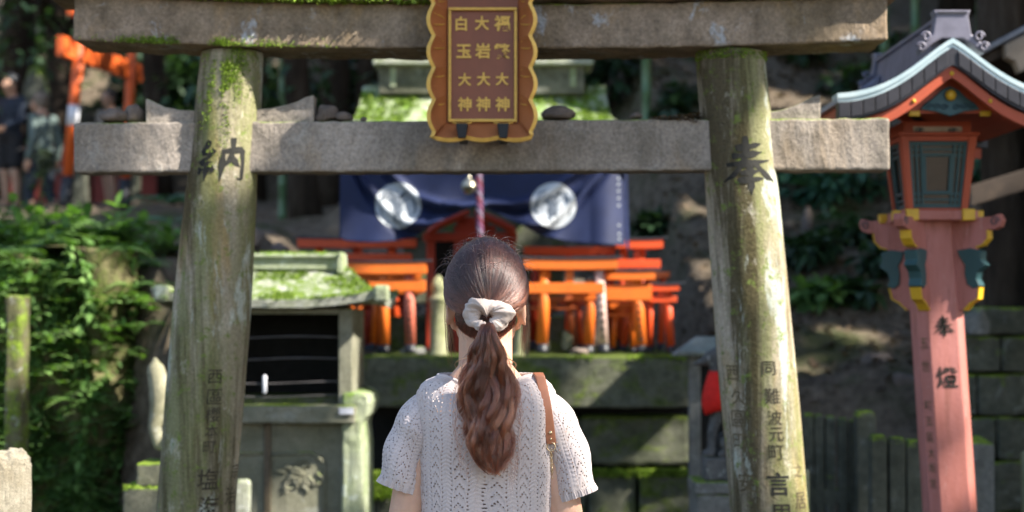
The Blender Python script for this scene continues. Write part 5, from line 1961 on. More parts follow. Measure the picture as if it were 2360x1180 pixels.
def knit(U, Vv, amp=1.0):
    """lace stitch: returns (height in m, hole mask) for lengths U across, V along"""
    Pm = 0.0260
    u = U / Pm
    k = np.floor(u)
    x = (u - k) * 2 - 1                 # -1..1 in the column
    odd = (np.mod(k, 2) == 1)
    ax = np.abs(x)
    # fishbone columns: slanting ribs with a line of eyelets down each side
    per = 0.0082
    fb = np.sin(2 * np.pi * (Vv / per + 0.75 * ax))
    h1 = 0.00042 * fb * (1 - sm(0.70, 0.95, ax)) + 0.0007 * np.exp(-((ax - 0.0) / 0.16) ** 2)
    ph = np.mod(Vv / per + 0.25, 1) - 0.5
    hole1 = (((ax - 0.80) * Pm / 2) ** 2 + (ph * per) ** 2) < 0.0019 ** 2
    # chevron eyelet columns
    per2 = 0.0190
    hole2 = np.zeros_like(hole1)
    for xo, vo in ((0.0, 0.0), (0.30, 0.24), (0.58, 0.48)):
        ph2 = (np.mod(Vv / per2 + vo + 0.5, 1) - 0.5) * per2
        hole2 |= (((ax - xo) * Pm / 2) ** 2 + ph2 ** 2) < 0.0020 ** 2
    h2 = 0.00045 * np.sin(2 * np.pi * (Vv / per2 + 0.85 * ax) + 1.2) + 0.0012 * np.exp(-((ax - 0.92) / 0.12) ** 2)
    st = 0.00030 * np.sin(2 * np.pi * Vv / 0.0036) * np.cos(2 * np.pi * U / 0.0040)
    h = np.where(odd, h1, h2) + st
    hole = np.where(odd, hole1, hole2)
    return h * amp, hole


def knitted(name, parent, fun, nu, nv, Lu, Lv, plain_top=0.0, plain_bot=0.0, frill=0.0, closed=True, u0=0.0):
    """fun(a (0..1 round), t (0..1 along)) -> xyz arrays; Lu(t), Lv are lengths used by the stitch"""
    a = np.linspace(0, 1, nu, endpoint=not closed)
    t = np.linspace(0, 1, nv)
    A, T = np.meshgrid(a, t)
    X = fun(A, T)
    dU = np.roll(X, -1, 1) - np.roll(X, 1, 1)
    if not closed:
        dU[:, 0] = X[:, 1] - X[:, 0]
        dU[:, -1] = X[:, -1] - X[:, -2]
    dV = np.gradient(X, axis=0)
    Nn = np.cross(dU, dV)
    Nn /= np.linalg.norm(Nn, axis=2, keepdims=True) + 1e-9
    U = (A - u0) * Lu
    Vv = T * Lv
    wob = 0.0016 * (np.sin(31 * X[..., 0] + 17 * X[..., 2]) + 0.7 * np.sin(67 * X[..., 2] - 23 * X[..., 0] + 1.3)) + 0.0006 * np.sin(190 * X[..., 0] + 140 * X[..., 2])
    wob2 = 0.0014 * (np.sin(41 * X[..., 0] - 29 * X[..., 2] + 0.7) + 0.6 * np.sin(83 * X[..., 0] + 37 * X[..., 2])) + 0.0006 * np.sin(170 * X[..., 2] - 150 * X[..., 0])
    h, hole = knit(U + wob, Vv + wob2)
    h = h * (0.8 + 0.35 * np.sin(53 * X[..., 0] + 71 * X[..., 2]))
    band_ = np.zeros_like(T)
    if plain_top:
        band_ = np.maximum(band_, (Vv > Lv - plain_top) * 1.0)
    if plain_bot:
        band_ = np.maximum(band_, (Vv < plain_bot) * 1.0)
    rib = 0.0010 * np.sin(2 * np.pi * U / 0.0062)
    h = np.where(band_ > 0, rib, h)
    hole = hole & (band_ == 0)
    if frill:
        e = np.clip(1 - Vv / 0.02, 0, 1)
        h = h + frill * e * (0.5 + 0.5 * np.sin(2 * np.pi * U / 0.021))
    X = X + Nn * h[:, :, None]
    idx = np.arange(nu * nv).reshape(nv, nu)
    r_ = np.roll(idx, -1, 1)
    F = np.stack([idx[:-1], r_[:-1], r_[1:], idx[1:]], -1)
    hi_ = hole.astype(int)
    hf = (hi_[:-1] + np.roll(hi_, -1, 1)[:-1] + hi_[1:] + np.roll(hi_, -1, 1)[1:]) >= 3
    if not closed:
        F = F[:, :-1]
        hf = hf[:, :-1]
    F = F.reshape(-1, 4)[~hf.ravel()]
    return quick(name, X.reshape(-1, 3), F, KNIT.m, parent, True)


TZ = [(0.80, 0.182, 0.125, 0.0), (0.92, 0.166, 0.115, 0.0), (1.02, 0.142, 0.104, 0.0), (1.08, 0.137, 0.102, 0.0), (1.16, 0.141, 0.107, 0.0), (1.22, 0.142, 0.110, 0.0), (1.26, 0.144, 0.109, -0.003),
      (1.285, 0.145, 0.104, -0.006), (1.305, 0.144, 0.095, -0.008), (1.320, 0.140, 0.086, -0.010), (1.332, 0.133, 0.079, -0.011), (1.341, 0.124, 0.073, -0.012), (1.347, 0.110, 0.069, -0.013), (1.351, 0.099, 0.066, -0.014)]
tzL = np.array([0] + list(np.cumsum([math.hypot(b[0] - a[0], max(b[1] - a[1], b[2] - a[2]) * 1.0) for a, b in zip(TZ[:-1], TZ[1:])])))


def torso(A, T):
    s = T * tzL[-1]
    z = np.interp(s, tzL, [p[0] for p in TZ])
    w = np.interp(s, tzL, [p[1] for p in TZ])
    d = np.interp(s, tzL, [p[2] for p in TZ])
    yo = np.interp(s, tzL, [p[3] for p in TZ])
    th = 2 * np.pi * A - np.pi / 2          # A = 0 is the middle of the back
    th = th + 0.12 * np.sin(2 * (th + np.pi / 2)) * 0
    cx, sy = np.cos(th), np.sin(th)
    pw = 0.78
    x = w * np.sign(cx) * np.abs(cx) ** pw
    y = d * np.sign(sy) * np.abs(sy) ** pw + yo
    # the neck dips a little at the middle of the back, and the shoulder blades show
    bk_ = np.clip(-sy, 0, 1)
    zz = z - 0.030 * sm(1.30, 1.351, z) * bk_ ** 3 * (1 - np.clip(np.abs(x) / 0.085, 0, 1) ** 2)
    y = y - 0.010 * np.exp(-((np.abs(x) - 0.075) / 0.04) ** 2) * np.exp(-((z - 1.235) / 0.06) ** 2) * (bk_ > 0)
    y = y + 0.008 * np.exp(-(x / 0.02) ** 2) * np.exp(-((z - 1.12) / 0.14) ** 2) * (bk_ > 0)
    # soft drape folds towards the arms
    fold = 0.0045 * np.sin(22 * (np.abs(x) * 0.9 + (z - 1.1) * 0.45)) * sm(0.07, 0.13, np.abs(x)) * sm(1.28, 1.20, z)
    y = y - fold * (bk_ > 0)
    return np.stack([x + WB.x + 0.002, y + WB.y, zz], -1)


swt = knitted('knitted_top', wom, torso, 720, 440, 0.832, tzL[-1], plain_top=0.012, plain_bot=0.05)


def sleeve(side):
    hx, hz = (-0.182, 1.124) if side < 0 else (0.186, 1.108)
    K = np.array([[side * 0.080, 1.283], [side * 0.148, 1.298], [side * 0.152, 1.215], [hx, hz]])

    def path(t):
        b = [(1 - t) ** 3, 3 * t * (1 - t) ** 2, 3 * t * t * (1 - t), t ** 3]
        d = [-3 * (1 - t) ** 2, 3 * (1 - t) ** 2 - 6 * t * (1 - t), 6 * t * (1 - t) - 3 * t * t, 3 * t * t]
        return sum(b[i][..., None] * K[i] for i in range(4)), sum(d[i][..., None] * K[i] for i in range(4))

    def fun(A, T):
        th = 2 * np.pi * A
        t = 1 - T                       # T = 0 hem, 1 inside the shoulder
        c, d = path(t)
        d = d / np.linalg.norm(d, axis=-1, keepdims=True)
        o = np.stack([-d[..., 1] * -1.0, -d[..., 0]], -1) * 1.0
        o = np.stack([d[..., 1], -d[..., 0]], -1) * (-side)
        r_o = np.interp(t, [0, 0.25, 0.5, 0.8, 0.93, 1.0], [0.034, 0.042, 0.0475, 0.0450, 0.0440, 0.0470])
        r_b = np.interp(t, [0, 0.25, 0.5, 0.8, 1.0], [0.044, 0.054, 0.060, 0.053, 0.052])
        f = 0.004 * np.sin(15 * t + 2.2 * np.cos(th) + 1.0) * sm(0.3, 0.6, t)
        rc, rs = (r_o + f) * np.cos(th), (r_b + f) * np.sin(th)
        yc = WB.y + 0.000 - 0.020 * t
        return np.stack([WB.x + 0.002 + c[..., 0] + o[..., 0] * rc, yc - rs * side, c[..., 1] + o[..., 1] * rc], -1)
    return knitted('sleeve', swt, fun, 320, 230, 0.364, 0.262, plain_bot=0.010, frill=0.004)


sleeve(-1)
sleeve(1)
# neck band
pts = []
for a in np.linspace(0, 2 * np.pi, 80, endpoint=False):
    q = torso(np.array([[((a + np.pi / 2) / (2 * np.pi)) % 1.0]]), np.array([[1.0]]))[0, 0]
    pts.append(Vector(q))
nbm = MB()
n = len(pts)
rings = []
for i, p in enumerate(pts):
    t = (pts[(i + 1) % n] - pts[i - 1]).normalized()
    u = Vector((0, 0, 1))
    u = (u - t * u.dot(t)).normalized()
    w_ = t.cross(u)
    k = 0.0028 + 0.0004 * (i % 2)
    rings.append([p + (u * 1.5 * math.cos(b) + w_ * math.sin(b)) * k for b in np.linspace(0, 2 * np.pi, 8, endpoint=False)])
nbm.loft(rings + [rings[0]], False)
nbm.build('neckband', KNIT.m, swt, True)
# skirt below the frame
SK = plain('dark_skirt_cloth', (0.03, 0.03, 0.04, 1), 0.85)
rg = []
for z, w_, d_ in ((0.93, 0.150, 0.11), (0.84, 0.172, 0.128), (0.6, 0.20, 0.16), (0.32, 0.25, 0.21)):
    rg.append([(WB.x + (w_ + 0.012 * math.cos(9 * a)) * math.cos(a), WB.y + (d_ + 0.012 * math.cos(9 * a)) * math.sin(a), z) for a in np.linspace(0, 2 * np.pi, 72, endpoint=False)])
MB().loft(rg, False).build('skirt', SK, wom, True)
for sg in (-1, 1):
    sh_ = MB()
    a = Vector((sg * 0.09, -0.01, 0.08)) + WB
    sh_.capsule(a + Vector((0, -0.035, -0.045)), a + Vector((0, 0.06, -0.045)), 0.042, 0.042)
    sh_.capsule(a + Vector((0, 0.06, -0.046)), a + Vector((0, 0.16, -0.05)), 0.042, 0.032)
    sh_.build('shoe', SK, wom, True)

# hair -----------------------------------------------------------------------
def hairmat(name, tipc, rootc, z0, z1, rough=0.32):
    m = NT(name)
    h = m.n('ShaderNodeBsdfHairPrincipled')
    try:
        h.model = 'CHIANG'
    except Exception:
        pass
    h.parametrization = 'COLOR'
    mr = m.n('ShaderNodeMapRange')
    mr.inputs[1].default_value = z0
    mr.inputs[2].default_value = z1
    m.l(m.xyz()[2], mr.inputs[0])
    c = m.mix(mr.outputs[0], tipc, rootc)
    nn_ = m.noise(55, 3, 0.6, (1, 1, 0.25))
    c = m.mix(1.0, c, m.ramp(nn_, [(0.30, 0.8), (0.70, 1.25)]), 'MULTIPLY')
    at = m.n('ShaderNodeAttribute', attribute_name='lock')
    c = m.mix(1.0, c, m.ramp(at.outputs['Fac'], [(0.0, (0.22, 0.22, 0.25)), (0.5, (0.85, 0.8, 0.8)), (0.8, (1.5, 1.35, 1.25)), (1.0, (2.6, 2.1, 1.8))]), 'MULTIPLY')
    m.l(c, h.inputs['Color'])
    h.inputs['Roughness'].default_value = rough
    h.inputs['Radial Roughness'].default_value = 0.4
    if 'Random Roughness' in h.inputs:
        h.inputs['Random Roughness'].default_value = 0.2
    m.l(h.outputs[0], m.t.nodes['Material Output'].inputs['Surface'])
    return m.m


def strands(name, S, rad, mat, parent, tip=0.3, lock=None):
    """S: array (k, n, 3)"""
    S = np.asarray(S, dtype=np.float64) - np.array(origin(parent))
    k, n, _ = S.shape
    cu = bpy.data.hair_curves.new(name)
    cu.add_curves([n] * k)
    cu.attributes['position'].data.foreach_set('vector', S.astype(np.float32).ravel())
    ra = cu.attributes.get('radius') or cu.attributes.new('radius', 'FLOAT', 'POINT')
    prof = np.interp(np.linspace(0, 1, n), [0, 0.6, 1], [1, 1, tip])
    ra.data.foreach_set('value', (np.tile(prof, k) * rad).astype(np.float32))
    la_ = cu.attributes.new('lock', 'FLOAT', 'CURVE')
    la_.data.foreach_set('value', np.asarray(lock if lock is not None else np.full(k, 0.5), dtype=np.float32))
    cu.materials.append(mat)
    o = bpy.data.objects.new(name, cu)
    COL.objects.link(o)
    o.parent = parent
    return o


HAIRM = hairmat('brown_hair', (0.16, 0.052, 0.029), (0.026, 0.0135, 0.012), 1.30, 1.54, 0.26)
HC = np.array([WB.x + 0.001, WB.y + 0.018, 1.528])
HR = np.array([0.0845, 0.104, 0.100])
CAPM = plain('hair_under', (0.022, 0.013, 0.010, 1), 0.6)
# under-layer so that no scalp shows
rg = []
for i in range(17):
    ph = R(90 - i * 9.0)
    q = max(math.cos(ph), 0.01)
    ring = []
    for jx in range(40):
        a = 2 * math.pi * jx / 40
        x, y, z = HR[0] * 0.95 * q * math.cos(a), HR[1] * 0.95 * q * math.sin(a), HR[2] * 0.95 * math.sin(ph)
        if y > 0.03 and z < 0.045:
            y = min(y, 0.03 + 0.02 * (z + 0.1))
        if z < -0.055:
            y = min(y, -0.012)
        ring.append((HC[0] + x * (1 if z > -0.03 else 0.90), HC[1] + y, HC[2] + z))
    rg.append(ring)
cap_ = MB().loft(rg).build('hair', CAPM, wom, True)
TIE = np.array([WB.x + 0.008, WB.y - 0.094, 1.490])     # where the tail is gathered
td = (TIE - HC) / HR
td /= np.linalg.norm(td)
S = []
N1 = 12000
rg_ = np.random.default_rng(5)
cl_c = rg_.normal(size=(900, 3))
cl_c /= np.linalg.norm(cl_c, axis=1, keepdims=True)
cl_r = rg_.uniform(0, 1, 900)
LK = []
while len(S) < N1:
    d = rg_.normal(size=3)
    d /= np.linalg.norm(d)
    if d[2] < -0.86 or (d[2] < -0.55 and (d[1] > -0.25 or abs(d[0]) > 0.5)) or (d[1] > 0.25 and d[2] < 0.50 - 0.2 * abs(d[0])) or (d[1] > 0.0 and d[2] < -0.05):
        continue
    if d[2] < -0.30 and abs(d[0]) > 0.72:
        continue
    w0 = d.dot(td)
    om = math.acos(max(-0.999, min(0.999, w0)))
    if om < 0.12:
        continue
    # part of the strands lean together into locks
    li_ = int(np.argmax(cl_c @ d))
    lk = cl_c[li_]
    LK.append(min(1, max(0, 0.85 * cl_r[li_] + 0.15 * rg_.uniform())))
    ts = np.linspace(0, 1, 16)
    pts = []
    jit = rg_.normal(0, 0.012, 3)
    lift = rg_.uniform(0.985, 1.035) + (0.03 * rg_.uniform() if rg_.uniform() < 0.06 else 0)
    for t in ts:
        a, b = math.sin((1 - t) * om) / math.sin(om), math.sin(t * om) / math.sin(om)
        g = a * d + b * td
        pull = 0.6 * math.sin(math.pi * t)
        g = g + (lk - d) * pull * (1 - t)
        side_drop = -0.16 * math.sin(math.pi * t) * min(1, abs(d[0]) * 1.1) * (1 if d[2] > -0.2 else -0.3)
        g = g + np.array([0, 0, side_drop])
        g = g / np.linalg.norm(g)
        rr = lift * (1 + (0.022 * cl_r[li_] - 0.012) * math.sin(math.pi * t))
        tp = max(0.0, g[2])
        p = HC + HR * g * rr * np.array([1 - 0.10 * tp ** 3, 1, 1 + 0.05 * tp])
        k = t ** 5
        p = p * (1 - k * 0.5) + TIE * (k * 0.5) + jit * 0.02
        pts.append(p)
    S.append(pts)
# nape hair combed up to the tie
for _ in range(2200):
    a = rg_.uniform(-1.45, 1.45)
    z0 = 1.418 + 0.040 * (abs(a) / 1.45) ** 1.3 + abs(rg_.normal(0, 0.006))
    st_ = np.array([WB.x + 0.0585 * math.sin(a) * 1.03, WB.y + 0.006 - 0.0585 * math.cos(a), z0])
    md_ = np.array([WB.x + 0.076 * math.sin(a * 0.9), WB.y + 0.004 - 0.086 * math.cos(a * 0.9), z0 + 0.030])
    pts = []
    for t in np.linspace(0, 1, 16):
        p = (1 - t) ** 2 * st_ + 2 * t * (1 - t) * md_ + t * t * (TIE + np.array([0.012 * math.sin(a), 0.02, 0]))
        pts.append(p + rg_.normal(0, 0.0004, 3))
    S.append(pts)
    LK.append(min(1, max(0, 0.30 + 0.25 * math.sin(a * 23) * math.sin(a * 7 + 1) + rg_.normal(0, 0.1))))
strands('head_hair', S, 0.00036, HAIRM, cap_, 0.7, LK)

# ponytail
def tail_center(t):
    """t 0..1 along the tail; returns centre and half widths"""
    py = 735 + (1078 - 735) * t
    px = np.interp(py, [748, 800, 860, 930, 1000, 1050, 1078], [1126, 1124, 1125, 1127, 1130, 1136, 1144])
    wx = np.interp(py, [735, 752, 775, 800, 850, 900, 950, 1000, 1040, 1065, 1078], [11, 15, 24, 40, 57, 64, 61, 51, 36, 18, 3]) / ws
    z = HX.z + (690 - py) / ws * 1.0
    x = (px - 1119) / ws + WB.x
    y = WB.y + np.interp(py, [735, 748, 765, 790, 850, 900, 1000, 1078], [-0.100, -0.140, -0.158, -0.156, -0.140, -0.136, -0.142, -0.140])
    return np.array([x, y, z]), wx, wx * 0.42 + 0.006


S = []
nl = 100
LT = []
for l in range(nl):
    la = rg_.uniform(0, 2 * math.pi)
    lr = math.sqrt(rg_.uniform(0.02, 1.0)) * 0.88
    ph, fr, am = 1.1 * la + rg_.normal(0, 0.7), rg_.uniform(2.1, 2.9), rg_.uniform(0.005, 0.013)
    ph2, fr2 = rg_.uniform(0, 6.28), rg_.uniform(4.5, 7)
    Ll = rg_.uniform(0.80, 1.0) if lr > 0.45 else rg_.uniform(0.9, 1.0)
    tw = rg_.normal(0, 0.5)
    lock_w = rg_.uniform(0.06, 0.17)
    lcol = rg_.uniform(0, 1)
    for _ in range(95):
        LT.append(min(1, max(0, 0.8 * lcol + 0.2 * rg_.uniform())))
        a2, r2 = rg_.uniform(0, 6.28), math.sqrt(rg_.uniform(0, 1)) * lock_w
        j1, j2, j3 = rg_.normal(0, 0.25), rg_.normal(0, 0.0012), rg_.uniform(0, 6.28)
        le = Ll * rg_.uniform(0.9, 1.02)
        pts = []
        for i in range(34):
            t = i / 33 * le
            c, wx, wy = tail_center(min(t, 1.0))
            cl2 = 1 - 0.45 * math.sin(math.pi * min(1, t)) ** 2 * 0.5
            rx = lr * math.cos(la + tw * t) + r2 * math.cos(a2) * cl2
            ry = lr * math.sin(la + tw * t) + r2 * math.sin(a2) * cl2
            wv_ = am * sm(0.08, 0.4, np.float64(t)) * math.sin(2 * math.pi * fr * t + ph + j1)
            wz_ = 0.6 * am * sm(0.08, 0.4, np.float64(t)) * math.sin(2 * math.pi * fr * t + ph + 1.5 + j1) + 0.0015 * math.sin(2 * math.pi * fr2 * t + ph2 + j3 * 0.1)
            pts.append((c[0] + rx * wx + wv_ + j2 * math.sin(14 * t + j3), c[1] + ry * wy + wz_ + j2 * math.cos(11 * t + j3), c[2]))
        S.append(pts)
strands('ponytail', S, 0.00031, HAIRM, cap_, 0.35, LT)
# stray hairs and the loose side strands
S = []
for _ in range(260):
    d = np.array([rg_.normal(0, 0.55), rg_.normal(-0.1, 0.5), rg_.uniform(0.35, 1.0)])
    d /= np.linalg.norm(d)
    s = np.cross(d, rg_.normal(size=3))
    s /= np.linalg.norm(s)
    L_ = rg_.uniform(0.012, 0.05)
    p0 = HC + HR * d
    S.append([p0 + HR * 0 + d * L_ * 0.55 * math.sin(1.9 * t) + s * L_ * t + np.array([0, 0, -0.3 * L_ * t * t]) for t in np.linspace(0, 1, 16)])
for sg, n_, x0, x1, z1 in ((-1, 46, 1030, 1034, 850), (1, 120, 1204, 1212, 835)):
    for _ in range(n_):
        k = rg_.normal(0, 1)
        pts = []
        end = z1 - abs(rg_.normal(0, 40))
        for t in np.linspace(0, 1, 16):
            py = 640 + (end - 640) * t
            px = x0 + (x1 - x0) * t + sg * 6 * math.sin(2.4 * t) + k * (1.5 + 4.0 * t) - sg * 10 * t * t
            pts.append([(px - 1119) / ws + WB.x, WB.y + 0.045 + 0.004 * k + 0.012 * t, HX.z + (690 - py) / ws])
        S.append(pts)
for _ in range(170):
    sg = rg_.choice([-1, 1])
    t0 = rg_.uniform(0.15, 0.95)
    c, wx, wy = tail_center(t0)
    L_ = rg_.uniform(0.03, 0.08)
    p0 = c + np.array([sg * wx * 0.9, -0.2 * wy, 0])
    ph = rg_.uniform(0, 6.28)
    S.append([p0 + np.array([sg * 0.016 * math.sin(2.6 * t) + 0.003 * math.sin(6 * t + ph), -0.004 * t, -L_ * t]) for t in np.linspace(0, 1, 16)])
for _ in range(110):                                    # nape wisps
    x = rg_.normal(0, 0.028)
    p0 = np.array([WB.x + x, WB.y - 0.048 + 0.02 * abs(x) / 0.04, 1.462])
    L_ = rg_.uniform(0.02, 0.05)
    S.append([p0 + np.array([(0.008 - x) * 0.3 * t + 0.002 * math.sin(5 * t + x * 90), -0.012 * t * (1 - t) - 0.006, -L_ * t]) for t in np.linspace(0, 1, 16)])
strands('loose_hair', S, 0.00020, HAIRM, cap_, 0.3)

# scrunchie
SCR = plain('scrunchie_cloth', (0.44, 0.365, 0.325, 1), 0.62, 0, 0.05, 60, 0.3, 0.08)
nu_, nv_ = 160, 48
sc0 = np.array([(1124 - 1119) / ws + WB.x, WB.y - 0.118, HX.z + (690 - 728) / ws])
ex = np.array([1, 0, -0.06]); ez = np.array([0.0, 0.32, 0.95]); ey = np.cross(ex, ez)
V = []
for i in range(nu_):
    a = 2 * math.pi * i / nu_
    for jx in range(nv_):
        b = 2 * math.pi * jx / nv_
        fold = math.sin(4 * a + 1.6 * math.sin(2 * a + 0.7) + 0.9 * math.sin(b)) + 0.5 * math.sin(9 * a + 2.0 * math.sin(3 * a) + 1.2 * b)
        rmin = 0.0155 * (1 + 0.30 * math.sin(a + 0.35) + 0.10 * math.sin(3 * a + 2.2) + 0.13 * fold)
        rmin += 0.0035 * fbm(math.cos(a) * 1.8 + 3, math.sin(a) * 1.8, b * 0.5)
        maj = 0.0265 + 0.002 * math.sin(2 * a + 0.6)
        rr = maj + rmin * math.cos(b) * 1.15
        p = sc0 + ex * (rr * math.cos(a) * 1.12) + ez * (rr * math.sin(a) * 0.84 + 0.004 * math.cos(2 * a)) + ey * (rmin * 1.1 * math.sin(b) + 0.005 * math.sin(3 * a + 0.5))
        V.append(p)
F = [(i * nv_ + jx, ((i + 1) % nu_) * nv_ + jx, ((i + 1) % nu_) * nv_ + (jx + 1) % nv_, i * nv_ + (jx + 1) % nv_) for i in range(nu_) for jx in range(nv_)]
quick('scrunchie', V, F, SCR, cap_, True)

# shoulder bag: strap, ring and chain over the right shoulder -----------------
LEA = plain('tan_leather', (0.33, 0.125, 0.062, 1), 0.42, 0, 0.12, 30, 0.45, 0.08)
GMET = plain('pale_gold_metal', (0.70, 0.52, 0.32, 1), 0.25, 0.95, 0.08)
bag = thing('shoulder_bag', 'shoulder bag with tan leather strap and gold chain over the right shoulder of the woman', 'bag', (WB.x + 0.19, WB.y, 0.80))


from mathutils.bvhtree import BVHTree
BACK = []
for o_ in [swt] + [c for c in swt.children if c.name.startswith('sleeve')]:
    off_ = origin(o_)
    BACK.append(BVHTree.FromPolygons([v.co + off_ for v in o_.data.vertices], [tuple(p.vertices) for p in o_.data.polygons]))


def back_y(x, z):
    """depth of the knitted top's back at (x, z)"""
    w = np.interp(z, [p[0] for p in TZ], [p[1] for p in TZ])
    d = np.interp(z, [p[0] for p in TZ], [p[2] for p in TZ])
    yo = np.interp(z, [p[0] for p in TZ], [p[3] for p in TZ])
    h = min((t.ray_cast(Vector((x, WB.y - 1.0, z)), Vector((0, 1, 0)))[0] or Vector((0, WB.y, 0))).y for t in BACK)
    return h if h < WB.y - 0.001 else WB.y - 0.03


def wpx(px, py):
    return (px - 1119) / ws + WB.x, HX.z + (690 - py) / ws


rows = [(1238, 856, 0.045), (1240, 858, 0.02), (1243, 863, 0.003), (1249, 885, None), (1256, 920, None), (1262, 960, None), (1267, 1000, None), (1268, 1016, None)]
V = []
for px, py, yy in rows:
    x, z = wpx(px, py)
    y = back_y(x, min(z, 1.345)) - 0.006 if yy is None else back_y(x, 1.335) - 0.005 + yy
    w = 0.0100
    V += [Vector((x - w, y - 0.001, z)), Vector((x + w, y + 0.002, z))]
fr_ = [Vector((wpx(1240, 0)[0] - 0.010, WB.y + 0.07, 1.325)), Vector((wpx(1240, 0)[0] + 0.010, WB.y + 0.07, 1.320))]
V = [Vector((wpx(1240, 0)[0] - 0.010, WB.y + 0.075, 1.26)), Vector((wpx(1240, 0)[0] + 0.012, WB.y + 0.075, 1.26))] + fr_ + V
F = [(2 * i, 2 * i + 1, 2 * i + 3, 2 * i + 2) for i in range(len(V) // 2 - 1)]
o = put('strap', V, F, LEA, bag, True)
sd = o.modifiers.new('thick', 'SOLIDIFY')
sd.thickness = 0.0032
sd.offset = 0
bv = o.modifiers.new('bevel', 'BEVEL')
bv.width = 0.0008
bv.limit_method = 'ANGLE'
st = o.modifiers.new('sub', 'SUBSURF')
st.levels = st.render_levels = 2
x, z = wpx(1266, 990)
y = back_y(x, z) - 0.009
MB().ball((x, y, z), (0.004, 0.002, 0.004), 12, 8).build('rivet', GMET, o, True)
x, z = wpx(1267, 1004)
MB().ball((x, back_y(x, z) - 0.009, z), (0.0025, 0.0015, 0.0025), 10, 6).build('rivet', GMET, o, True)
x, z = wpx(1268, 1022)
y0 = back_y(x, z) - 0.008
MB().tube([Vector((x + 0.0085 * math.cos(a), y0, z + 0.0085 * math.sin(a))) for a in np.linspace(0, 2 * math.pi, 26)], 0.0014, 6, False).build('ring', GMET, bag, True)
ch = MB()
p0 = Vector((x, y0, z - 0.009))
nlk = 62
for i in range(nlk):
    t = i / nlk
    zz = p0.z - 0.0050 * i
    xx = p0.x + 0.009 * min(1, t * 1.6) + 0.012 * t * t
    yy = back_y(xx, zz) - 0.0065
    pts = []
    for a in np.linspace(0, 2 * math.pi, 12):
        u_, v_ = 0.0022 * math.cos(a), 0.0040 * math.sin(a)
        k = (i % 2) * 1.3 + 0.5
        pts.append(Vector((xx + u_ * math.cos(k), yy + u_ * math.sin(k), zz + v_)))
    ch.tube(pts, 0.0009, 5, False)
ch.build('chain', GMET, bag, True)
q = Vector((WB.x + 0.215, WB.y - 0.01, 0.80))
MB().box(q.x - 0.035, q.x + 0.035, q.y - 0.10, q.y + 0.10, 0.60, 0.78).build('bag_body', LEA, bag, False, 0.02, 4)
# thin gold necklace seen at the nape
pts = []
for a in np.linspace(0, 2 * math.pi, 60):
    pts.append(Vector((WB.x + 0.063 * math.cos(a), WB.y - 0.002 + 0.062 * math.sin(a), 1.372 - 0.02 * math.sin(a))))
MB().tube(pts, 0.0011, 5, False).build('necklace', GMET, wom, True)


# ---- distant visitors on the upper path
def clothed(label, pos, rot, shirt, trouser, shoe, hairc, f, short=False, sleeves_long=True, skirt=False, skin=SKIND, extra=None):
    g = thing('person', label, 'person', pos)
    M = Matrix.Translation(Vector(pos)) @ Matrix.Rotation(rot, 4, 'Z')
    b = body_pieces(f)
    b.xf(M)
    b.fuse('body', skin, g, 0.008, 5)
    j = {k: Vector(v) for k, v in f.j.items()}
    s = MB()
    s.ball(j['chest'], (0.155, 0.118, 0.17), 18, 10)
    s.ball(j['waist'], (0.140, 0.110, 0.16), 18, 10)
    s.ball(j['pel'].lerp(j['waist'], 0.25), (0.152, 0.118, 0.12), 18, 10)
    for q in 'lr':
        s.capsule(j['chest'] + Vector((0, 0, 0.08)), j['sh' + q], 0.075, 0.062)
        s.capsule(j['neck0'] + Vector((0, -0.01, -0.03)), j['sh' + q] + Vector((0, 0, -0.004)), 0.048, 0.052)
        e = j['el' + q]
        if sleeves_long:
            s.capsule(j['sh' + q], e, 0.060, 0.050)
            s.capsule(e, e.lerp(j['wr' + q], 0.9), 0.050, 0.036)
        else:
            s.capsule(j['sh' + q], j['sh' + q].lerp(e, 0.6), 0.062, 0.060)
    s.xf(M)
    s.fuse('shirt', shirt, g, 0.009, 4)
    t = MB()
    t.ball(j['pel'], (0.156, 0.120, 0.13), 18, 10)
    for q in 'lr':
        if skirt:
            continue
        kn, an = j['kn' + q], j['an' + q]
        if short:
            t.capsule(j['hi' + q], j['hi' + q].lerp(kn, 0.75), 0.098, 0.090)
        else:
            t.capsule(j['hi' + q], kn, 0.094, 0.068)
            t.capsule(kn, kn.lerp(an, 0.93), 0.066, 0.052)
    t.xf(M)
    t.fuse('trousers' if not short else 'shorts', trouser, g, 0.009, 4)
    for q, sg in (('l', -1), ('r', 1)):
        a = j['an' + q]
        sh_ = MB()
        sh_.capsule(a + Vector((0, -0.04, -0.04)), a + Vector((0, 0.06, -0.042)), 0.044, 0.044)
        sh_.capsule(a + Vector((0, 0.06, -0.046)), a + Vector((0, 0.165, -0.05)), 0.044, 0.033)
        sh_.xf(M)
        sh_.build('shoe', shoe, g, True)
    h = MB()
    hd = j['head']
    h.ball(hd + Vector((0, -0.022, 0.040)), (0.083, 0.098, 0.090), 18, 10)
    h.ball(hd + Vector((0, -0.055, -0.005)), (0.074, 0.060, 0.075), 16, 10)
    for sg in (-1, 1):
        h.capsule(hd + Vector((sg * 0.066, 0.0, 0.03)), hd + Vector((sg * 0.066, -0.02, -0.01)), 0.02, 0.016)
    h.xf(M)
    h.fuse('hair', hairc, g, 0.008, 4)
    return g


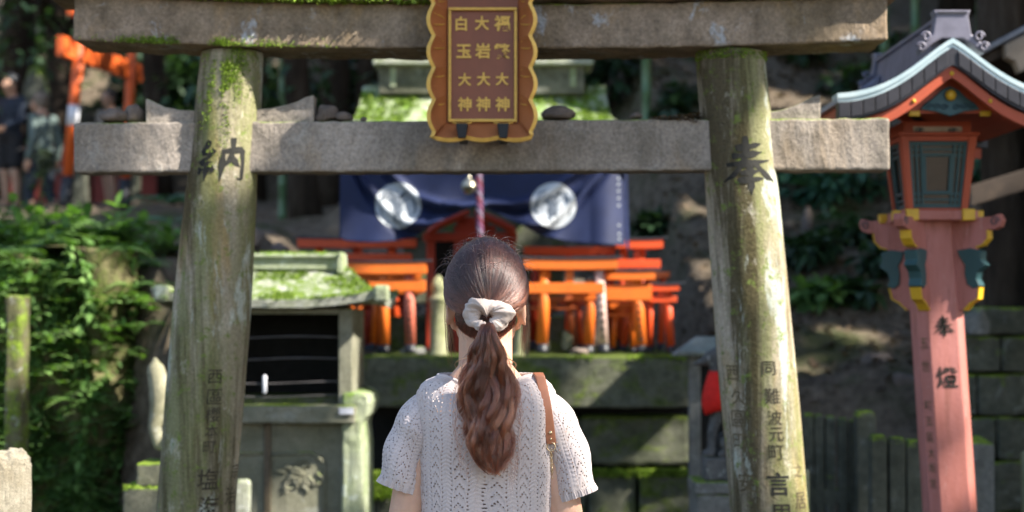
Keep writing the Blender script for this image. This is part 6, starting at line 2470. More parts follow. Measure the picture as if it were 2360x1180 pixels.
f = Figure().set(head=(0.0, 0.06, 1.495), neck1=(0, 0.03, 1.42), ell=(-0.20, -0.05, 1.06), wrl=(-0.20, 0.03, 0.83), elr=(0.20, -0.06, 1.05), wrr=(0.215, -0.02, 0.83),
                 knl=(-0.085, 0.12, 0.48), anl=(-0.085, 0.10, 0.08), knr=(0.085, -0.02, 0.47), anr=(0.085, -0.20, 0.10))
p = P(96, 520, 19.0)
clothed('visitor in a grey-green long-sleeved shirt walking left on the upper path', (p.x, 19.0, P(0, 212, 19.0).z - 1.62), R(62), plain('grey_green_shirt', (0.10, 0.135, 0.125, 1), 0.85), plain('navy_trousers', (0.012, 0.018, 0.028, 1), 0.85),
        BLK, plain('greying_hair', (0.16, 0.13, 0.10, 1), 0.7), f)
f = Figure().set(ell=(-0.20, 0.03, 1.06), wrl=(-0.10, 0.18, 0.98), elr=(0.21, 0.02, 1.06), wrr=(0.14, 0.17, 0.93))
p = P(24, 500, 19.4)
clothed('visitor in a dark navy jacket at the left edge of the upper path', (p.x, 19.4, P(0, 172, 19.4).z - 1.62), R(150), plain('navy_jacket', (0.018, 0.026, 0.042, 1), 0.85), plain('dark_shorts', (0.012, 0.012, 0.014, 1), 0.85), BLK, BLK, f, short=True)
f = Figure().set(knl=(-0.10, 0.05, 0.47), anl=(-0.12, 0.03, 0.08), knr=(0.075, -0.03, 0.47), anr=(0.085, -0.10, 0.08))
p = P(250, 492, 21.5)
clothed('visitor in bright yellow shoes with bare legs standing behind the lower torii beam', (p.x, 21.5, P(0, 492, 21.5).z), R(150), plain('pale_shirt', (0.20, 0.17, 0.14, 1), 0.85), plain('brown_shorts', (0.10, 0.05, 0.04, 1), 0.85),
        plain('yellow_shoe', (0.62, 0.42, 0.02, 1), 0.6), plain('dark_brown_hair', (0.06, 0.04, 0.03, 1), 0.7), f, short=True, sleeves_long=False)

# ------------------------------------------------------------------ greenery
FRESH = leafmat('fresh_leaf', (0.055, 0.115, 0.028, 1), (0.12, 0.23, 0.055, 1), (0.23, 0.36, 0.10, 1), 0.7, 0.35)
BLUISH = leafmat('bluish_leaf', (0.03, 0.075, 0.045, 1), (0.065, 0.16, 0.09, 1), (0.13, 0.26, 0.15, 1), 0.45, 0.3)
DARKL = leafmat('dark_leaf', (0.018, 0.040, 0.016, 1), (0.036, 0.075, 0.030, 1), (0.08, 0.14, 0.055, 1), 0.45, 0.2)
STEM = plain('green_stem', (0.06, 0.09, 0.03, 1), 0.7)


def leaf(V, F, T, p, d, L_, w, tint, droop=0.25):
    d = d.normalized()
    s = d.cross(Vector((0, 0, 1)))
    s = s.normalized() if s.length > 1e-3 else Vector((1, 0, 0))
    n = s.cross(d)
    k = len(V)
    for t, ww in ((0, 0.12), (0.3, 0.9), (0.62, 0.8), (1.0, 0.03)):
        c = p + d * L_ * t - Vector((0, 0, 1)) * droop * L_ * t * t
        V += [c - s * w * ww - n * 0.0 + Vector((0, 0, 0.15 * w * ww)), c, c + s * w * ww + Vector((0, 0, 0.15 * w * ww))]
        T += [tint] * 3
    for i in range(3):
        a = k + 3 * i
        F += [(a, a + 1, a + 4, a + 3), (a + 1, a + 2, a + 5, a + 4)]


def rdir(up=0.3):
    a = random.uniform(0, 6.283)
    return Vector((math.cos(a), math.sin(a), random.uniform(-0.2, 1.0) * up + 0.1)).normalized()


def plant(name, base, h, spread, nst, lsize, mat, label, cat='plant', group=None, out=Vector((0, -0.3, 0)), lean=0.6):
    g = thing(name, label, cat, base, group)
    V, F, T = [], [], []
    st = MB()
    for _ in range(nst):
        d = (rdir(0.2) * spread + Vector((0, 0, h)) * random.uniform(0.5, 1.0) + out * spread)
        pts = []
        for i in range(6):
            t = i / 5
            p = Vector(base) + d * t + Vector((0, 0, -lean * spread * t * t * 0.6))
            pts.append(p)
            if i > 0:
                for sd_ in (-1, 1):
                    ld = (d.normalized() * 0.4 + d.cross(Vector((0, 0, 1))).normalized() * sd_ + Vector((0, 0, random.uniform(-0.2, 0.3))) + rdir() * 0.3)
                    leaf(V, F, T, p, ld, lsize * random.uniform(0.6, 1.2) * (1.1 - 0.4 * t), lsize * 0.24, min(1, max(0, random.gauss(0.5, 0.22))))
        leaf(V, F, T, pts[-1], d + rdir() * 0.2, lsize, lsize * 0.24, random.random())
        st.tube(pts, [0.004, 0.0036, 0.003, 0.0026, 0.002, 0.0012], 5)
    quick('foliage', [tuple(v) for v in V], F, mat, g, True, T)
    st.build('stem', STEM, g, True)
    return g


def fern(base, n, L_, mat, label, group=None, out=Vector((0, -0.4, 0))):
    g = thing('fern', label, 'fern', base, group)
    V, F, T = [], [], []
    for q in range(n):
        a = q / n * 6.283 + random.uniform(-0.4, 0.4)
        d = Vector((math.cos(a), math.sin(a), 0)) + out
        d.normalize()
        s = d.cross(Vector((0, 0, 1))).normalized()
        l_ = L_ * random.uniform(0.7, 1.15)
        tt = random.gauss(0.5, 0.2)
        for i in range(14):
            t = (i + 0.6) / 14
            p = Vector(base) + d * l_ * t + Vector((0, 0, l_ * (0.75 * t - 0.85 * t * t)))
            w = l_ * 0.24 * math.sin(math.pi * min(1, t * 0.9 + 0.08))
            for sg in (-1, 1):
                e = s * sg + d * 0.35 - Vector((0, 0, 0.12))
                leaf(V, F, T, p, e, w, l_ * 0.032, min(1, max(0, tt + random.gauss(0, 0.12))), 0.15)
    quick('frond', [tuple(v) for v in V], F, mat, g, True, T)
    return g


def bush(name, base, rx, rz, n, lsize, mat, label, cat='shrub', group=None):
    g = thing(name, label, cat, base, group)
    V, F, T = [], [], []
    nb_ = max(6, n // 60)
    cs = []
    for _ in range(nb_):
        d = Vector((random.gauss(0, 1), random.gauss(0, 1), random.gauss(0, 1))).normalized() * random.uniform(0.3, 1.0)
        cs.append((Vector((d.x * rx, d.y * rx, rz * (1 + d.z))), random.uniform(0.25, 0.5)))
    for _ in range(n):
        c, k = random.choice(cs)
        d = Vector((random.gauss(0, 1), random.gauss(0, 1), random.gauss(0, 1))).normalized()
        p = Vector(base) + c + Vector((d.x * rx * k, d.y * rx * k, d.z * rz * k))
        leaf(V, F, T, p, d + Vector((0, 0, -0.3)) + rdir() * 0.6, lsize * random.uniform(0.6, 1.3), lsize * 0.27, min(1, max(0, random.gauss(0.35 + 0.25 * d.z, 0.2))))
    quick('foliage', [tuple(v) for v in V], F, mat, g, True, T)
    st = MB()
    for _ in range(5):
        c, k = random.choice(cs)
        st.tube([Vector(base) - Vector((0, 0, 0.05)), Vector(base) + c * 0.5, Vector(base) + c], [0.02, 0.012, 0.005], 6)
    st.build('branch', BARK.m, g, True)
    return g


# ---- steep mossy bank at the left, draped with roots and ferns
BANK = NT('mossy_bank')
b1 = BANK.noise(5, 7, 0.7, (1, 1, 0.28), 0.5)
b2 = BANK.noise(17, 6, 0.75, (1, 1, 0.45))
b3 = BANK.noise(70, 4, 0.7)
bc_ = BANK.mix(BANK.ramp(b1, [(0.38, 0.0), (0.62, 1.0)]), (0.07, 0.06, 0.03), (0.26, 0.225, 0.115))
bc_ = BANK.mix(BANK.ramp(b2, [(0.44, 0.0), (0.60, 0.9)]), bc_, BANK.ramp(b3, [(0.3, (0.05, 0.08, 0.016)), (0.55, (0.13, 0.17, 0.035)), (0.75, (0.24, 0.29, 0.07))]))
BANK.base(bc_, 0.9, 0.15)
BANK.bump(BANK.math('ADD', b2, BANK.math('MULTIPLY', b3, 0.5)), 0.9, 0.04)
V, F = [], []
nu2, nv2 = 130, 90


def bank_pt(u, v):
    """u along the bank (left to right, turning the corner), v bottom to top"""
    xl_, xr_ = -4.4, -1.74
    L1 = xr_ - xl_
    s = u * (L1 + 1.6)
    if s < L1:
        x, y, nx_, ny_ = xl_ + s, 7.75, 0, -1
    else:
        x, y, nx_, ny_ = xr_, 7.75 + (s - L1), 1, 0
    z = v * (1.80 + 0.10 * fbm(s * 1.6, 2.2))
    lean = 0.26 * v + 0.10 * math.sin(v * 3)
    rel = 0.16 * fbm(s * 2.2, z * 1.1, 5) + 0.06 * fbm(s * 8, z * 2.2, 8) + 0.02 * fbm(s * 22, z * 9, 1)
    k = lean - rel
    cor = math.exp(-((s - L1) / 0.25) ** 2) * 0.12
    return Vector((x - nx_ * k - cor * 0.7, y - ny_ * k + cor * 0.7, z - 0.05))


for i in range(nv2 + 1):
    for jx in range(nu2 + 1):
        V.append(tuple(bank_pt(jx / nu2, i / nv2)))
k = len(V)
F = [(i * (nu2 + 1) + jx, i * (nu2 + 1) + jx + 1, (i + 1) * (nu2 + 1) + jx + 1, (i + 1) * (nu2 + 1) + jx) for i in range(nv2) for jx in range(nu2)]
# roll the top edge back into the hill
for jx in range(nu2 + 1):
    p = Vector(V[nv2 * (nu2 + 1) + jx])
    V.append((p.x - (0.9 if jx / nu2 > 0.62 else 0.2), p.y + 0.9, p.z + 0.02))
F += [(nv2 * (nu2 + 1) + jx, nv2 * (nu2 + 1) + jx + 1, k + jx + 1, k + jx) for jx in range(nu2)]
kind(quick('terrain', V, F, BANK.m, None, True), 'structure')

# hanging roots and moss drapes of the bank
# squared stone gatepost at the far left
sp = stone('lichen_post', (0.17, 0.15, 0.08), (0.10, 0.10, 0.045), (0.02, 0.02, 0.015), moss=0.50, up=0.2, lichen=0.85, streak=0.5, scale=3, lich_col=(0.40, 0.42, 0.40))
q = P(14, 680, 6.9)
o = MB().box(q.x - 0.004, q.x + 0.062, 6.90, 7.05, 0, q.z).build('stone_post', sp, None, False, 0.012, loc=(q.x - 0.05, 6.95, 0))
rough_up(o, 0.035, 0.09, 4)
tag(o, 'tall lichen-covered square stone post at the left edge before the ferny bank', 'stone post')

random.seed(4)
GP = 'ferns and creepers on the left bank'
KL = {0: 'leafy creeper on the sunny face of the left bank', 1: 'small bright fern growing from the left bank', 2: 'leafy plant on the top edge of the left bank'}
for i in range(150):
    u, v = random.uniform(0.42, 0.66), random.uniform(0.05, 0.98)
    p = bank_pt(u, v)
    if i % 3 == 0:
        fern(p, random.randint(4, 6), random.uniform(0.12, 0.24), FRESH, KL[1], GP, Vector((0.1, -0.9, 0.1)))
    else:
        plant('creeper', p, random.uniform(0.03, 0.12), random.uniform(0.10, 0.20), random.randint(3, 6), random.uniform(0.045, 0.09), FRESH, KL[0], 'plant', GP, Vector((0, -0.8, 0)), 1.0)
for i in range(26):
    x = random.uniform(-3.0, -1.75)
    y = random.uniform(8.05, 9.6)
    z = terrain_z(x, y)
    if i % 2:
        fern((x, y, z + 0.02), random.randint(6, 9), random.uniform(0.22, 0.42), FRESH, KL[2] if False else 'spreading fern on the top of the left bank', GP, Vector((0, -0.3, 0)))
    else:
        plant('leafy_plant', (x, y, z), random.uniform(0.12, 0.3), random.uniform(0.15, 0.28), random.randint(4, 7), random.uniform(0.08, 0.14), FRESH, KL[2], 'plant', GP)
for i in range(26):
    p = bank_pt(random.uniform(0.40, 0.63), random.uniform(0.92, 1.0)) + Vector((0, random.uniform(0, 0.3), 0.0))
    fern(p, random.randint(5, 8), random.uniform(0.16, 0.30), FRESH, 'fern arching over the upper rim of the left bank', GP, Vector((0, -0.7, 0)))
V, F, T = [], [], []
for _ in range(14000):
    u, v = random.uniform(0.36, 0.70), random.uniform(0.0, 1.0)
    if fbm(u * 16, v * 5, 3.0) + 0.25 * fbm(u * 50, v * 17) + random.uniform(-0.25, 0.3) < -0.02:
        continue
    p = bank_pt(u, v) + Vector((random.uniform(0, 0.03) if u > 0.63 else 0, -random.uniform(0.0, 0.04), 0))
    d = Vector((random.gauss(0, 0.7), random.gauss(-0.5, 0.3), random.gauss(-0.1, 0.6)))
    leaf(V, F, T, p, d, random.uniform(0.025, 0.06), random.uniform(0.009, 0.018), min(1, max(0, random.gauss(0.45, 0.28))), 0.4)
gc = kind(quick('ground_cover', [tuple(v) for v in V], F, FRESH, None, True, T), 'stuff')
gc['label'] = 'small-leaved ground cover and moss spread over the left bank'
# the shaded cleft between bank and pillar
for i in range(9):
    px, py = random.uniform(335, 425), random.uniform(560, 830)
    q = P(px, py, 8.9)
    plant('dark_plant', q, 0.12, 0.18, 6, 0.10, BLUISH if i % 2 else DARKL, 'dusky leafy plant in the shaded cleft left of the torii pillar', 'plant', 'plants in the shaded cleft')
for i, (px, py, Y) in enumerate(((385, 470, 11.0), (405, 520, 10.6), (372, 560, 10.2), (410, 600, 9.8))):
    fern(P(px, py, Y), 8, 0.34, BLUISH, 'bluish-green fern against the left edge of the left torii pillar', 'bluish ferns by the left pillar', Vector((0, -0.4, 0)))
# undergrowth near the visitors
for i in range(7):
    px, py = random.uniform(0, 330), random.uniform(530, 580)
    Y = random.uniform(12, 16)
    q = P(px, py, Y)
    q.z = terrain_z(q.x, Y)
    plant('leafy_plant', q, 0.12, 0.22, 5, 0.12, FRESH if i % 3 else BLUISH, 'broad-leaved plant below the visitors on the upper path', 'plant', 'plants along the upper path')
fl = thing('flowering_plant', 'tall plant with a pale flower head beside the grey-green shirted visitor', 'plant', P(92, 505, 16.5))
V, F, T = [], [], []
b0 = P(92, 505, 16.5)
for _ in range(260):
    c = P(random.gauss(108, 7), random.gauss(372, 10), 16.5)
    leaf(V, F, T, c, rdir(), 0.07, 0.03, random.random())
fl_m = leafmat('pale_flower', (0.12, 0.17, 0.13, 1), (0.25, 0.29, 0.22, 1), (0.42, 0.44, 0.36, 1))
quick('flower_head', [tuple(v) for v in V], F, fl_m, fl, True, T)
V, F, T = [], [], []
for _ in range(26):
    c = P(random.gauss(90, 9), random.uniform(395, 500), 16.5)
    leaf(V, F, T, c, rdir(), 0.16, 0.03, random.random() * 0.6)
quick('foliage', [tuple(v) for v in V], F, FRESH, fl, True, T)
MB().tube([b0 - Vector((0, 0, 0.3)), P(95, 440, 16.5), P(108, 375, 16.5)], 0.012, 6).build('stem', STEM, fl, True)

def ground_hit(px, py, Y0=8.4):
    Y = Y0
    while Y < 60:
        q = P(px, py, Y)
        if terrain_z(q.x, Y) > q.z:
            return q, Y
        Y += 0.05
    return P(px, py, 20), 20.0


# right hillside: dark shrubs, ferns, litter
random.seed(8)
for px, py, Y, r_, mt in ((1830, 420, 11.5, 0.35, BLUISH), (1900, 470, 11.0, 0.34, BLUISH), (1990, 440, 11.6, 0.40, BLUISH), (1960, 560, 10.4, 0.28, DARKL), (1860, 600, 10.2, 0.25, DARKL),
                          (2050, 640, 10.0, 0.28, DARKL), (1880, 700, 9.8, 0.2, FRESH), (1975, 690, 9.8, 0.22, DARKL), (2290, 620, 9.8, 0.22, BLUISH), (2300, 430, 11.0, 0.3, BLUISH), (1540, 290, 13.0, 0.3, DARKL),
                          (1600, 240, 13.5, 0.3, DARKL), (1870, 150, 15.5, 0.5, DARKL), (1990, 220, 14.0, 0.45, DARKL), (2080, 130, 15.0, 0.5, DARKL), (1530, 540, 11.8, 0.2, DARKL)):
    q, Y = ground_hit(px, py)
    z = terrain_z(q.x, Y) - 0.02
    r_ *= 0.75
    bush('dark_shrub' if mt is not FRESH else 'shrub', (q.x, Y, z), r_, r_ * 0.45, 260, 0.12, mt, 'dark leafy shrub on the brown hillside right of the altar', 'shrub', 'shrubs on the right hillside')
V, F, T = [], [], []
for _ in range(9000):
    x = random.uniform(-1.0, 4.5)
    y = random.uniform(9.2, 17)
    z = terrain_z(x, y) + 0.015
    a, s = random.uniform(0, 6.28), random.uniform(0.015, 0.05)
    d = Vector((math.cos(a), math.sin(a) * 0.8, random.uniform(-0.1, 0.7))) * s
    e = Vector((-math.sin(a), math.cos(a), random.uniform(-0.3, 0.5))) * s * 0.45
    p = Vector((x, y, z))
    k = len(V)
    V += [p - d, p + e, p + d, p - e]
    F.append((k, k + 1, k + 2, k + 3))
    T += [random.random() ** 1.6] * 4
lt = kind(quick('leaf_litter', [tuple(v) for v in V], F, DEAD, None, False, T), 'stuff')
lt['label'] = 'dead leaf litter lying over the hillside behind the shrine'
for i, (px, py, w_, h_, Y) in enumerate(((1860, 540, 24, 70, 10.6), (2085, 880, 60, 34, 9.0), (2020, 830, 70, 30, 9.3), (1755, 310, 260, 40, 15.0), (640, 590, 60, 40, 10.4), (570, 560, 70, 50, 10.8), (1700, 430, 70, 40, 12.2))):
    q, Y = ground_hit(px, py)
    r = rock('rock', px, py, w_, h_, Y, ('slim upright pale rock on the hillside right of the torii', 'grey rock at the hill foot left of the lantern post', 'flat brown rock on the slope above the picket fence', 'long pale ledge rock high behind the right wedge',
             'pinkish grey rock above the mossy shrine roof ridge', 'grey boulder directly right of the left torii pillar', 'mottled rock on the slope left of the right pillar')[i], 30 + i, PEBBLE if i != 3 else GREYST, 'rock', None)
    r.location.z -= 0.03

# dark forest: trunks, crowns and bamboo up the hill
def trunk_tree(px, Y, r0, h, label, group, lean=0.0, n=420, crown_z=None, mat=DARKL, cr=1.1):
    x = P(px, 600, Y).x
    z = terrain_z(x, Y) - 0.2
    g = thing('tree', label, 'tree', (x, Y, z), group)
    pts = [Vector((x + lean * t * h + 0.06 * math.sin(5 * t + px), Y, z + h * t)) for t in np.linspace(0, 1, 10)]
    MB().tube(pts, [r0 * (1.35 if i == 0 else 1 - 0.06 * i) for i in range(10)], 14).build('trunk', BARK.m, g, True)
    V, F, T = [], [], []
    cz = crown_z if crown_z is not None else h * 0.7
    lb = MB()
    cl = []
    for _ in range(14):
        a = random.uniform(0, 6.28)
        c = Vector((x + lean * h * 0.8 + cr * random.uniform(0.3, 1) * math.cos(a), Y + cr * random.uniform(0.3, 1) * math.sin(a), z + cz + random.uniform(0, h - cz + 0.4)))
        cl.append(c)
        lb.tube([pts[min(9, max(3, int((c.z - z) / h * 9) - 1))], c.lerp(pts[5], 0.4) + Vector((0, 0, 0.15)), c], [r0 * 0.3, r0 * 0.18, 0.01], 6)
    for _ in range(n):
        c = random.choice(cl)
        d = Vector((random.gauss(0, 1), random.gauss(0, 1), random.gauss(0, 0.7))) * 0.34
        leaf(V, F, T, c + d, d + rdir() * 0.4, random.uniform(0.12, 0.24), 0.05, min(1, max(0, random.gauss(0.4, 0.25))))
    quick('crown', [tuple(v) for v in V], F, mat, g, True, T)
    lb.build('limb', BARK.m, g, True)
    return g


random.seed(21)
FT = 'forest trees on the hill behind the shrine'
for px, Y, r0, h in ((140, 23.8, 0.2, 7), (30, 24.0, 0.3, 8), (360, 23.5, 0.2, 7), (560, 22, 0.22, 7), (760, 19, 0.2, 7), (700, 15.5, 0.14, 6), (1450, 18.5, 0.2, 7), (1250, 20, 0.25, 8), (1010, 17.5, 0.2, 7), (860, 22, 0.25, 8), (1640, 20, 0.22, 8),
                     (1960, 20, 0.24, 8), (2230, 18.5, 0.22, 8), (-160, 20, 0.25, 8), (2420, 16, 0.2, 8), (450, 27, 0.3, 9), (1820, 23, 0.25, 9)):
    trunk_tree(px, Y, r0, h, 'dark forest tree standing in shade on the hill behind the shrine', FT, random.uniform(-0.04, 0.04), 700, crown_z=1.6 if px < 900 else 2.0, cr=1.5)
for i in range(46):
    px, Y = random.uniform(-100, 2450), random.uniform(15, 26)
    if 1450 < px < 2250:
        Y += 6
    x = P(px, 600, Y).x
    if x < -1.2 and Y < 22.8:
        Y = random.uniform(23.2, 27)
        x = P(px, 600, Y).x
    bush('dark_shrub', (x, Y, terrain_z(x, Y) - 0.1), random.uniform(0.5, 0.9), random.uniform(0.4, 0.8), 520, 0.2, DARKL, 'dark evergreen shrub in the shaded forest on the hill behind the shrine', 'shrub', 'shrubs in the forest behind the shrine')
trunk_tree(2340, 8.9, 0.17, 9.5, 'thick dark tree trunk at the right edge behind the lantern', None, 0.0, 300, crown_z=8.0, cr=0.6)
BAM = NT('bamboo_green')
bz = BAM.noise(5, 3, 0.5)
BAM.base(BAM.ramp(bz, [(0.3, (0.05, 0.11, 0.045)), (0.7, (0.12, 0.20, 0.10))]), 0.35, 0.4)
for px, Y, r0 in ((2112, 13.5, 0.035), (2268, 13.0, 0.05), (2306, 13.4, 0.032), (2344, 13.2, 0.04), (1490, 14.2, 0.04), (652, 16, 0.04), (2040, 15, 0.04)):
    x = P(px, 300, Y).x
    z = terrain_z(x, Y) - 0.2
    g = thing('bamboo', 'green bamboo cane rising on the hill behind the shrine', 'bamboo', (x, Y, z), 'bamboo canes on the hill')
    prof = []
    for k in range(26):
        zz = k * 0.30
        prof += [(r0, zz + 0.012), (r0, zz + 0.285), (r0 * 1.12, zz + 0.293), (r0 * 1.12, zz + 0.300)]
    MB().lathe(prof, (x, Y, z), 14).build('cane', BAM.m, g, True)
    V, F, T = [], [], []
    for _ in range(160):
        c = Vector((x + random.gauss(0, 0.4), Y + random.gauss(0, 0.4), z + random.uniform(5.5, 8)))
        leaf(V, F, T, c, rdir() + Vector((0, 0, -0.6)), 0.2, 0.018, random.random())
    quick('foliage', [tuple(v) for v in V], F, FRESH, g, True, T)

# ---- orange torii and stone footings up the path at the left
BIGO = paint('torii_orange', (0.60, 0.105, 0.02), (0.45, 0.09, 0.03), 0.45, 0.25, 5)


def path_torii(px, Y, r0, w, rot, topz, label, whiteband=False, lean=0.05, taper=0.9):
    p = P(px, 480, Y)
    z = terrain_z(p.x, Y)
    g = thing('path_torii', label, 'torii gate', (p.x, Y, z))
    d = Vector((math.cos(rot), math.sin(rot), 0))
    for k in (0, 1):
        b = p + d * w * k
        zz = terrain_z(b.x, b.y) - 0.1
        lk_ = lean if k == 0 else -lean
        if whiteband and k == 1:
            lk_ = 0.10
        t = Vector((b.x + lk_, b.y, topz))
        lo = Vector((b.x - lk_ * 0.8, b.y, zz))
        f0 = lo.lerp(t, 0.22)
        MB().tube([f0, t], [r0, r0 * taper], 20).build('post', BIGO, g, True)
        MB().tube([lo, f0 - Vector((0, 0, 0.002))], [r0 * 1.25, r0 * 1.12], 20).build('post_foot', BLK, g, True)
        if whiteband and k == 1:
            z0_, z1_ = P(0, 290, b.y).z, P(0, 243, b.y).z
            a, c = f0.lerp(t, (z0_ - f0.z) / (t.z - f0.z)), f0.lerp(t, (z1_ - f0.z) / (t.z - f0.z))
            MB().tube([a, c], [r0 * 1.02, r0 * 0.99], 20).build('white_band', WHITE, g, True)
    c0, c1 = p + d * 0.32, p + d * (w - 0.32)
    n = Vector((-d.y, d.x, 0)) * r0 * 0.7
    for nm, z0, z1, e, mt in (('lower_beam', topz - 0.50, topz - 0.28, 0.0, BIGO), ('cap_beam', topz, topz + 0.24, 0.25, BIGO), ('black_ridge', topz + 0.242, topz + 0.31, 0.3, BLK)):
        a, c = c0 - d * e, c1 + d * e
        MB().hexa([Vector((q.x, q.y, zz)) for zz in (z0, z1) for q in (a - n, c - n, c + n, a + n)]).build(nm, mt, g, False, 0.006)
    return g


path_torii(293, 20.0, 0.064, -1.55, R(80), P(0, 88, 20).z, 'orange torii with a white-banded post on the upper path behind the left beam ends', True)
path_torii(-115, 19.5, 0.08, -1.5, R(30), P(0, -18, 19.5).z, 'orange torii beam end at the upper left corner of the view')
BOARD = paint('red_board', (0.20, 0.03, 0.02), (0.1, 0.02, 0.02), 0.6)
pf = thing('red_fence', 'dull red board fence behind the visitors on the upper path', 'fence', (P(150, 480, 22.6).x, 22.6, terrain_z(P(150, 480, 22.6).x, 22.6)))
for k in range(7):
    x0 = P(20 + 50 * k, 0, 22.6).x
    z = terrain_z(x0, 22.6)
    MB().box(x0, x0 + 0.26, 22.58, 22.62, z - 0.1, z + 0.85).build('board', BOARD, pf, False, 0.005)
MB().box(P(0, 0, 22.6).x, P(370, 0, 22.6).x, 22.54, 22.575, P(150, 300, 22.6).z - 0.6, P(150, 300, 22.6).z - 0.5).build('rail', GREYST, pf)
for px, yt, Y, w_, lab in ((58, 345, 19.8, 30, 'grey stone post between two visitors on the upper path'), (300, 372, 20.6, 42, 'dark stone post right of the yellow shoes'), (182, 375, 18.9, 40, 'dark square stone post just left of the lower beam end')):
    q = P(px, yt, Y)
    h = w_ / SC(Y) / 2
    z = terrain_z(q.x, Y) - 0.1
    o = MB().box(q.x - h, q.x + h, Y - h, Y + h, z, q.z).build('stone_post', FEN, None, False, 0.01, loc=(q.x, Y, z))
    tag(o, lab, 'stone post')
rock('rock', 84, 250, 60, 90, 22.0, 'tall mossy standing stone behind the grey-green shirted visitor', 50, FEN, 'rock', None)

# ------------------------------------------------------------------ unseen trees added at the right, crowns holed to place the sun patches
GAPS = [(P(598, 140, 4.92), 0.12), (P(594, 200, 4.92), 0.13), (P(594, 265, 4.92), 0.10), (P(1960, 330, 4.95), 0.26), (P(1820, 420, 5.0), 0.16), (P(1835, 600, 5.0), 0.16), (P(1850, 800, 5.0), 0.16), (P(1860, 1000, 5.0), 0.16), (P(1865, 1150, 5.0), 0.16),  # openings cut through the added crowns so these spots get sun
        (P(2040, 180, 5.6), 0.24), (P(2120, 120, 5.8), 0.16), (P(2215, 760, 5.9), 0.10), (P(2225, 900, 5.9), 0.10), (P(2238, 1060, 5.9), 0.12), (P(2300, 250, 5.5), 0.10),
        (P(620, 640, 7.1), 0.34), (P(800, 660, 7.1), 0.26), (P(440, 660, 7.1), 0.2), (P(820, 830, 7.1), 0.13), (P(830, 960, 7.1), 0.15), (P(835, 1080, 7.1), 0.15), (P(790, 1060, 7.0), 0.12),
        (P(880, 240, 9.6), 0.34), (P(1330, 240, 9.6), 0.38), (P(1000, 180, 9.8), 0.34), (P(1240, 180, 9.8), 0.34),
        (P(1410, 470, 8.9), 0.22), (P(1390, 530, 8.9), 0.14), (P(960, 515, 8.8), 0.12), (P(900, 480, 8.8), 0.10), (P(1290, 505, 8.8), 0.10), (P(1090, 440, 8.7), 0.08),
        (P(1255, 690, 8.67), 0.19), (P(1388, 680, 8.67), 0.19), (P(1392, 760, 8.67), 0.15), (P(1472, 690, 8.77), 0.19), (P(1482, 765, 8.77), 0.15), (P(1480, 590, 9.4), 0.18), (P(1542, 720, 8.82), 0.16), (P(1330, 620, 8.68), 0.2), (P(948, 720, 8.69), 0.10), (P(890, 720, 8.92), 0.07), (P(880, 630, 8.7), 0.10), (P(1010, 770, 8.75), 0.10), (P(1205, 770, 8.75), 0.09),
        (P(1160, 575, 3.4), 0.05), (P(1290, 890, 3.4), 0.07), (P(1330, 980, 3.4), 0.05), (P(1360, 1110, 3.4), 0.05), (P(1215, 870, 3.4), 0.05), (P(960, 890, 3.4), 0.05),
        (P(40, 1110, 4.4), 0.22), (P(100, 650, 7.7), 0.32), (P(220, 640, 7.7), 0.28), (P(60, 900, 7.8), 0.14), (P(280, 700, 7.9), 0.16), (P(170, 1000, 7.8), 0.12), (P(230, 850, 7.8), 0.16), (P(130, 560, 9.0), 0.2), (P(270, 1010, 7.8), 0.12),
        (P(365, 880, 6.3), 0.10), (P(320, 1110, 6.3), 0.14), (P(560, 1140, 6.6), 0.08), (P(875, 1110, 8.6), 0.12), (P(1530, 1085, 8.6), 0.14), (P(1430, 850, 8.5), 0.12),  (P(1700, 300, 15), 0.3), (P(30, 760, 6.9), 0.13), (P(1560, 480, 12), 0.16), (P(1900, 790, 9.4), 0.09), (P(1600, 620, 11), 0.14), (P(2040, 700, 9.8), 0.13), (P(1560, 730, 10.6), 0.12), (P(700, 480, 11.5), 0.15), (P(250, 540, 10), 0.2), (P(350, 560, 10), 0.15)]
GAPS += [(P(px + 25 * (k % 2), py, 7.75), 0.24) for k, py in enumerate(range(600, 1080, 90)) for px in range(50, 330, 95)]
Ah = SUN.cross(Vector((0, 0, 1))).normalized()
Bh = SUN.cross(Ah).normalized()
if Bh.z < 0:
    Bh = -Bh
GP_ = np.array([[g.dot(Ah), g.dot(Bh), r_] for g, r_ in GAPS])
rgc = np.random.default_rng(3)
SHADEL = leafmat('added_canopy_leaf', (0.018, 0.040, 0.016, 1), (0.036, 0.075, 0.030, 1), (0.08, 0.14, 0.055, 1), 0.5, 0.06)


def crown_leaves(a0, a1, b0, b1, t0, t1, n, size):
    A_ = rgc.uniform(a0, a1, n)
    B_ = rgc.uniform(b0, b1, n)
    # random depth; leaves in the way of a wanted sun patch are dropped
    t_ = rgc.uniform(t0, t1, n)
    d = np.sqrt((A_[:, None] - GP_[None, :, 0]) ** 2 + (B_[:, None] - GP_[None, :, 1]) ** 2) - GP_[None, :, 2] * 0.97 - size * 0.26
    ok = d.min(1) > 0
    return A_[ok], B_[ok], t_[ok]


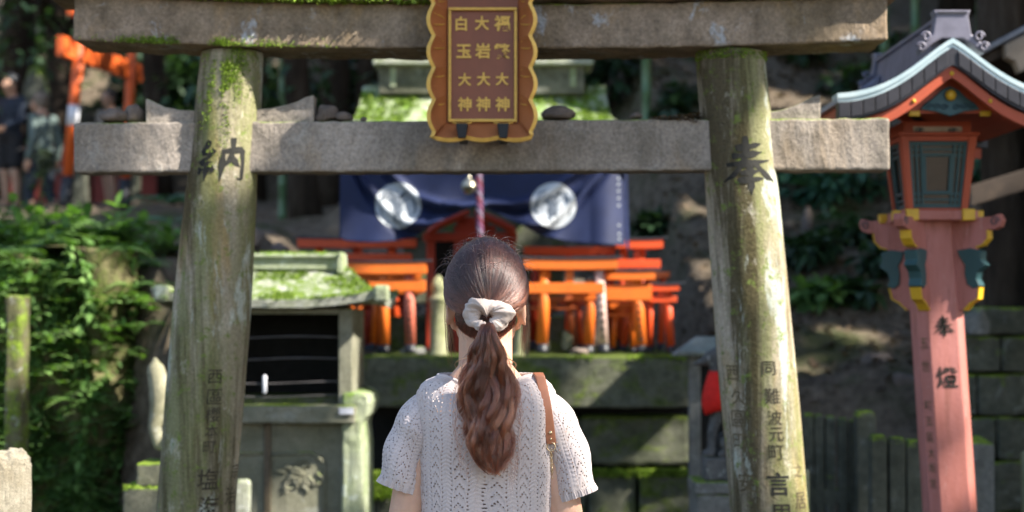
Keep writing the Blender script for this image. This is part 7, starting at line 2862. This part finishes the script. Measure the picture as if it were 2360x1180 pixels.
def added_shade_tree(name_label, base, a0, a1, b0, b1, t0, t1, n, size):
    g = thing('tree', name_label, 'tree', base)
    A_, B_, t_ = crown_leaves(a0, a1, b0, b1, t0, t1, n, size)
    S_, AA, BB = np.array(SUN), np.array(Ah), np.array(Bh)
    C = A_[:, None] * AA + B_[:, None] * BB + t_[:, None] * S_
    k = len(C)
    d1 = rgc.normal(size=(k, 3))
    d1 += 0.0
    d1 /= np.linalg.norm(d1, axis=1, keepdims=True)
    d2 = np.cross(d1, rgc.normal(size=(k, 3)))
    d2 /= np.linalg.norm(d2, axis=1, keepdims=True)
    s = (size * rgc.uniform(0.7, 1.1, k) * 0.5)[:, None]
    V = np.stack([C - d1 * s, C + d2 * s * 0.7, C + d1 * s, C - d2 * s * 0.7], 1).reshape(-1, 3)
    F = np.arange(4 * k).reshape(k, 4)
    quick('crown', V, F, SHADEL, g, False, np.repeat(rgc.uniform(0, 1, k), 4))
    top = Vector(C.mean(0))
    b = Vector(base)
    MB().tube([b - Vector((0, 0, 0.3)), b.lerp(top, 0.35) + Vector((0.25, 0, 0.3)), b.lerp(top, 0.7) + Vector((0.2, 0, 0.2)), top], [0.34, 0.27, 0.2, 0.08], 16).build('trunk', BARK.m, g, True)
    lb = MB()
    for i in range(12):
        e = Vector(C[rgc.integers(0, k)])
        s0 = b.lerp(top, 0.55 + 0.035 * i)
        ok = True
        for q in range(6):
            pt = np.array(s0.lerp(e, q / 5))
            if (np.sqrt((GP_[:, 0] - pt @ AA) ** 2 + (GP_[:, 1] - pt @ BB) ** 2) - GP_[:, 2]).min() < 0.08:
                ok = False
        if ok:
            lb.tube([s0, s0.lerp(e, 0.5) + Vector((0, 0, 0.2)), e], [0.09, 0.05, 0.015], 7)
    if lb.v:
        lb.build('limb', BARK.m, g, True)
    return g


aa = [P(1180, 600, y).dot(Ah) for y in (2.0, 30.0)]
amin, amax = min(aa) - 1.5, max(aa) + 0.5
ADDED_SHADE_TREES = ((amax - 6.5, amax, -4, 7.5, 8.5, 12.5, 80000, 0.19), (amax - 12.5, amax - 6.5, -4, 8.5, 9.5, 13.5, 60000, 0.21), (amax - 20, amax - 12.5, -4, 9.5, 10, 15, 18000, 0.45), (amax - 31, amax - 20, -4, 11, 10, 16, 11000, 0.62))
for (a0, a1, b0, b1, t0, t1, n, size), lab, px_ in zip(ADDED_SHADE_TREES, ('broad added shade tree nearest the gate, unseen beyond the right side of the view', 'second added shade tree along the right side, unseen outside the view', 'third added shade tree up the slope, unseen outside the right side', 'farthest added shade tree up the slope, unseen on the right'), (4, 4, 4, 4)):
    am_ = -(a0 + a1) / 2
    y_ = max(0.5, am_ + 0.5)
    x_ = 7.0 + 0.30 * max(0, y_ - 6)
    added_shade_tree(lab, (x_, y_, terrain_z(x_, y_)), a0, a1, b0, b1, t0, t1, n, size)
